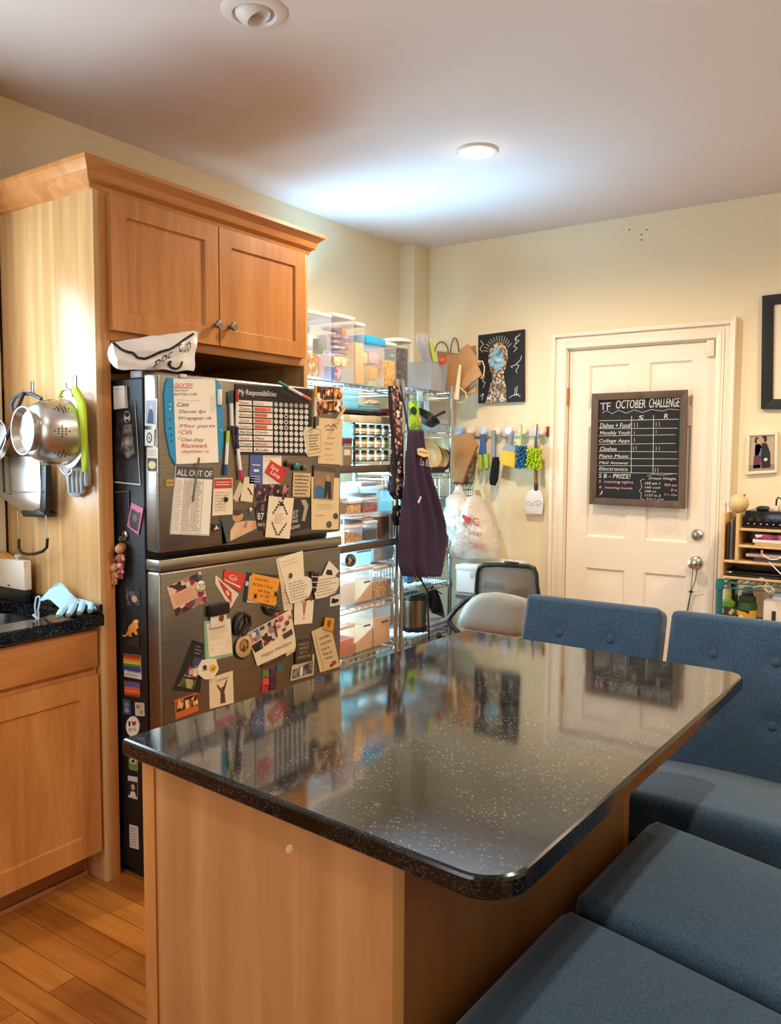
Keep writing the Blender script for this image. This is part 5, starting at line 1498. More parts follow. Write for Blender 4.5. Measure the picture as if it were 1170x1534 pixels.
boxthing('baking_tray', 'black baking tray stacked on the flat cream box', 'tray', '#17171b', 517, 578, 613, 619, -2.512, .21, z0=zt2 + .001, bev=.002)
zt3 = P(547, 613, 0, -2.512).z
boxthing('plastic_wrap_box', 'translucent cyan box under the top shelf at the fridge side', 'box', CLRB, 513, 538, 584, 612, -2.52, .18, z0=zt3 + .001, bev=.006)
t = tub('flat aqua dish with a rounded bun inside on the baking tray', 540, 572, 606, zt3, -2.52, .14, lid=CLRB, body=CLRB, lidh=.01, name='food_dish', cat='dish')
p = P(557, 606, 0, -2.56)
obj(B().ell(p + Vector((0, 0, .004)), (.04, .05, .022), 18, 10), 'bun', plain('#dcc6a4'), t)
boxthing('red_tub', 'small red lidded tub beside the black baking tray', 'tub', '#c93a2e', 580, 590, 612, 619, -2.51, .10, z0=zt2 + .001, parts=(('orange_label', (.1, .45, .9, .95), '#e2703a'),))
o = boxthing('blue_jug', 'pale blue plastic cup left of the spice rack', 'cup', CLRB, 514, 528, 634, 655, -2.52, .08, z0=P(520, 655.5, 0, -2.52).z)
o = boxthing('spice_box', 'dark red tea box under the pale blue cup', 'box', '#6a1f2a', 514, 528, 656.5, 668, -2.52, .10, parts=(('pale_print', (.1, .7, .95, .95), '#8a8088'),))
o = boxthing('spice_box', 'grey-topped brown jar box at the foot of the spice rack', 'box', '#8a6a46', 514, 527, 669, 697, -2.52, .10, z0=Z, parts=(('white_label', (.1, .15, .8, .45), '#c9cad4'),))

# --- third level: riser with two rows of tubs
Z = LD[2]
a, q = P(514, 768, 0, -2.505), P(590, 768, 0, -2.505)
zr = P(560, 768, 0, -2.505).z
t = thing('shelf_riser', 'white wire riser doubling the third shelf', 'riser', (-2.6, (a.y + q.y) / 2, Z))
b = B()
for i in range(14):
    x = -2.505 - .2 * i / 13
    b.cyl((x, a.y, zr - .003), (x, LY1 - .02, zr - .003), .002, n=5)
obj(b, 'wire_top', LIDW, t)
for y in (a.y + .01, LY1 - .025):
    for x in (-2.508, -2.70):
        obj(B().cyl((x, y, Z), (x, y, zr - .003), .003, n=6), 'leg', LIDW, t)
XR_ = -2.515
tub('low tub of mixed nuts with a peach lid on the third shelf', 514, 544, 786, Z, XR_, .15, fill=NUTS, level=.75, slope=-.02)
tub('shallow tub of dark dried fruit stacked on the mixed nuts', 526, 545, 773, P(530, 786, 0, XR_).z, XR_ - .005, .12, lid=LIDW, fill=DARKF, level=.7, lidh=.012)
tub('squat jar of black olives beside the mixed nuts', 546, 566, 779, Z, XR_, .12, lid=LIDW, fill=DARKF, level=.72)
tub('brown cocoa canister with a blush lid at the third shelf end', 568, 590, 768.5, Z, XR_, .14, fill=None, body=mat('cocoa_canister', '#6f5242', .35), z1=zr - .008)
tub('tiny tub with tan crumbs on the black olive jar', 546, 560, 770, P(555, 779, 0, XR_).z, XR_ - .005, .08, lid=LIDW, fill=FLOUR, level=.8, lidh=.008, z1=zr - .008)
tub('tub of brown lentils at the riser end nearest the fridge', 500, 521, 744, zr, XR_, .14, fill=mottled('lentils', ['#8a5a3a', '#a8704a', '#6a4228'], 130), level=.85)
tub('tub of orange cereal on the riser', 522, 542, 748, zr, XR_, .14, lid=LIDW, fill=mottled('cereal', ['#d08a3a', '#e8b060', '#b06a22', '#f0c88a'], 110), level=.9)
tub('tub of dried cranberries with a blush lid on the riser', 543, 567, 744, zr, XR_, .14, fill=REDF, level=.75, slope=.01)
z2 = P(555, 744, 0, XR_).z
tub('tub of purple berries with a lilac lid stacked above the cranberries', 541, 566, 722, z2, XR_ - .004, .13, lid=LIDC, fill=DARKF, level=.3)
tub('pale tall tub at the riser far end', 568, 588, 728, zr, XR_, .13, lid=LID, body=CLRB)
tub('pale square tub behind the orange cereal', 516, 536, 722, zr, XR_ - .16, .05, lid=mat('grey_lid', '#5a5258', .4), body=CLRB)

# --- fourth and fifth levels
Z = LD[3]
XF4 = -2.505
tub('clear bin half full of sloping flour on the fourth shelf', 534, 559.5, 848, Z, XF4, .26, fill=FLOUR, level=.35, slope=.09, clasp=True)
t4 = tub('clear bin of granola at the fourth shelf far end', 560.5, 588, 846, Z, XF4, .26, fill=GRAN, level=.6)
tub('clear bin of white sugar nearest the fridge on the fourth shelf', 508, 533, 853, Z, XF4, .26, lid=LIDW, fill=mat('white_sugar', '#f0ece8', .9), level=.7)
zf = P(560, 848, 0, XF4).z
boxthing('storage_box', 'pale aqua lidded box stacked above the flour bin', 'box', CLRB, 534, 556, 822, 846, -2.54, .2, z0=zf + .003, bev=.008, parts=(('grey_rim', (0, 0, 1, .12), '#8a9aa8'),), z1=zf + .085)
boxthing('storage_box', 'grey lidded box stacked above the granola bin', 'box', '#b5b8b8', 560, 590, 822, 842, -2.54, .2, z0=zf + .012, bev=.006, z1=zf + .085)
p = P(525, 843, 0, -2.49)
t = thing('round_tin', 'round dark metal tin end leaning above the sugar bin', 'tin', p - Vector((0, 0, .03)))
obj(B().lathe([(0, -.05), (.033, -.05), (.033, 0), (.030, .003), (.029, 0), (0, -.001)], axisM(p + Vector((.0, 0, .012)), (1, -.4, .1))), 'tin', mat('tin_dark', '#6a6058', .3, .8), t)
obj(B().lathe([(0, .0), (.024, .0), (.022, .003), (0, .003)], axisM(p + Vector((.0, 0, .012)), (1, -.4, .1))), 'embossed_end', mottled('tin_end', ['#4a423c', '#8a8078', '#b0a698', '#2e2825'], 70), t)
Z = LD[4]
tub('low bin of orange lentils nearest the fridge on the fifth shelf', 505, 532, 936, Z, XF4, .26, fill=mat('orange_lentils', '#cf6f40', .8, vary=.1, vscale=60), level=.62)
tub('tall bin of sloping tan flour in the middle of the fifth shelf', 533, 559.5, 907, Z, XF4, .26, fill=FLOUR, level=.38, slope=.06, clasp=True)
tub('tall bin nearly full of tan flour at the fifth shelf far end', 560.5, 586, 903, Z, XF4, .26, fill=FLOUR, level=.72, clasp=True)

# ------------------------------------------------------------------ right rack
XR2 = -2.50
Z = RD[0]
# open grey tub with a stack of clear cups, scoop and red ball
a, q = P(647, 541, 0, XR2), P(671, 578, 0, XR2)
t = thing('open_bin', 'open translucent grey bin on top of the corner rack', 'bin', (XR2 - .1, (a.y + q.y) / 2, Z))
zt = P(645, 541, 0, XR2).z
b = B()
o4 = [(XR2, a.y), (XR2, q.y), (XR2 - .22, q.y), (XR2 - .22, a.y)]
rows = []
for s_, z in ((.9, Z + .002), (1.0, zt), (.985, zt), (.885, Z + .008)):
    cx_, cy_ = XR2 - .11, (a.y + q.y) / 2
    rows.append([b.bm.verts.new((cx_ + (x - cx_) * s_, cy_ + (y - cy_) * s_, z)) for x, y in o4])
for r1, r2 in zip(rows, rows[1:]):
    for k in range(4):
        b.bm.faces.new((r1[k], r1[(k + 1) % 4], r2[(k + 1) % 4], r2[k]))
b.bm.faces.new(rows[0]); b.bm.faces.new(rows[-1])
obj(b, 'tub', CLRG, t)
b = B()
for (x, y), (x2, y2) in zip(o4, o4[1:] + o4[:1]):
    b.cyl((x, y, zt), (x2, y2, zt), .004, n=8)
obj(b, 'rim', CLRG, t)
A, C = P(632, 503, 0, -2.60), P(645, 556, 0, -2.60)
t = thing('cup_stack', 'leaning stack of clear plastic cups in the open grey bin', 'cups', C)
dv = (A - C)
for k in range(4):
    s_ = dv * (.10 * k)
    obj(B().lathe([(.025, 0), (.040, dv.length * .72), (.042, dv.length * .74), (.039, dv.length * .72), (.024, .003)], axisM(C + s_, dv), 20, False), 'cup', clear('cup_plastic', '#f2f0f4', .22), t)
t = thing('green_bottle', 'lime bottle neck leaning beside the clear cups', 'bottle', P(650, 550, 0, -2.58))
A, C = P(645, 512, 0, -2.55), P(653, 550, 0, -2.55)
obj(B().rings([(C, .012), (C.lerp(A, .7), .012), (A, .006)], 12), 'body', plain('#b8cf4a'), t)
obj(B().cyl(A, A + (A - C) * .12, .008, n=12), 'cap', plain('#d8dc8a'), t)
p = P(658, 541, 0, -2.50)
t = thing('red_scoop', 'bright red ball-shaped whisk head at the open grey bin rim', 'utensil', p)
obj(B().ell(p + Vector((.02, 0, 0)), (.019, .021, .020), 16, 10), 'ball', plain('#e0452e'), t)
obj(B().tube([p + Vector((.02, -.005, .012)), p + Vector((.03, -.018, .02))], .004, 8), 'tip', plain('#b8301e'), t)

# paper bags on the rack top and behind
M_KRAFT = mat('kraft_paper', '#b88a5c', .85, vary=.08, vscale=14)
M_KRAFT2 = mat('dark_kraft_paper', '#a57649', .85, vary=.08, vscale=14)
M_CORD = plain('#d8c6a4')
def paper_bag(label, q, x, th, m, handle=None, hm=None, edge=None, ax=0, name='paper_bag'):
    """flat folded bag: photographed corners on plane ax = x, real thickness th"""
    pts = [P(*c, ax, x) for c in q]
    vec = Vector((-th, 0, 0)) if ax == 0 else Vector((0, th, 0))
    o = obj(B().prism(pts, vec, .002), name, m)
    tag(o, label, 'bag')
    if edge:
        e = [P(*c, ax, x) - vec * .1 for c in edge]
        obj(B().prism(e, vec * .06), 'fold_edge', plain('#e6d3b0'), o)
    if handle:
        obj(B().tube([P(*c, ax, x) + vec * .3 for c in handle], .0035, 8), 'handle', hm or M_CORD, o)
    return o
def arch(c, rx, ry, a0=180, a1=360, n=12):
    return [(c[0] + rx * math.cos(R(a0 + (a1 - a0) * i / n)), c[1] + ry * math.sin(R(a0 + (a1 - a0) * i / n))) for i in range(n + 1)]
paper_bag('upright kraft bag with thin wire-like handle behind the red whisk', [(654, 526), (688, 530), (690, 590), (664, 590)], 4.484, .012, M_KRAFT2, ax=1, handle=arch((661, 527), 10, 15), hm=plain('#6a5a44'))
paper_bag('upright kraft bag with a dark looped handle', [(668, 530), (700, 532), (698, 592), (672, 590)], 4.468, .012, M_KRAFT, ax=1, handle=arch((681, 528), 6, 22), hm=plain('#4a443c'))
paper_bag('front kraft bag hanging over the rack edge with a cream folded side', [(664, 540), (690, 546), (682, 598), (670, 592)], 4.245, .014, M_KRAFT2, ax=1, handle=[(688, 580), (697, 588), (699, 597), (692, 603), (684, 603)], hm=M_CORD, edge=[(688, 546), (691.5, 547), (687, 599), (680, 598)])
paper_bag('tilted wide kraft bag leaning towards the painting', [(688, 524), (700, 515), (719, 545), (690, 574)], 4.285, .02, M_KRAFT, ax=1)
paper_bag('kraft bag lying askew with a cream handle toward the painting', [(689, 572), (713, 545), (721, 562), (692, 585)], 4.262, .02, M_KRAFT, [(715, 541), (722, 541), (725, 550), (724, 562), (720, 567)], M_CORD, ax=1)
paper_bag('lowest tilted kraft bag beside the painting edge', [(696, 588), (712, 575), (713, 588), (700, 592)], 4.31, .014, mat('pale_kraft', '#c39a6e', .85), ax=1)
paper_bag('narrow dark kraft bag behind the tilted wide one', [(700, 520), (711, 517), (713, 532), (704, 532)], 4.33, .014, M_KRAFT2, ax=1)

# rack interior
Z = RD[1]
boxthing('paper_box', 'white carton standing at the back under the rack top', 'carton', '#e2e4e4', 628, 641, 600, 650, -2.70, .08, z0=Z, parts=(('blue_print', (.1, .1, .9, .3), '#b9dbe6'),))
boxthing('paper_box', 'pale grey boards standing at the back of the rack', 'boards', '#c9c6c0', 643, 664, 600, 640, -2.64, .04, z0=Z, bev=.002)
t = thing('frying_pan', 'black frying pan lying on the second rack shelf', 'pan', P(640, 650, 0, -2.6))
pp = P(637, 630, 0, -2.56)
obj(B().lathe([(0, 0), (.06, 0), (.078, .035), (.081, .035), (.063, -.004), (0, -.004)], axisM((pp.x, pp.y, Z + .062), (.6, 0, .8)), 28, False), 'pan_body', M_BLACK, t)
A, C = P(647, 626, 0, -2.52), P(666, 617, 0, -2.50)
obj(B().rings([(A, .007), (C, .009)], 8), 'handle', M_BLACK, t)
boxthing('glass_block', 'stack of clear glass food boxes beside the black pan', 'glass box', CLRG, 658, 672, 627, 651, -2.51, .16, z0=Z, bev=.01, parts=(('lid_line', (0, .42, 1, .5), '#7a7e82'),))
# hanging snack pouch
t = thing('snack_pouch', 'lime green pouch hanging from the rack top beside the aprons', 'pouch', P(622, 646, 0, -2.465))
qd = [(612, 603), (625, 599), (633, 645), (613, 646)]
def pouch(u, v, q=qd, x=-2.458, th=.018):
    a_, b_, c_, d_ = [P(*k, 0, x) for k in q]
    p = (a_ * (1 - u) + b_ * u) * (1 - v) + (d_ * (1 - u) + c_ * u) * v
    return p + Vector((th * math.sin(math.pi * u) ** .6 * math.sin(math.pi * v) ** .6, 0, 0))
obj(closed(pouch, lambda u, v: Vector((-.02 * (math.sin(math.pi * u) * math.sin(math.pi * v)) ** .6, 0, 0)), 10, 12), 'pouch_body', mottled('lime_pouch', ['#7ab22a', '#a3cf3a', '#8fc22e', '#c9dc6a', '#5a9a2a'], 24), t, smooth=70)
b = B().use(0); b.keep = True
for cx_, cy_, rx_, ry_, m_ in ((.28, .30, .22, .14, 0), (.72, .62, .22, .12, 1)):
    b.m = m_
    b.poly([pouch(cx_ + rx_ * math.cos(2 * math.pi * k / 14), cy_ + ry_ * math.sin(2 * math.pi * k / 14)) + Vector((.003, 0, 0)) for k in range(14)])
obj(b, 'pouch_print', [plain('#1f2a1a'), plain('#d8a86a')], t, smooth=0)
obj(B().tube([P(618, 590, 0, -2.458), P(618, 602, 0, -2.455)], .002, 6), 'hook', M_WIRE, t)
t = thing('bag_clip', 'pale blue plastic clip on the front of the rack top', 'clip', P(630, 604, 0, -2.46))
a, q = P(627, 586, 0, -2.462), P(634, 605, 0, -2.462)
obj(B().box(-2.474, -2.466, a.y, q.y, q.z, a.z, .002), 'jaw', plain('#a9d3e6'), t)
obj(B().box(-2.466, -2.460, a.y + .004, q.y - .004, q.z + .01, a.z - .02, .002), 'jaw', plain('#8fc0d8'), t)
# nested bowls and boards on edge
Z = RD[2]
for i, (u, c, lab) in enumerate(((640, '#b5854e', 'front wooden salad bowl standing on edge in the rack'), (647, '#c9a878', 'second wooden bowl nested behind the front one'), (654, '#d8c29a', 'third pale bowl nested in the row'), (661, '#6a4a30', 'last dark bowl nested in the row near the post'))):
    p = P(u, 676, 0, -2.57)
    r_ = .088 - .006 * i
    tag(obj(B().lathe([(0, -.05), (r_ * .45, -.047), (r_ * .8, -.028), (r_, .004), (r_ * .96, .004), (r_ * .76, -.024), (r_ * .4, -.042), (0, -.044)], axisM((p.x, p.y, Z + r_ + .003), (.35, -.92, .1)), 32, False), 'wooden_bowl', mat('bowl' + c, c, .4)), lab, 'bowl')
boxthing('black_tray', 'black shallow tray under the nested bowls', 'tray', '#222226', 640, 667, 700, 706, -2.495, .03, z0=Z, bev=.002)
# wire basket
def basket(label, y0, y1, x0, x1, z0, z1, m=M_WIRE, nm='wire_basket'):
    t = thing(nm, label, 'basket', ((x0 + x1) / 2, (y0 + y1) / 2, z0))
    b = B()
    ring = lambda z, k=0: [(x0 + k, y0 + k, z), (x1 - k, y0 + k, z), (x1 - k, y1 - k, z), (x0 + k, y1 - k, z)]
    for z in (z0 + .003, z0 + (z1 - z0) * .5):
        r_ = ring(z)
        for a, c in zip(r_, r_[1:] + r_[:1]):
            b.cyl(a, c, .0018, n=5)
    n = max(3, int((y1 - y0) / .03))
    for i in range(n + 1):
        y = y0 + (y1 - y0) * i / n
        b.tube([(x0, y, z1), (x0, y, z0 + .003), (x1, y, z0 + .003), (x1, y, z1)], .0015, 5)
    n = max(3, int((x1 - x0) / .03))
    for i in range(1, n):
        x = x0 + (x1 - x0) * i / n
        b.tube([(x, y0, z1), (x, y0, z0 + .003), (x, y1, z0 + .003), (x, y1, z1)], .0015, 5)
    obj(b, 'wire_body', m, t)
    b = B()
    r_ = ring(z1)
    for a, c in zip(r_, r_[1:] + r_[:1]):
        b.cyl(a, c, .0035, n=6)
    obj(b, 'rim', m, t)
    return t
Z = RD[3]
a, q = P(643, 760, 0, -2.50), P(675, 760, 0, -2.50)
basket('wire basket half hidden by the purple apron under the bowls', 3.86, 4.20, -2.72, -2.51, P(660, 748, 0, -2.50).z, P(660, 713, 0, -2.50).z)
boxthing('storage_box', 'slate blue box holding up the wire basket', 'box', '#8398b4', 645, 672, 746, 783, -2.635, .12, z0=Z, bev=.006, parts=(('pale_print', (.3, .2, .9, .45), '#c9d3de'),), z1=P(660, 748, 0, -2.50).z - .001)
# onions
for i, (u, v, r_, c, lab) in enumerate(((669, 793, .036, '#b8764a', 'upper brown onion beside the plastic carrier bag'), (665, 803, .031, '#b0605a', 'reddish onion wedged at the purple apron edge'), (672, 812, .036, '#a8592f', 'lower copper onion on the wicker tray'), (677, 806, .028, '#c0804e', 'small onion touching the plastic carrier bag'))):
    p = P(u, v, 0, -2.53)
    o = thing('onion', lab, 'onion', p - Vector((0, 0, r_)), group='loose onions on the wicker tray')
    obj(B().lathe([(0, -r_), (r_ * .6, -r_ * .82), (r_, -.1 * r_), (r_ * .85, r_ * .5), (r_ * .35, r_ * .88), (r_ * .15, r_ * 1.1), (0, r_ * 1.15)], Matrix.Translation(p), 18, False), 'bulb', mat('onion' + c, c, .3), o)
    obj(B().rings([(p + Vector((0, 0, r_ * 1.1)), .004), (p + Vector((.003, 0, r_ * 1.4)), .002)], 6), 'stem', plain('#c9a878'), o)
a, q = P(655, 822, 0, -2.47), P(689, 822, 0, -2.47)
zb = P(670, 821, 0, -2.47).z
t = thing('wicker_tray', 'tan wicker tray carrying the onions', 'tray', (-2.55, (a.y + q.y) / 2, zb - .02))
obj(B().box(-2.61, -2.44, a.y - .06, 4.217, zb - .022, zb - .006, .004), 'base', mat('wicker', '#cfa878', .8, bump=.6, bscale=90), t)
b = B()
for k in range(18):
    y = a.y - .06 + (4.217 - a.y + .06) * k / 17
    b.ell((-2.44, y, zb - .004), (.006, .007, .008), 8, 6)
obj(b, 'woven_rim', mat('wicker', '#cfa878'), t)
# lower baskets and things
basket('low wire basket with blue and green bags behind the apron hem', 3.74, 4.21, -2.72, -2.505, RD[4], RD[4] + .09)
for u, c, lab in ((613, '#2a86b8', 'blue produce bag in the low wire basket'), (624, '#6aa84a', 'green produce bag in the low wire basket'), (655, '#b4c0c4', 'pale plastic bag in the low wire basket')):
    p = P(u, 866, 0, -2.55)
    tag(obj(B().ell((p.x, p.y, RD[4] + .055), (.036, .032, .040), 16, 10), 'produce_bag', mat('bag' + c, c, .35, bump=.8, bscale=40)), lab, 'bag')
Z = RD[5]
p = P(621, 905, 0, -2.59)
t = thing('trash_can', 'slim stainless steel canister with black base and lid low on the rack', 'canister', (p.x, p.y, Z))
Mx = axisM((p.x, p.y, Z), (0, 0, 1))
obj(B().lathe([(0, .02), (.072, .02), (.072, .19), (0, .19)], Mx, 32, False), 'steel_body', mat('canister_steel', '#8d8777', .25, 1.0), t)
obj(B().lathe([(0, .001), (.076, .001), (.076, .025), (.072, .03)], Mx, 32, False), 'base_ring', M_BLACK, t)
obj(B().lathe([(.072, .185), (.077, .19), (.075, .215), (.03, .23), (0, .232)], Mx, 32, False), 'lid', M_BLACK, t)
t = thing('black_handbag', 'slumped black bag beside the steel canister', 'bag', P(650, 928, 0, -2.55))
def slump(u, v):
    q = [(647, 874), (653, 884), (667, 926), (647, 918)]
    a_, b_, c_, d_ = [P(*k, 0, -2.525) for k in q]
    p = (a_ * (1 - u) + b_ * u) * (1 - v) + (d_ * (1 - u) + c_ * u) * v
    return p + Vector((.03 * math.sin(math.pi * u) ** .5 * math.sin(math.pi * v) ** .5, 0, 0))
obj(closed(slump, lambda u, v: Vector((-.1 * (math.sin(math.pi * u) * math.sin(math.pi * v)) ** .5, 0, 0)), 12, 12), 'bag_body', mat('black_nylon', '#15151a', .45), t, smooth=70)
obj(B().tube([P(643, 880, 0, -2.51), P(650, 882, 0, -2.50), P(662, 890, 0, -2.50)], .004, 6), 'strap', M_BLACK, t)
zz = RD[6]
boxthing('storage_box', 'grey-green box on the lowest rack shelf', 'box', '#8fa3a4', 606, 634, 950, 985, -2.52, .2, z0=zz, bev=.004, z1=zz + .16, parts=(('pale_label', (.2, .2, .8, .5), '#c4d0d0'),))
for i, (c, w_) in enumerate((('#cdd5e2', 'lowest'), ('#8a9cc4', 'middle'), ('#dcdfe8', 'topmost'))):
    boxthing('magazine', '%s of three magazines lying on the rack beside the chair arm' % w_, 'magazine', c, 645, 678, 930, 935, -2.50, .22, z0=RD[5] + .001 + .014 * i, z1=RD[5] + .0135 + .014 * i, bev=.001)

# ------------------------------------------------------------------ aprons hanging from the rack post
def cloth(outline, x, folds, amp, nu=26, nv=34, seed=0):
    """hanging cloth: rows [(v, u_left, u_right)] in the photograph on plane x, with vertical folds"""
    def f(s, t):
        k = t * (len(outline) - 1)
        i = min(int(k), len(outline) - 2)
        w = k - i
        a, c = outline[i], outline[i + 1]
        v = a[0] + (c[0] - a[0]) * w; ul = a[1] + (c[1] - a[1]) * w; ur = a[2] + (c[2] - a[2]) * w
        p = P(ul + (ur - ul) * s, v, 0, x)
        wv = math.sin(s * folds * 2 * math.pi + 1.3 * math.sin(t * 4 + seed)) * amp * (.35 + .65 * t)
        return p + Vector((wv + .006 * noise.noise(Vector((s * 6, t * 7, seed))) + .03 * t * math.sin(math.pi * s), 0, 0))
    return B().grid(f, nu, nv), f
M_APRON = mat('purple_apron', '#352340', .85, vary=.12, vscale=6)
def floral():
    m, nt, b = nodes('patterned_apron')
    tc = nt.nodes.new('ShaderNodeTexCoord')
    v = nt.nodes.new('ShaderNodeTexVoronoi'); v.inputs['Scale'].default_value = 64
    n = nt.nodes.new('ShaderNodeTexNoise'); n.inputs['Scale'].default_value = 22; n.inputs['Detail'].default_value = 2
    nt.links.new(tc.outputs['Object'], v.inputs['Vector']); nt.links.new(tc.outputs['Object'], n.inputs['Vector'])
    sp = nt.nodes.new('ShaderNodeSeparateColor'); nt.links.new(v.outputs['Color'], sp.inputs[0])
    r = ramp(nt, sp.outputs[0], [(0, '#3a1c28'), (.25, '#5c3a3a'), (.42, '#221420'), (.55, '#b8917c'), (.70, '#4a2a30'), (.82, '#e0cfbd'), (.95, '#7a2a30')], 'CONSTANT')
    nt.links.new(r.outputs['Color'], b.inputs['Base Color'])
    b.inputs['Roughness'].default_value = .85
    return m
t = thing('apron', 'dark patterned floral apron hanging from the shelving corner post', 'apron', P(592, 790, 0, -2.44))
b, f = cloth([(578, 584, 594), (600, 583, 602), (640, 587, 602), (700, 586, 602), (735, 582, 601), (748, 590, 602)], -2.44, 2.0, .010, 16, 30, 2)
obj(b, 'panel', floral(), t, smooth=70, solid=.003)
b, f = cloth([(578, 582, 587), (612, 582, 588), (690, 588, 592), (738, 583, 590)], -2.436, 1.0, .006, 6, 26, 5)
obj(b, 'dark_edge', mat('apron_navy', '#17131f', .85), t, smooth=70, solid=.003)
p = P(594, 772, 0, -2.43)
b = B()
for a_ in range(6):
    an = R(a_ * 60)
    b.ell(p + Vector((.004 * (a_ % 2), .028 * math.cos(an), .034 * math.sin(an))), (.012, .022, .026), 10, 8)
obj(b, 'gathered_tie', mat('apron_tie', '#1a161c', .8), t, smooth=70)
for dy, dz in ((-.012, .01), (.008, -.018), (.012, .022)):
    obj(B().ell(p + Vector((.016, dy, dz)), (.004, .006, .014), 8, 6), 'white_flower_print', plain('#d8cfc4'), t)
t = thing('apron', 'long plain purple apron with a cream badge hanging beside the floral one', 'apron', P(630, 864, 0, -2.37))
b, f = cloth([(644, 611, 633), (668, 607, 637), (690, 604, 642), (720, 603, 648), (750, 602, 656), (785, 600, 665), (815, 600, 664), (850, 602, 659), (863, 607, 655)], -2.36, 3.4, .024, 44, 44, 1)
obj(b, 'skirt', M_APRON, t, smooth=70, solid=.003)
obj(B().tube([P(612, 646, 0, -2.36), P(607, 615, 0, -2.39), P(602, 592, 0, -2.41), P(600, 578, 0, -2.44)], .006, 8), 'neck_strap', M_APRON, t)
obj(B().tube([P(626, 860, 0, -2.36), P(640, 885, 0, -2.38), P(643, 960, 0, -2.41)], .006, 8), 'waist_tie', M_APRON, t)
def along(o, q, c, name, z=.02, parent=t):
    b = B(); b.keep = True
    b.poly([P(*k, 0, -2.36) + Vector((z, 0, 0)) for k in q])
    return obj(b, name, tocol(c), parent, smooth=0)
obj(B().prism([P(*k, 0, -2.36) + Vector((.018, 0, 0)) for k in [(620, 672), (628, 671), (636, 676), (637, 683), (630, 685), (621, 681)]], (.005, 0, 0)), 'badge', plain('#e8d3a0'), t)
obj(B().prism([P(*k, 0, -2.36) + Vector((.0232, 0, 0)) for k in [(622, 675), (635, 678), (635, 680), (622, 677)]], (.0006, 0, 0)), 'badge_lettering', plain('#a8844a'), t)
b = B(); b.keep = True
sh = Sheet([(620, 688), (642, 692), (642, 704), (620, 700)], 0, -2.36, (1, 0, 0))
for qd_ in text_polys('La Boq', .2)[0]:
    _, w_, h_ = 0, 3.4, .8
    b.poly([sh(x / w_, 1 - y / h_, .042) for x, y in qd_])
obj(b, 'embroidered_lettering', plain('#c3b6cc'), t, smooth=0)
obj(B().prism([P(*k, 0, -2.36) + Vector((.03, 0, 0)) for k in [(618, 752), (622, 743), (624, 744), (620, 754)]], (.003, 0, 0)), 'white_clip', plain('#dcd6d0'), t)
# ------------------------------------------------------------------ back wall: painting, peg rail, pictures
BW = lambda d: (1, YB - d, (0, -1, 0))
c7 = lambda *p: [(640 + x / 4.036, 480 + y / 4.036) for x, y in p]
k7 = lambda x, y: (640 + x / 4.036, 480 + y / 4.036)
MOSAIC = mottled('mosaic_chips', ['#c9b79a', '#8a4a3a', '#4a7a8a', '#d8c9a8', '#6a5a4a', '#b07a4a', '#3a4a5a', '#e2d8c0', '#7a8a5a'], 95)
pq = [(719, 503), (787, 494), (787, 602), (719, 604.5)]
zig = lambda *p: ('l', list(p), .0018, '#d8d6d0')
rays_ = [('l', [(.44 + .24 * math.cos(R(a_)), .32 - .20 * math.sin(R(a_))), (.44 + .34 * math.cos(R(a_ + 3)), .31 - .265 * math.sin(R(a_ + 3)))], .0016, '#d8d6d0') for a_ in range(28, 165, 11)]
o = card('canvas_painting', 'black canvas painting of a mosaic keyhole with white lightning scribbles', 'painting', pq, '#14141a',
     [('keyhole_mosaic', [('p', [(.16, 1), (.24, .82), (.31, .64), (.30, .58), (.25, .5), (.22, .38), (.25, .24), (.33, .16), (.45, .13), (.56, .16), (.64, .26), (.65, .4), (.61, .5), (.56, .58), (.57, .66), (.62, .82), (.62, 1)], MOSAIC)]),
      ('blue_drop', [('p', [(.38, .2), (.47, .25), (.56, .34), (.58, .42), (.53, .5), (.46, .54), (.37, .53), (.29, .46), (.27, .38), (.31, .28)], mottled('blue_paint', ['#2a6a9a', '#4a9ac9', '#a8d4ea', '#3a80b0'], 26, kind='noise')), ('p', [(.36, .38), (.5, .36), (.54, .4), (.42, .42)], '#c9e2ee')]),
      ('scribble_lettering', rays_ + [zig((.93, .06), (.8, .12), (.9, .15), (.78, .22), (.86, .25), (.78, .3)), zig((.84, .08), (.82, .2)), zig((.96, .36), (.93, .42), (.84, .47), (.9, .5), (.83, .56), (.86, .6)), zig((.84, .48), (.72, .5), (.76, .52)), zig((.82, .8), (.8, .9), (.9, .89)), zig((.68, .94), (.75, .91), (.86, .9), (.93, .93)), zig((.86, .78), (.84, .9)), zig((.05, .08), (.12, .14), (.04, .2), (.1, .26)), zig((.14, .6), (.1, .68), (.16, .7), (.1, .78)), zig((.04, .9), (.12, .86), (.08, .96))])],
     .022, plane=BW(.002))
M_RAIL = mat('white_rail', '#e6ddd8', .45)
a, q = P(685, 641, 1, YB), P(822, 656, 1, YB)
zr1, zr0 = P(750, 641, 1, YB).z, P(750, 654, 1, YB).z
rail = thing('peg_rail', 'white wooden peg rail with round knobs holding the cleaning brushes', 'peg rail', ((a.x + q.x) / 2, YB - .03, zr0))
obj(B().box(a.x, q.x, YB - .02, YB - .001, zr0, zr1, .004), 'board', M_RAIL, rail)
obj(B().box(q.x - .006, q.x + .002, YB - .024, YB - .001, zr0 - .004, zr1 + .004, .001), 'end_cap', plain('#a0452e'), rail)
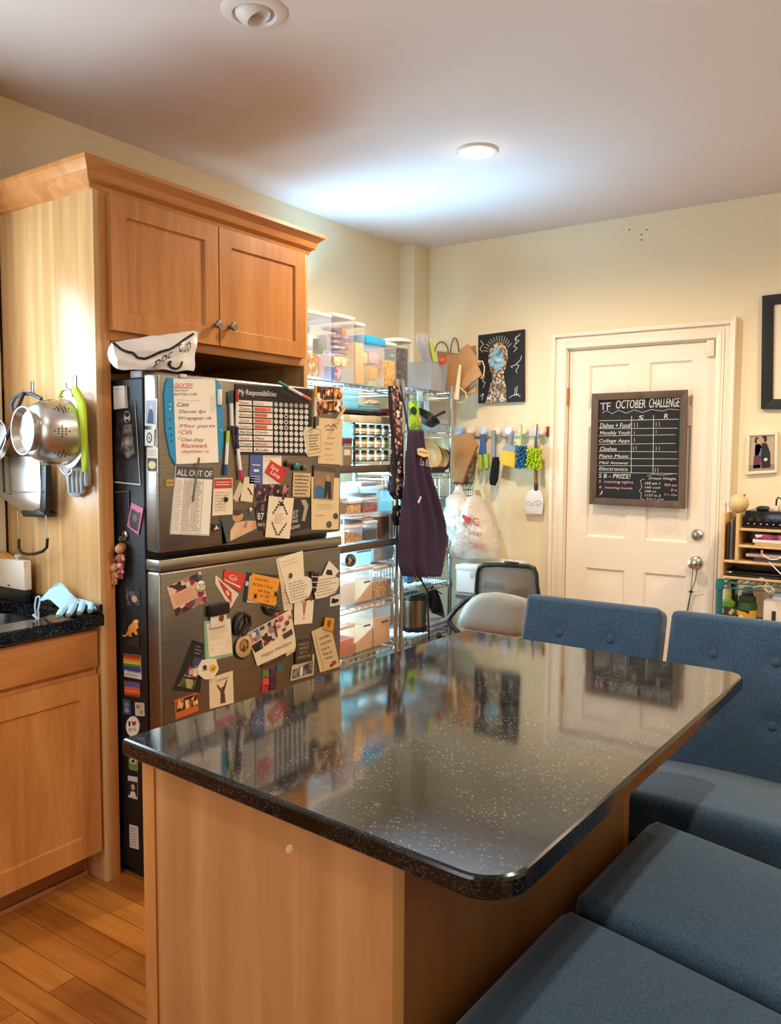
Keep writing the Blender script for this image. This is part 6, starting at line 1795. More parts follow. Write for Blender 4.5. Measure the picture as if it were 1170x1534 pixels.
for i, (x, c) in enumerate(((205, '#aac6e8'), (275, '#e6d3c2'), (352, '#cdd6e6'), (435, '#e9d6c6'), (505, '#e2dbe4'), (592, '#e9dcc0'), (702, '#e9d2bc'))):
    p = P(*k7(x, 668), 1, YB - .03)
    obj(B().lathe([(0, .018), (.010, .018), (.009, .03), (.026, .042), (.030, .054), (.022, .066), (0, .070)], axisM((p.x, YB - .001, p.z), (0, -1, 0)), 20), 'knob', mat('knob' + c, c, .35), rail)
YH = YB - .085
HB = lambda x, y, d=0.0: P(*k7(x, y), 1, YH + d)
def flat7(b, pts, th=.014, d=0.0, bev=.003):
    return b.prism([HB(x, y, d) for x, y in pts], (0, th, 0), bev)
# double brush
t = thing('cleaning_brush', 'blue-handled brush with two lime bristle heads on the peg rail', 'brush', HB(335, 905))
obj(flat7(B(), [(326, 690), (348, 690), (356, 808), (308, 812)], .012), 'handle', plain('#3a5a9a'), t)
for pts in ([(303, 815), (326, 812), (330, 898), (312, 910)], [(338, 808), (362, 806), (368, 890), (348, 905)]):
    obj(flat7(B(), pts, .03), 'bristle_head', mat('lime_bristle', '#b5cf4e', .8, bump=1, bscale=200), t)
t = thing('hand_brush', 'grey-handled soft black brush hanging beside the dustpan', 'brush', HB(405, 990))
obj(flat7(B(), [(386, 665), (408, 665), (410, 830), (384, 830)], .014), 'handle', plain('#8f8b8a'), t)
b = B().rings([(HB(415, 826, .012), .018), (HB(414, 860, .012), .025), (HB(402, 960, .012), .027), (HB(396, 995, .012), .018)], 18)
obj(b, 'bristles', mat('black_bristle', '#121214', .95, bump=1.5, bscale=160), t)
t = thing('dustpan', 'yellow dustpan with a grey rim and handle on the peg rail', 'dustpan', HB(485, 890))
obj(flat7(B(), [(452, 780), (530, 792), (528, 892), (438, 868)], .012), 'pan', plain('#e8b41e'), t)
obj(flat7(B(), [(474, 756), (520, 756), (534, 772), (536, 800), (448, 786), (462, 764)], .03), 'rim', plain('#8f9ba4'), t)
obj(B().rings([(HB(506, 762, .012), .011), (HB(512, 720, .012), .009), (HB(516, 680, .012), .011), (HB(518, 668, .012), .006)], 12), 'handle', plain('#7d878f'), t)
def noodle(label, x0, x1, y0, y1, c, cord, name='scrubber_mitt'):
    t = thing(name, label, 'scrubber', HB((x0 + x1) / 2, y1))
    rnd = random.Random(x0)
    b = B()
    A, C = HB(x0, y0), HB(x1, y1)
    for i in range(7):
        for j in range(9):
            x = A.x + (C.x - A.x) * (i + rnd.random() * .7) / 6.6; z = A.z + (C.z - A.z) * (j + rnd.random() * .7) / 8.6
            p = Vector((x, YH + .004, z))
            b.rings([(p, .0055), (p + Vector((rnd.uniform(-.006, .006), -.024, rnd.uniform(-.012, .004))), .0048)], 6)
    obj(b, 'chenille_strands', mat('noodle' + c, c, .9), t)
    obj(B().box(A.x + .004, C.x - .004, YH + .0, YH + .022, C.z + .004, A.z - .004, .008), 'mitt_body', mat('noodle' + c, c), t)
    obj(B().tube([HB(*cord[0], .01), HB(*cord[1], .005), HB(*cord[2], .01)], .004, 8), 'hanging_loop', mat('noodle' + (c if cord[3] is None else cord[3]), c if cord[3] is None else cord[3], .8), t)
noodle('dark blue fringed scrubber hanging behind the lime one', 542, 600, 758, 888, '#2c6a94', ((568, 762), (566, 690), (570, 622), '#b9cf3a'))
t = thing('grill_spatula', 'white-bladed spatula with a wooden handle hanging lowest on the peg rail', 'spatula', HB(648, 1180, .03))
obj(flat7(B(), [(596, 1060), (616, 1030), (640, 1020), (672, 1020), (694, 1046), (702, 1092), (694, 1172), (598, 1170), (588, 1130)], .006, .045), 'blade', plain('#e9e4e2'), t)
obj(flat7(B(), [(645, 985), (668, 985), (670, 1030), (644, 1030)], .008, .043), 'neck', plain('#2e2a2a'), t)
obj(B().rings([(HB(656, 700, .05), .008), (HB(656, 860, .05), .013), (HB(657, 985, .05), .011)], 12), 'handle', wood('spatula_wood', '#7a4a26', '#96602f', '#a8703a', (5, 5, 1)), t)
b = B(); b.keep = True
sh = Sheet(c7((588, 1030), (702, 1030), (702, 1180), (588, 1180)), 1, YH + .045, (0, -1, 0))
ms = []
prims(b, sh, [('l', [(.1, .5), (.25, .45), (.4, .55), (.6, .42), (.8, .4), (.9, .5), (.78, .62), (.62, .55), (.7, .48)], .0012, '#6a6670'), ('l', [(.1, .55), (.35, .6), (.55, .58)], .0012, '#8a8690')], .001, ms, random.Random(1))
obj(b, 'drawn_lettering', ms, t, smooth=0)
noodle('bright lime fringed scrubber in front of the spatula handle', 607, 690, 770, 898, '#b6cc1e', ((650, 772), (660, 700), (666, 626), '#2a6a94'))

paper_bag('kraft bag hanging under the peg rail end with a dark cord', [(679, 653), (704, 648), (714, 668), (700, 700), (690, 730), (680, 726)], YB - .10, .03, M_KRAFT, [(698, 672), (696, 690), (686, 712), (680, 722)], plain('#4a3a2c'), ax=1)
paper_bag('dark printed kraft bag tucked beside the hanging one', [(704, 690), (711, 684), (709, 706), (697, 728), (693, 716)], YB - .07, .02, mottled('printed_kraft', ['#4a3a30', '#8a6a4a', '#3a2c24', '#6a5240'], 60), ax=1)
t = basket('black wire rack beside the plastic carrier bag', P(677, 735, 1, 4.33).y, 4.42, P(677, 735, 1, 4.33).x, P(698, 735, 1, 4.33).x, P(690, 744, 1, 4.33).z, P(690, 724, 1, 4.33).z, M_BLACK)

# corner pile: crate, white chest, carrier bag, cardboard
a, q = P(684, 889, 1, 4.03), P(720, 905, 1, 4.03)
YC = 4.03
x0_, x1_ = P(684, 889, 1, YC).x, P(745, 889, 1, YC).x
zc = P(700, 889, 1, YC).z
t = thing('storage_crate', 'grey storage crate under the white chest in the corner', 'crate', ((x0_ + x1_) / 2, 4.2, 0))
obj(B().box(x0_, x1_, YC, 4.42, .01, zc, .008), 'body', mat('crate_grey', '#a39a92', .6), t)
obj(B().box(x0_ - .004, x1_ + .004, YC - .008, 4.424, zc - .03, zc - .01, .003), 'rim', mat('crate_dark', '#55504c', .6), t)
ztop = P(700, 839, 1, 4.2).z - .008
t = thing('white_chest', 'bluish white plastic chest under the carrier bag in the corner', 'chest', ((x0_ + x1_) / 2, 4.2, zc))
obj(B().box(x0_ - .005, x1_ - .0, YC - .005, 4.41, zc + .002, ztop, .012), 'body', mat('cool_white_plastic', '#e4eaf0', .4), t)
obj(B().box(x0_ - .008, x1_ + .003, YC - .008, 4.413, ztop - .03, ztop + .004, .008), 'lid', mat('cool_white_plastic', '#e4eaf0'), t)
obj(B().box((x0_ + x1_) / 2 - .04, (x0_ + x1_) / 2 + .04, YC - .012, YC - .004, ztop - .06, ztop - .03, .003), 'latch', mat('pale_latch', '#c4ccd4', .4), t)
t = thing('carrier_bag', 'full white plastic carrier bag with a red heart resting on the white chest', 'bag', P(708, 838, 1, 4.2))
BC = [(676, 745), (683, 738), (694, 741), (703, 748), (711, 742), (718, 744), (726, 760), (735, 778), (742, 800), (747, 822), (744, 836), (726, 837), (706, 839), (690, 837), (684, 832), (686, 815), (680, 800), (674, 785), (672, 765)]
def puff(outline, n, prof, jit=0.0, seed=0, b=None):
    """soft body: photographed outline pts (3-D) swelling along n: prof [(scale, depth)]"""
    b = b or B()
    ctr = sum((Vector(p) for p in outline), Vector()) / len(outline)
    rows = []
    for s_, d in prof:
        r = []
        for i, p in enumerate(outline):
            v = ctr + (Vector(p) - ctr) * s_ + Vector(n) * d
            if jit and 0 < s_ < .999:
                v += Vector(n) * jit * noise.noise(v * 22 + Vector((seed, 0, 0)))
            r.append(b.bm.verts.new(v))
        rows.append(r)
    m = len(outline)
    for r1, r2 in zip(rows, rows[1:]):
        for k in range(m):
            b.bm.faces.new((r1[k], r1[(k + 1) % m], r2[(k + 1) % m], r2[k]))
    b.bm.faces.new(rows[0]); b.bm.faces.new(rows[-1])
    return b
def dense(pts, k=3):
    out = []
    n = len(pts)
    for i in range(n):
        a_, c_ = Vector(pts[i]), Vector(pts[(i + 1) % n])
        out += [a_.lerp(c_, j / k) for j in range(k)]
    return out
PBAG = mat('white_carrier_plastic', '#d3cbbf', .32, bump=1.0, bscale=34)
YG = 4.17
out = dense([P(u, v, 1, YG) for u, v in BC])
obj(puff(out, (0, -1, 0), [(.6, -.10), (.85, -.085), (1, -.02), (1.0, .02), (.97, .055), (.9, .085), (.78, .105), (.62, .118), (.42, .125), (.2, .128)], .03), 'bag_body', PBAG, t, smooth=70)
b = B(); b.keep = True
ms = []
sh = Sheet([(709, 768), (741, 776), (744, 806), (712, 800)], 1, YG, (0, -1, 0))
prims(b, sh, [('p', [(.28, .42), (.02, .12), (.06, .0), (.18, .0), (.26, .12), (.36, .02), (.46, .1), (.42, .24)], '#c8342c'), ('t', 'C', .52, .0, .8, .38, '#c8342c', .1), ('t', 'phar', .25, .62, .92, .95, '#d07058', .1)], .142, ms, random.Random(2))
sh = Sheet([(700, 808), (744, 812), (745, 818), (700, 814)], 1, YG, (0, -1, 0))
prims(b, sh, [('r', .1, .1, .98, .3, '#d89a80'), ('r', .0, .7, .95, .85, '#d89a80')], .132, ms, random.Random(2))
obj(b, 'printed_lettering', ms, t, smooth=0)
b = puff(dense([P(u, v, 1, YG) for u, v in ((680, 742), (684, 728), (690, 727), (696, 744))]), (0, -1, 0), [(1, -.01), (1.05, .01), (.9, .02)], .004)
obj(b, 'handle', PBAG, t, smooth=70)
o = obj(B().prism([P(u, v, 1, 4.445) for u, v in ((711, 735), (718, 734), (745, 822), (749, 852), (738, 856), (728, 800))], (0, .006, 0)), 'cardboard_sheet', mat('cardboard', '#c99a66', .85))
tag(o, 'narrow brown cardboard sheet leaning on the wall behind the carrier bag', 'cardboard')

# ------------------------------------------------------------------ mesh office chair with its seat flipped up
M_MESH = clear('chair_mesh', '#8f8780', .62, .7, .2)
M_SEATG = mat('grey_seat_vinyl', '#9a948a', .42)
YM = 3.50
t = thing('office_chair', 'office chair with a black-framed mesh back and a raised grey seat in the corner', 'chair', (P(745, 900, 1, YM).x, YM, 0))
fr = [(713, 905), (713.5, 880), (715, 858), (718, 850), (726, 846.5), (745, 846), (770, 847), (792, 848.5), (800, 851.5), (803.5, 860), (804.5, 878), (808, 900)]
obj(B().tube([P(u, v, 1, YM) for u, v in fr], .011, 10), 'back_frame', M_BLACK, t)
b = B()
mp = [P(u, v, 1, YM + .004) for u, v in fr]
b.poly(mp)
obj(b, 'mesh_panel', M_MESH, t, solid=.003)
a, q = P(756, 842, 1, YM), P(776, 846, 1, YM)
obj(B().box(a.x, q.x, YM - .01, YM + .014, q.z - .002, a.z + .004, .003), 'top_tab', M_BLACK, t)
a, q = P(722, 872, 1, YM), P(752, 886, 1, YM)
obj(B().box(a.x, q.x, YM + .01, YM + .035, q.z, a.z, .008), 'lumbar_pad', mat('lumbar_grey', '#8a8078', .6), t)
YS = 3.30
so = dense([P(u, v, 1, YS) for u, v in ((688, 935), (690, 922), (698, 907), (710, 895), (723, 889), (747, 887), (770, 891), (788, 896), (794, 902), (793, 920), (789, 942), (784, 951), (762, 952), (723, 946), (696, 942))], 2)
obj(puff(so, (0, -1, .35), [(.7, -.06), (.97, -.05), (1, -.02), (1.0, .0), (.96, .022), (.86, .034), (.6, .040), (.3, .042)]), 'seat', M_SEATG, t, smooth=70)
la = [P(u, v, 1, 3.42) for u, v in ((724, 897), (712, 894), (700, 897), (690, 906), (682, 914), (674, 924), (672, 930), (677, 938), (686, 947), (695, 957))]
obj(B().tube(la, .013, 10), 'armrest', M_BLACK, t)
cx_ = P(745, 900, 1, YM).x
ra = [v + Vector((.62, 0, 0)) for v in (la[1], la[3], la[6], la[9])]
obj(B().tube(ra, .013, 10), 'armrest', M_BLACK, t)
for sx in (-1, 1):
    x = cx_ + .27 * sx
    obj(B().tube([(x, YM + .1, .06), (x, YM - .02, .42), (x, YM - .1, .55)], .014, 8).tube([(x, YM - .36, .06), (x, YM - .1, .44)], .014, 8), 'leg', M_BLACK, t)
    for y in (YM + .1, YM - .36):
        obj(B().cyl((x - .014, y, .032), (x + .014, y, .032), .031, n=16), 'caster', M_BLACK, t)
obj(B().tube([(cx_ - .27, YM - .06, .52), (cx_ + .27, YM - .06, .52)], .014, 8), 'cross_bar', M_BLACK, t)

# ------------------------------------------------------------------ chalkboard on the door
CBY = DY - .03
cq = [(888, 590), (1031, 584), (1027, 762), (884, 755)]
sh = Sheet(cq, 1, CBY, (0, -1, 0))
t = thing('chalkboard', 'brown-framed chalkboard titled October Challenge hanging on the white door', 'chalkboard', sh(.5, 1))
FRW, FRH = .072, .062
M_FRB = wood('chalkboard_frame_wood', '#4a392d', '#5c483a', '#6b5544', (6, 6, 1), .5)
def strip(b, q, th):
    return b.prism([sh(u, v, 0) for u, v in q], (0, -th, 0), .002)
b = B()
strip(b, [(0, 0), (1, 0), (1 - FRW, FRH), (FRW, FRH)], .018)
strip(b, [(0, 1), (FRW, 1 - FRH), (1 - FRW, 1 - FRH), (1, 1)], .018)
strip(b, [(0, 0), (FRW, FRH), (FRW, 1 - FRH), (0, 1)], .018)
strip(b, [(1, 0), (1, 1), (1 - FRW, 1 - FRH), (1 - FRW, FRH)], .018)
obj(b, 'wooden_frame', M_FRB, t)
obj(B().prism([sh(u, v, 0) for u, v in ((FRW, FRH), (1 - FRW, FRH), (1 - FRW, 1 - FRH), (FRW, 1 - FRH))], (0, -.006, 0)).box(sh(.1, .1).x, sh(.9, .1).x, CBY, DY - .002, sh(.5, .3).z, sh(.5, .2).z), 'slate', mat('slate_black', '#15161a', .75, vary=.3, vscale=9), t)
WH, PK = '#d9d7d2', '#e0a8b4'
qi = [((230 - 230) / 1, 0)]
def V8(x, y):
    """crop pixel of the board's face -> (u, v)"""
    u_, v_ = 820 + x / 3.068, 440 + y / 3.068
    # invert the near-affine quad
    uu, vv = .5, .5
    for _ in range(12):
        px = (cq[0][0] * (1 - uu) + cq[1][0] * uu) * (1 - vv) + (cq[3][0] * (1 - uu) + cq[2][0] * uu) * vv
        py = (cq[0][1] * (1 - uu) + cq[1][1] * uu) * (1 - vv) + (cq[3][1] * (1 - uu) + cq[2][1] * uu) * vv
        uu += (u_ - px) / 142; vv += (v_ - py) / 170
    return uu, vv
def tx(body, x0, y0, x1, y1, c=WH, s_=.15):
    a, q = V8(x0, y0), V8(x1, y1)
    return ('t', body, a[0], a[1], q[0], q[1], c, s_)
ln = lambda w, *p, c=WH: ('l', [V8(*k) for k in p], w, c)
lines_ = [ln(.0011, (235, 584), (606, 577)), ln(.0011, (236, 620), (600, 618)), ln(.001, (236, 654), (590, 648)), ln(.001, (236, 692), (590, 688)), ln(.001, (236, 724), (598, 727)), ln(.001, (236, 757), (602, 759)), ln(.001, (236, 790), (602, 791)), ln(.001, (236, 820), (600, 827)), ln(.0013, (389, 562), (387, 822)), ln(.0013, (490, 558), (487, 822)),
          ln(.0009, (255, 548), (275, 538), (300, 552), (330, 536), (365, 550), (400, 534), (440, 546), (480, 532), (530, 540), (560, 530), (606, 534))]
tally = [ln(.0009, (402, 592), (402, 614)), ln(.0009, (416, 592), (416, 614)), ln(.0009, (502, 590), (502, 610)), ln(.0009, (516, 590), (516, 610)), ln(.0009, (502, 628), (502, 642)), ln(.0009, (402, 632), (402, 646)), ln(.0009, (402, 662), (402, 682)), ln(.0009, (398, 702), (398, 720)), ln(.0009, (410, 700), (410, 718)), ln(.0009, (502, 702), (502, 720)), ln(.0009, (516, 702), (516, 720)), ln(.0009, (498, 800), (498, 818)), ln(.0009, (510, 800), (510, 818)),
         ln(.0009, (448, 850), (430, 858), (436, 890), (424, 905), (434, 918), (430, 940), (446, 946)), ln(.0009, (330, 834), (352, 834)), ln(.0009, (460, 838), (490, 828), (530, 834), (592, 826))]
words_ = [tx('OCTOBER', 318, 490, 452, 525), tx('CHALLENGE', 470, 482, 610, 520), tx('S', 420, 560, 444, 580), tx('R', 538, 552, 556, 574), tx('Dishes + Food', 244, 596, 384, 616), tx('Monthly Youth', 244, 632, 382, 652), tx('College Apps', 240, 668, 380, 688), tx('Clothes', 244, 704, 320, 722), tx('Piano Music', 240, 738, 376, 754), tx('Mail Answer', 240, 770, 376, 784), tx('Electronics', 240, 796, 370, 814),
          tx('S B - PRIZE!', 238, 826, 384, 850), tx('S  running tights', 238, 856, 396, 876, PK), tx('R  heating hands', 240, 884, 392, 902, PK), tx('J', 240, 906, 256, 924), tx('Dream Weight', 468, 842, 594, 860), tx('160 am 1', 450, 864, 520, 878), tx('904 am', 540, 872, 596, 886, PK), tx('160 cod', 450, 884, 520, 896), tx('100 m', 450, 902, 500, 914), tx('8 at', 570, 896, 598, 908, PK), tx('1157 m 2', 450, 920, 522, 934), tx('7 1 10m', 540, 918, 598, 930, PK), tx('2nd 1 cod', 456, 938, 536, 948)]
for pn, lst in (('chalk_lines', lines_), ('chalk_tally_marks', tally), ('chalk_lettering', words_), ('chalk_title_lettering', [tx('TF', 246, 502, 292, 534, '#e6b8c8', 0), ln(.0022, (244, 506), (294, 502), c='#e6b8c8')])):
    b = B(); b.keep = True; ms = []
    prims(b, sh, lst, .0068, ms, random.Random(3))
    obj(b, pn, ms, t, smooth=0)

# framed pictures
def frame_pic(name, label, cat, q, fw, fh, th, mframe, parts, cols):
    s_ = Sheet(q, 1, YB - .002, (0, -1, 0))
    t = thing(name, label, cat, s_(.5, 1))
    b = B()
    for quad in ([(0, 0), (1, 0), (1 - fw, fh), (fw, fh)], [(0, 1), (fw, 1 - fh), (1 - fw, 1 - fh), (1, 1)], [(0, 0), (fw, fh), (fw, 1 - fh), (0, 1)], [(1, 0), (1, 1), (1 - fw, 1 - fh), (1 - fw, fh)]):
        b.prism([s_(u, v, 0) for u, v in quad], (0, -th, 0), .002)
    obj(b, 'surround', mframe, t)
    obj(B().prism([s_(u, v, 0) for u, v in ((fw * .9, fh * .9), (1 - fw * .9, fh * .9), (1 - fw * .9, 1 - fh * .9), (fw * .9, 1 - fh * .9))], (0, -th * .5, 0)), 'picture_mat', tocol(cols), t)
    for pn, lst in parts:
        b = B(); b.keep = True; ms = []
        prims(b, s_, lst, th * .5 + .0008, ms, random.Random(4))
        obj(b, pn, ms, t, smooth=0)
    return t
frame_pic('framed_picture', 'large black-framed picture with a pale mat at the wall above the small photo', 'picture', [(1143, 444), (1268, 430), (1266, 614), (1141, 613)], .14, .088, .022, mat('black_frame_paint', '#131213', .6), [('landscape_print', [('r', .3, .28, .7, .72, PHBW)])], '#ecdfc6')
frame_pic('framed_photo', 'small white-framed photo of a couple kissing beside the door', 'picture', [(1120.5, 649), (1166, 647), (1165, 708), (1118, 711)], .09, .07, .018, mat('ivory_frame', '#eadcc6', .4), [
    ('photo_background', [('r', .09, .07, .91, .93, '#b9a58e'), ('r', .09, .78, .91, .93, '#9c8468')]),
    ('photo_figures', [('p', [(.26, .3), (.4, .26), (.56, .42), (.5, .56), (.26, .55)], '#5f8fbe'), ('p', [(.24, .55), (.48, .56), (.46, .86), (.22, .86)], '#6a2f42'), ('e', .32, .19, .085, .085, '#3a2a22'), ('e', .56, .16, .09, .085, '#211a18'), ('e', .38, .21, .065, .07, '#c99674'), ('e', .49, .2, .065, .07, '#c08e70'), ('p', [(.48, .26), (.64, .26), (.76, .5), (.78, .86), (.5, .87), (.46, .55)], '#1d1b1f'), ('p', [(.44, .38), (.56, .4), (.6, .6), (.66, .62), (.54, .66)], '#c99674'), ('e', .62, .66, .06, .04, '#d9d2ca')])], '#cdbba2')

# key lanyard on the knob
t = thing('lanyard', 'thin dark lanyard looped over the door knob', 'lanyard', P(1030, 925, 1, DY - .02))
k6 = lambda x, y: (1010 + x / 6.67, 730 + y / 6.67)
Q6 = lambda x, y, d=.055: P(*k6(x, y), 1, DY - d)
obj(B().tube([Q6(232, 812), Q6(212, 930), Q6(170, 1040, .02), Q6(150, 1160, .015), Q6(128, 1290, .012), Q6(118, 1400, .012)], .0022, 6), 'cord', plain('#3a3a48'), t)
obj(B().tube([Q6(186, 812), Q6(178, 930), Q6(166, 1040, .02), Q6(140, 1170, .015), Q6(116, 1290, .012), Q6(112, 1400, .012)], .0022, 6), 'cord', plain('#4a4a58'), t)
obj(B().ell(Q6(168, 1043, .02), (.012, .006, .007), 12, 8), 'cord_stopper', M_BLACK, t)

# ------------------------------------------------------------------ teal rack with the letter organiser
M_TEAL = mat('teal_enamel', '#1f6a72', .35)
TY0, TY1, TX0, TX1 = 4.10, 4.42, P(1077.5, 900, 1, 4.10).x, .15
tz = P(1077, 868, 1, TY0).z
t = thing('teal_wire_rack', 'teal enamel wire rack beside the door carrying the wooden organiser', 'rack', ((TX0 + TX1) / 2, 4.26, 0))
for x in (TX0, TX1):
    for y in (TY0, TY1):
        obj(B().cyl((x, y, 0), (x, y, tz + .004), .0145, n=12).cyl((x, y, tz - .045), (x, y, tz - .002), .021, .018, n=12), 'post', M_TEAL, t)
TD = (tz - .012, .615, .2)
for z in TD:
    b = B()
    for a, c in (((TX0, TY0), (TX1, TY0)), ((TX1, TY0), (TX1, TY1)), ((TX1, TY1), (TX0, TY1)), ((TX0, TY1), (TX0, TY0))):
        b.cyl((a[0], a[1], z), (c[0], c[1], z), .004, n=6).cyl((a[0], a[1], z - .025), (c[0], c[1], z - .025), .004, n=6)
    for i in range(1, 34):
        x = TX0 + (TX1 - TX0) * i / 34
        b.cyl((x, TY0, z + .002), (x, TY1, z + .002), .0022, n=5, caps=False)
    obj(b, 'wire_deck', M_TEAL, t)
M_BIRCH = wood('birch_organiser', '#cfa468', '#dcb57c', '#e8c791', (6, .8, 6), .45)
oy0, oy1 = 4.115, 4.40
ox = lambda u: P(u, 800, 1, oy0).x
oz = lambda u, v: P(u, v, 1, oy0).z
bz = tz + .0055
topz = oz(1085, 769)
xl, xd, xr = ox(1080.5), ox(1102), .1
b_s3, b_s2, b_s1 = oz(1095, 843), oz(1110, 820), oz(1110, 795)
t = thing('desk_organizer', 'birch wood desk organiser with shelves of papers standing on the teal rack', 'organizer', ((xl + xr) / 2, 4.26, bz))
obj(B().box(xl, xl + .014, oy0, oy1, bz, topz, .001), 'side_panel', M_BIRCH, t)
obj(B().box(xr - .014, xr, oy0, oy1, bz, topz, .001), 'side_panel', M_BIRCH, t)
obj(B().box(xd, xd + .014, oy0, oy1, b_s3, topz, .001), 'divider', M_BIRCH, t)
for z, a in ((bz, xl + .014), (b_s3, xl + .014), (b_s2, xd + .014), (b_s1, xd + .014)):
    obj(B().box(a, xr - .014, oy0 + .002, oy1, z + .0005, z + .0115, .001), 'shelf_board', M_BIRCH, t)
obj(B().box(xl, xr, oy1, oy1 + .006, bz, topz), 'back_panel', M_BIRCH, t)
OX = lambda u: P(u, 800, 1, oy0 + .01).x
OZ = lambda u, v: P(u, v, 1, oy0 + .01).z
for i, (u0, u1, v0, c, w_) in enumerate(((1088.5, 1092, 782, '#2a2422', 'black folder nearest the organiser side in the upright slot'), (1092.5, 1096.5, 778, '#7a6c60', 'grey-brown folder in the middle of the upright slot'), (1097, 1101, 774, '#5a4a42', 'brown folder against the divider in the upright slot'))):
    o = obj(B().box(OX(u0), OX(u1), oy0 + .012 + .012 * i, oy1 - .03, b_s3 + .012, OZ(u0, v0), .001), 'folder', plain(c))
    tag(o, w_, 'folder')
p = P(1107, 760, 1, 4.22)
t = thing('gourd', 'pale yellow gourd resting on top of the birch organiser', 'gourd', (p.x, p.y, topz))
r_ = .046
zc_ = topz + r_ * .96
obj(B().lathe([(0, -r_)] + [(r_ * math.cos(R(a_)) ** .9, r_ * math.sin(R(a_)) * .98) for a_ in range(-75, 90, 15)] + [(0, r_)], axisM((p.x - .002, p.y, zc_), (.5, -.2, .85)), 24), 'fruit', mat('gourd_skin', '#e0c48e', .45, vary=.06, vscale=12), t)
obj(B().rings([((p.x + r_ * .5, p.y - .01, zc_ + r_ * .84), .006), ((p.x + r_ * .62, p.y - .012, zc_ + r_ * 1.0), .004)], 8), 'stem', plain('#a88a52'), t)
A, C = P(1088, 752, 1, 4.16), P(1086, 790, 1, 4.16)
o = thing('pencil', 'tan pencil standing in the organiser upright slot', 'pencil', C)
obj(B().rings([(C, .004), (C.lerp(A, .85), .004)], 6), 'shaft', plain('#d6a060'), o)
obj(B().rings([(C.lerp(A, .85), .004), (A, .001)], 6), 'tip', plain('#8a5a3a'), o)
# router on the top shelf
t = thing('network_router', 'black network router with a row of lights on the organiser top shelf', 'router', (OX(1140), 4.25, b_s1 + .012))
rx0, rx1 = OX(1113), OX(1200)
zz0, zz1 = b_s1 + .012, OZ(1140, 766)
obj(B().box(rx0, rx1, oy0 + .03, oy1 - .03, zz0 + .001, zz1, .006), 'casing', mat('gloss_black', '#121215', .18), t)
for i in range(8):
    x = rx0 + .015 + (rx1 - rx0) * i / 9
    obj(B().box(x, x + .006, oy0 + .027, oy0 + .031, zz0 + .02, zz0 + .024), 'indicator', plain('#d8dde0'), t)
for i in range(6):
    x = rx0 + .02 + (rx1 - rx0) * i / 7
    obj(B().box(x, x + .018, oy0 + .028, oy0 + .031, zz0 + .035, zz0 + .05), 'port', plain('#2a2a2e'), t)
t = thing('remote_control', 'black remote lying on top of the router', 'remote', (OX(1138), 4.2, zz1))
obj(B().box(OX(1129), OX(1147), 4.15, 4.22, zz1 + .0005, zz1 + .02, .008), 'casing', M_BLACK, t)
obj(B().box(OX(1133), OX(1143), 4.16, 4.2, zz1 + .02, zz1 + .022), 'button_pad', plain('#3a3a3c'), t)
t = thing('power_adapter', 'white plug adapter with a curling black cable on the router', 'adapter', (OX(1157), 4.2, zz1))
obj(B().box(OX(1154), OX(1162), 4.17, 4.21, zz1 + .0005, zz1 + .026, .003), 'plug', plain('#e0d4c4'), t)
obj(B().tube([(OX(1158), 4.18, zz1 + .026), (OX(1158.5), 4.17, zz1 + .05), (OX(1161), 4.17, zz1 + .066), (OX(1166), 4.17, zz1 + .06), (OX(1170), 4.17, zz1 + .03), (OX(1172), 4.17, zz1 + .008)], .004, 8), 'cable', M_BLACK, t)
boxthing_y = lambda name, label, cat, col, x0, x1, y0, y1, z0, z1, bev=.002: tag(obj(B().box(x0, x1, y0, y1, z0, z1, bev), name, tocol(col)), label, cat)
z = b_s2 + .0125
boxthing_y('book', 'tan book at the bottom of the organiser middle shelf', 'book', '#d2a868', OX(1131), OX(1215), oy0 + .01, oy1 - .02, z, z + .012)
boxthing_y('paper_stack', 'cream papers under the pink magazine on the middle shelf', 'papers', '#e6dac6', OX(1128), OX(1212), oy0 + .008, oy1 - .02, z + .0125, z + .03)
boxthing_y('magazine', 'pink patterned magazine on top of the middle shelf papers', 'magazine', mottled('pink_magazine', ['#a83a6a', '#e0c4d0', '#6a2a5a', '#f0e2e4', '#c9648a'], 34), OX(1131), OX(1214), oy0 + .006, oy1 - .02, z + .0305, z + .052)
z = b_s3 + .0125
boxthing_y('paper_stack', 'dark folded papers at the bottom of the organiser third shelf', 'papers', '#4a4442', OX(1130), OX(1210), oy0 + .02, oy1 - .02, z, z + .02)
boxthing_y('paper_stack', 'grey-brown envelopes on the organiser third shelf', 'papers', '#b39a8a', OX(1118), OX(1205), oy0 + .012, oy1 - .02, z + .021, z + .035)
t = thing('charging_cable', 'white charging cable trailing from the organiser third shelf', 'cable', P(1150, 850, 1, 4.09))
obj(B().tube([P(u, v, 1, 4.098) for u, v in ((1141, 828), (1146, 834), (1154, 838), (1164, 838), (1172, 834))], .003, 6), 'cord', LIDW, t)
obj(B().tube([P(u, v, 1, 4.098) for u, v in ((1152, 842), (1160, 850), (1168, 858), (1176, 866))], .003, 6), 'cord', LIDW, t)
obj(B().box(P(1140, 826, 1, 4.1).x, P(1143, 826, 1, 4.1).x, 4.095, 4.105, P(1140, 831, 1, 4.1).z, P(1140, 824, 1, 4.1).z, .001), 'connector', plain('#c98a78'), t)
z = bz + .0125
t = thing('laptop', 'closed black laptop on the organiser bottom board', 'laptop', (OX(1140), 4.2, z))
obj(B().box(OX(1090), OX(1200), oy0 + .01, oy1 - .01, z, z + .012, .003), 'base', M_BLACK, t)
obj(B().box(OX(1090), OX(1200), oy0 + .012, oy1 - .01, z + .013, z + .024, .003), 'lid', mat('gloss_black', '#121215'), t)
obj(B().box(OX(1089), OX(1100), oy0 + .006, oy0 + .011, z + .014, z + .022, .001), 'silver_hinge', M_CHROME, t)
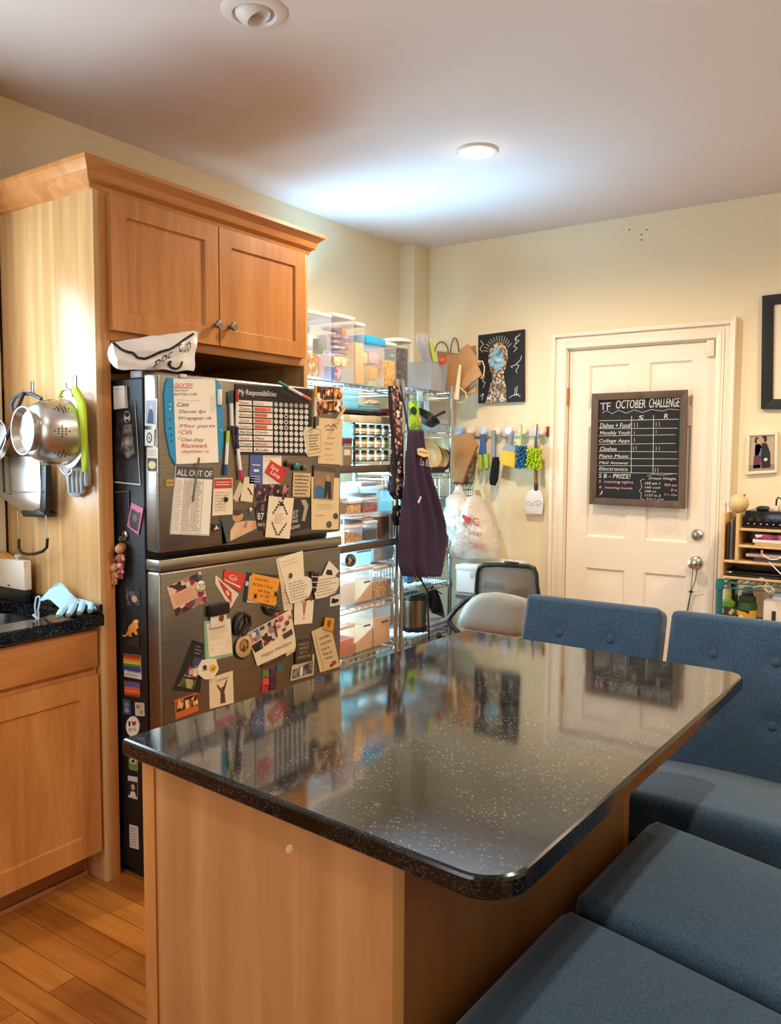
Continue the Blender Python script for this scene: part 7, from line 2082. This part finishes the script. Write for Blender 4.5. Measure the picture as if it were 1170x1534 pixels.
# under the rack top
DK = TD[1] + .0045
YT = 4.17
T6 = lambda x, y: P(*k6(x, y), 1, YT)
def bottle(label, x0, x1, ytop, c, cap, capw=.4, name='bottle', neck=.72, cat='bottle', band=None):
    A, C = T6(x0, 1300), T6(x1, 1300)
    r = (C.x - A.x) / 2
    cx = (A.x + C.x) / 2
    zt = T6((x0 + x1) / 2, ytop).z
    t = thing(name, label, cat, (cx, YT, DK))
    h = zt - DK
    Mx = axisM((cx, YT, DK), (0, 0, 1))
    obj(B().lathe([(0, .001), (r * .95, .001), (r, .008), (r, h * neck * .85), (r * capw * 1.05, h * neck), (0, h * neck)], Mx, 24, False), 'body', tocol(c), t)
    obj(B().lathe([(r * capw, h * neck), (r * capw, h * .97), (r * capw * .8, h), (0, h)], Mx, 18, False), 'cap', tocol(cap), t)
    if band:
        obj(B().lathe([(r + .0008, h * .12), (r + .0008, h * neck * .7)], Mx, 24, False), 'paper_label', tocol(band), t)
    return t
bottle('green spray bottle behind the teal rack post', 470, 608, 1010, '#6a9a3a', '#c9c23a', .4, band=mottled('green_label', ['#3f6a2a', '#8ab04a', '#cfd8a0', '#5a2a2a'], 40))
YT = 4.24
bottle('tall black bottle behind the green spray bottle', 540, 600, 950, '#1c1c20', '#101012', .6)
bottle('slim dark blue bottle beside the tall black one', 600, 632, 960, '#1f2f4a', '#8aa0b8', .6)
YT = 4.17
bottle('squat green jar with colourful orange label under the rack top', 622, 826, 1085, '#2f5226', '#24401c', .85, 'jar', .8, 'jar', mottled('orange_label', ['#e0962a', '#1c1a18', '#d8502a', '#f0d8a0', '#5a7a2a', '#e8b43a'], 34))
YT = 4.25
bottle('grey-capped dark canister behind the colourful jar', 660, 790, 1000, '#3a3c36', '#9a9a96', .8, 'canister', .86, 'canister')
YT = 4.12
p = T6(862, 1312)
tag(obj(B().lathe([(0, -.02), (.016, -.02), (.0175, -.004), (.0175, .004), (.012, .012), (0, .013)], axisM((p.x, 4.16, DK + .0185), (0, -1, 0))), 'tape_roll', plain('#d0c8a8')), 'small cream roll beside the white box under the rack top', 'roll')
A, C = T6(893, 1125), T6(1140, 1125)
t = thing('white_appliance', 'white box-shaped gadget with a dark slot beside the colourful jar', 'gadget', ((A.x + C.x) / 2, 4.2, DK))
obj(B().box(A.x, C.x, 4.12, 4.30, DK, A.z, .006), 'body', mat('warm_white_plastic', '#e8dacb', .4), t)
a, q = T6(975, 1235), T6(1012, 1350)
obj(B().box(a.x, q.x, 4.117, 4.122, q.z, a.z, .002), 'dark_slot', plain('#2a2623'), t)
p = T6(1050, 1095)
obj(B().ell((p.x, 4.2, A.z + .004), (.045, .04, .022), 18, 10), 'rounded_top', LIDW, t)
t = thing('string_lights_cord', 'coil of pale cord hanging under the teal rack top', 'cord', P(*k6(900, 1000), 1, 4.09))
for k in range(3):
    c_ = P(*k6(965 - 12 * k, 1030 - 8 * k), 1, 4.088 - .004 * k)
    obj(B().loop([c_ + Vector((.017 * math.cos(R(a_ * 30)), 0, .014 * math.sin(R(a_ * 30)))) for a_ in range(12)], .0024, 6), 'coil', plain('#d6cbb0'), t)
obj(B().tube([P(*k6(x, y), 1, 4.09) for x, y in ((830, 935), (860, 905), (900, 915), (930, 960), (900, 990), (850, 985), (790, 1000))], .0024, 6), 'loose_end', plain('#d6cbb0'), t)

# ------------------------------------------------------------------ things hanging on the tall panel, and on the counter
YP = 1.632
c4b = lambda x, y: (x / 4.383, 570 + y / 4.383)
H4 = lambda x, y, d=.03: P(*c4b(x, y), 1, YP - d)
M_SS = mat('polished_stainless', '#c9c4be', .3, 1.0)
for lab, x, y in (('blue-grey metal hook on the tall panel above the black handle', 208, 60), ('slim metal hook on the tall panel above the colander', 488, 20)):
    t = thing('wall_hook', lab, 'hook', H4(x, y, .004))
    A = H4(x, y - 45, .003)
    obj(B().box(A.x - .008, A.x + .008, YP - .004, YP - .0005, A.z - .045, A.z + .005, .001), 'plate', mat('hook_steel', '#a9b0b4', .3, .9), t)
    obj(B().tube([(A.x, YP - .004, A.z - .035), (A.x, YP - .02, A.z - .045), (A.x, YP - .032, A.z - .04), (A.x, YP - .036, A.z - .022)], .0028, 8), 'prong', mat('hook_steel', '#a9b0b4'), t)
# oven mitt behind the colander
t = thing('oven_mitt', 'grey ridged silicone mitt with a lime green edge hanging behind the colander', 'oven mitt', H4(500, 760, .02))
out = dense([H4(x, y, .016) for x, y in ((470, 90), (525, 110), (560, 300), (585, 560), (590, 690), (560, 700), (552, 745), (500, 768), (460, 750), (440, 620), (400, 600), (395, 560), (440, 300))], 2)
obj(puff(out, (0, -1, 0), [(.9, -.012), (1, -.004), (1, .004), (.9, .01), (.5, .012)]), 'mitt_body', mat('silicone_grey', '#9b9c9a', .6), t, smooth=60)
b = B()
for x in (455, 482, 510, 538, 566):
    b.rings([(H4(x, 590, .034), .006), (H4(x, 650, .036), .0075), (H4(x + 2, 735 if x < 550 else 690, .034), .006)], 8)
obj(b, 'ridges', mat('silicone_grey', '#9b9c9a'), t, smooth=60)
pth = [(488, 40), (512, 90), (535, 150), (545, 230), (548, 320), (552, 420), (556, 510), (560, 600)]
wid = [18, 26, 28, 25, 25, 22, 19, 14]
b = B()
rows = []
for (x, y), w_ in zip(pth, wid):
    rows.append([b.bm.verts.new(H4(x + s_ * w_, y, .072 - .01 * abs(s_) + (.006 if y % 3 else -.002))) for s_ in (-1, -.4, .4, 1)])
for r1, r2 in zip(rows, rows[1:]):
    for k in range(3):
        b.bm.faces.new((r1[k], r1[k + 1], r2[k + 1], r2[k]))
obj(b, 'lime_edge', mat('lime_cloth', '#b4c81e', .7), t, solid=.006, smooth=60)
obj(B().prism([H4(x, y, .06) for x, y in ((362, 108), (395, 62), (405, 68), (380, 112))], (0, .006, 0)), 'lime_corner', mat('lime_cloth', '#b4c81e'), t)
# colander
t = thing('colander', 'stainless colander hanging bottom outwards on the tall panel', 'colander', H4(330, 590, .05))
basec = H4(180, 330, .18)
rimc = Vector((basec.x + .012, YP - .052, basec.z - .002))
ax_ = (basec - rimc)
L = ax_.length
Mx = axisM(rimc, ax_, (0, 0, 1))
RIM = .105
prof = [(RIM + .012, -.002), (RIM + .013, .002), (RIM, .006), (RIM * .985, L * .2), (RIM * .95, L * .45), (RIM * .88, L * .7), (RIM * .78, L * .86), (RIM * .62, L * .95), (RIM * .56, L * .955)]
obj(B().lathe(prof + [(RIM * .3, L * .96), (0, L * .962)], Mx, 48, False), 'bowl', M_SS, t, smooth=50, solid=.0015)
obj(B().lathe([(RIM * .60, L * .93), (RIM * .70, L * 1.10), (RIM * .715, L * 1.13), (RIM * .69, L * 1.13), (RIM * .57, L * .95)], Mx, 40, False), 'foot_ring', M_SS, t, smooth=50)
b = B()
def hole_at(ang, h):
    """little dark hole lying on the bowl's wall"""
    for (r0, h0), (r1, h1) in zip(prof, prof[1:]):
        if h0 <= h * L <= h1:
            rr = r0 + (r1 - r0) * (h * L - h0) / (h1 - h0)
            p = Mx @ Vector(((rr + .0012) * math.cos(ang), (rr + .0012) * math.sin(ang), h * L))
            n_ = (Mx.to_3x3() @ Vector((math.cos(ang), math.sin(ang), .15))).normalized()
            b.cyl(p, p + n_ * .0008, .0026, n=8)
            return
for a0 in range(0, 360, 45):
    for i in range(-2, 3):
        for j in range(-2, 3):
            if abs(i) + abs(j) <= 2:
                hole_at(R(a0 + i * 4.6), .42 + .085 * j + (.0 if a0 % 90 else .1))
obj(b, 'hole_pattern', plain('#2f2a26'), t)
b = B()
for k in range(5):
    n_ = max(1, k * 6)
    for i in range(n_):
        p = Mx @ Vector((.0085 * k * math.cos(2 * math.pi * i / n_), .0085 * k * math.sin(2 * math.pi * i / n_), L * .966))
        b.cyl(p, p + ax_.normalized() * .0006, .0018, n=8)
obj(b, 'base_hole_pattern', plain('#6a6a70'), t)
for s_ in (1, -1):
    hp = [Mx @ Vector((s_ * (RIM + .012 + .02 * math.sin(R(k * 18))), .035 * math.cos(R(k * 18)), .0)) for k in range(11)]
    obj(B().tube(hp, .003, 8), 'handle', M_SS, t)
# looped handle pan
t = thing('hanging_pan', 'pan with a dark looped handle hanging beside the colander', 'pan', H4(0, 480, .05))
obj(B().tube([H4(x, y, .05) for x, y in ((80, 200), (76, 150), (100, 110), (150, 85), (205, 88), (245, 105), (272, 122))], .0065, 8), 'loop_handle', mat('blue_black_handle', '#3d4750', .4), t)
obj(B().rings([(H4(155, 78, .06), .008), (H4(110, 190, .075), .0075), (H4(70, 320, .085), .0075), (H4(0, 470, .09), .007)], 10), 'handle_rod', M_BLACK, t)
pc = H4(-60, 420, .095)
obj(B().lathe([(0, 0), (.075, 0), (.088, .03), (.09, .03), (.078, -.004), (0, -.004)], axisM(pc, (.25, -.9, .35)), 36, False), 'pan_body', M_SS, t, smooth=50)
# slicer
t = thing('mandoline_slicer', 'stainless slicer with black frame and folding wire stand hanging under the colander', 'slicer', H4(160, 1140, .03))
out = [(-60, 480), (255, 500), (268, 800), (258, 845), (210, 862), (140, 850), (60, 815), (10, 770), (-40, 720)]
obj(B().prism([H4(x, y, .055) for x, y in out], (0, .035, 0), .008), 'steel_body', M_SS, t)
obj(B().prism([H4(x, y, .062) for x, y in ((266, 560), (300, 556), (300, 840), (285, 876), (258, 858))], (0, .022, 0), .004), 'black_rail', M_BLACK, t)
obj(B().prism([H4(x, y, .05) for x, y in ((128, 855), (262, 845), (300, 872), (290, 898), (150, 895))], (0, .04, 0), .004), 'black_foot', M_BLACK, t)
obj(B().tube([H4(x, y, .066) for x, y in ((60, 490), (18, 492), (22, 600), (28, 735), (70, 740))], .004, 8), 'black_bracket', M_BLACK, t)
obj(B().tube([H4(x, y, .068) for x, y in ((30, 738), (150, 734), (272, 730))], .0022, 8), 'steel_bar', M_SS, t)
obj(B().tube([H4(x, y, .045) for x, y in ((118, 860), (122, 1000), (124, 1050))], .0022, 8), 'wire_leg', M_SS, t)
obj(B().tube([H4(x, y, .045) for x, y in ((298, 820), (306, 960), (310, 1040))], .0022, 8), 'wire_leg', M_SS, t)
obj(B().tube([H4(x, y, .045) for x, y in ((124, 1040), (124, 1100), (140, 1130), (180, 1142), (230, 1138), (280, 1122), (308, 1095), (312, 1036))], .0052, 10), 'rubber_grip', M_BLACK, t)

# counter: ledge, white gadget, glove, holder, board in the sink
b = B().box(KX + .003, -2.256, 1.607, 1.6275, .9145, .945, .002)
obj(b, 'side_splash', M_GRAN2, ct)
yb = 1.575
A, C = P(0, 836, 1, yb), P(36.5, 885, 1, yb)
t = thing('kitchen_scale', 'white box-shaped gadget with an orange top at the counter corner', 'gadget', (C.x - .08, yb + .015, .914))
obj(B().box(KX + .006, C.x, yb, yb + .029, C.z, A.z, .004), 'body', mat('warm_white_plastic', '#e8dacb'), t)
obj(B().box(KX + .006, C.x - .004, yb + .004, yb + .027, .915, C.z, .002), 'black_base', M_BLACK, t)
obj(B().prism([(P(12, 836, 1, yb).x, yb + .002, A.z + .001), (KX + .008, yb + .002, A.z + .001), (KX + .008, yb + .002, A.z + .02), (P(2, 836, 1, yb).x, yb + .002, A.z + .016)], (0, .025, 0)), 'orange_top', mat('orange_board', '#e0a04a', .5), t)
p = P(21, 832, 1, yb)
obj(B().lathe([(0, 0), (.006, 0), (.006, .006), (.011, .009), (.011, .017), (0, .019)], axisM((p.x, yb + .014, A.z), (0, 0, 1))), 'dial', mat('pale_dial', '#c9c4c0', .4), t)
p = P(13.5, 877, 1, yb)
obj(B().box(p.x - .007, p.x + .007, yb - .0012, yb + .001, p.z - .0025, p.z + .0025), 'slot', plain('#4a4440'), t)
t = thing('rubber_glove', 'pale blue rubber glove draped over the sink counter edge', 'glove', P(110, 905, 2, .93))
GL = mat('ice_blue_rubber', '#a9d6f0', .4)
def glovef(u, v):
    A = [(60, 899), (79, 899), (81, 874), (106, 884), (150, 890)]
    q = [(58, 899), (82, 873), (152, 891), (92, 915)]
    a_, b_, c_, d_ = P(58, 900, 2, .937), P(82, 874, 1, 1.585), P(152, 890, 2, .955), P(92, 914, 2, .945)
    p = (a_ * (1 - u) + b_ * u) * (1 - v) + (d_ * (1 - u) + c_ * u) * v
    p.y = min(p.y, 1.596)
    p.z = max(p.z, .934)
    return p + Vector((0, 0, .016 * math.sin(math.pi * v) + .006 * noise.noise(Vector((u * 3, v * 3, 2)))))
obj(closed(glovef, lambda u, v: Vector((.002, .002, -.010 * (math.sin(math.pi * u) * math.sin(math.pi * v)) ** .5)), 14, 14), 'palm', GL, t, smooth=70)
for i, (c0, c1, c2) in enumerate((((100, 908), (92, 916), (88, 922)), ((112, 905), (107, 914), (103, 920)), ((124, 902), (122, 911), (119, 917)), ((136, 899), (137, 907), (135, 914)), ((146, 896), (150, 903), (154, 910)))):
    cl = lambda q_: Vector((q_.x, min(q_.y, 1.612), q_.z))
    pts = [(cl(P(*c0, 2, .945)), .0095), (cl(P(*c1, 2, .94)), .011), (cl(P(*c2, 2, .932)), .009), (cl(P(c2[0] - 1, c2[1] + 2.5, 2, .928)), .004)]
    obj(B().rings(pts, 12), 'finger', GL, t, smooth=70)
    obj(B().rings([(cl(P(c2[0] - .5, c2[1] + 1.5, 2, .93)), .0095), (cl(P(c2[0] - 1.5, c2[1] + 4, 2, .926)), .004)], 10), 'fingertip', mat('grey_blue_rubber', '#6f8795', .5), t, smooth=70)
t = thing('sponge_holder', 'clear looped sponge holder at the sink corner', 'holder', P(56, 928, 2, .914))
LP = lambda u, v: P(u, v, 1, 1.455)
obj(B().tube([LP(54, 925), LP(52, 908), LP(54, 895), LP(58, 893), LP(60, 896)], .0026, 8).tube([LP(58, 929), LP(57, 914), LP(60, 897)], .0026, 8), 'wire_loop', clear('pale_plastic_rod', '#dfe9f2', .6), t)
obj(B().tube([LP(50, 921), LP(58, 929)], .004, 8), 'foot', clear('pale_plastic_rod', '#dfe9f2'), t)
tag(obj(B().box(-2.68, -2.50, 1.1, 1.42, .735, .75, .004).box(-2.66, -2.52, 1.10, 1.12, .75, .752), 'cutting_board', wood('pale_board', '#c9a878', '#d8bb8e', '#e2c99e', (6, 1, 6))), 'pale wooden board lying in the sink', 'cutting board')
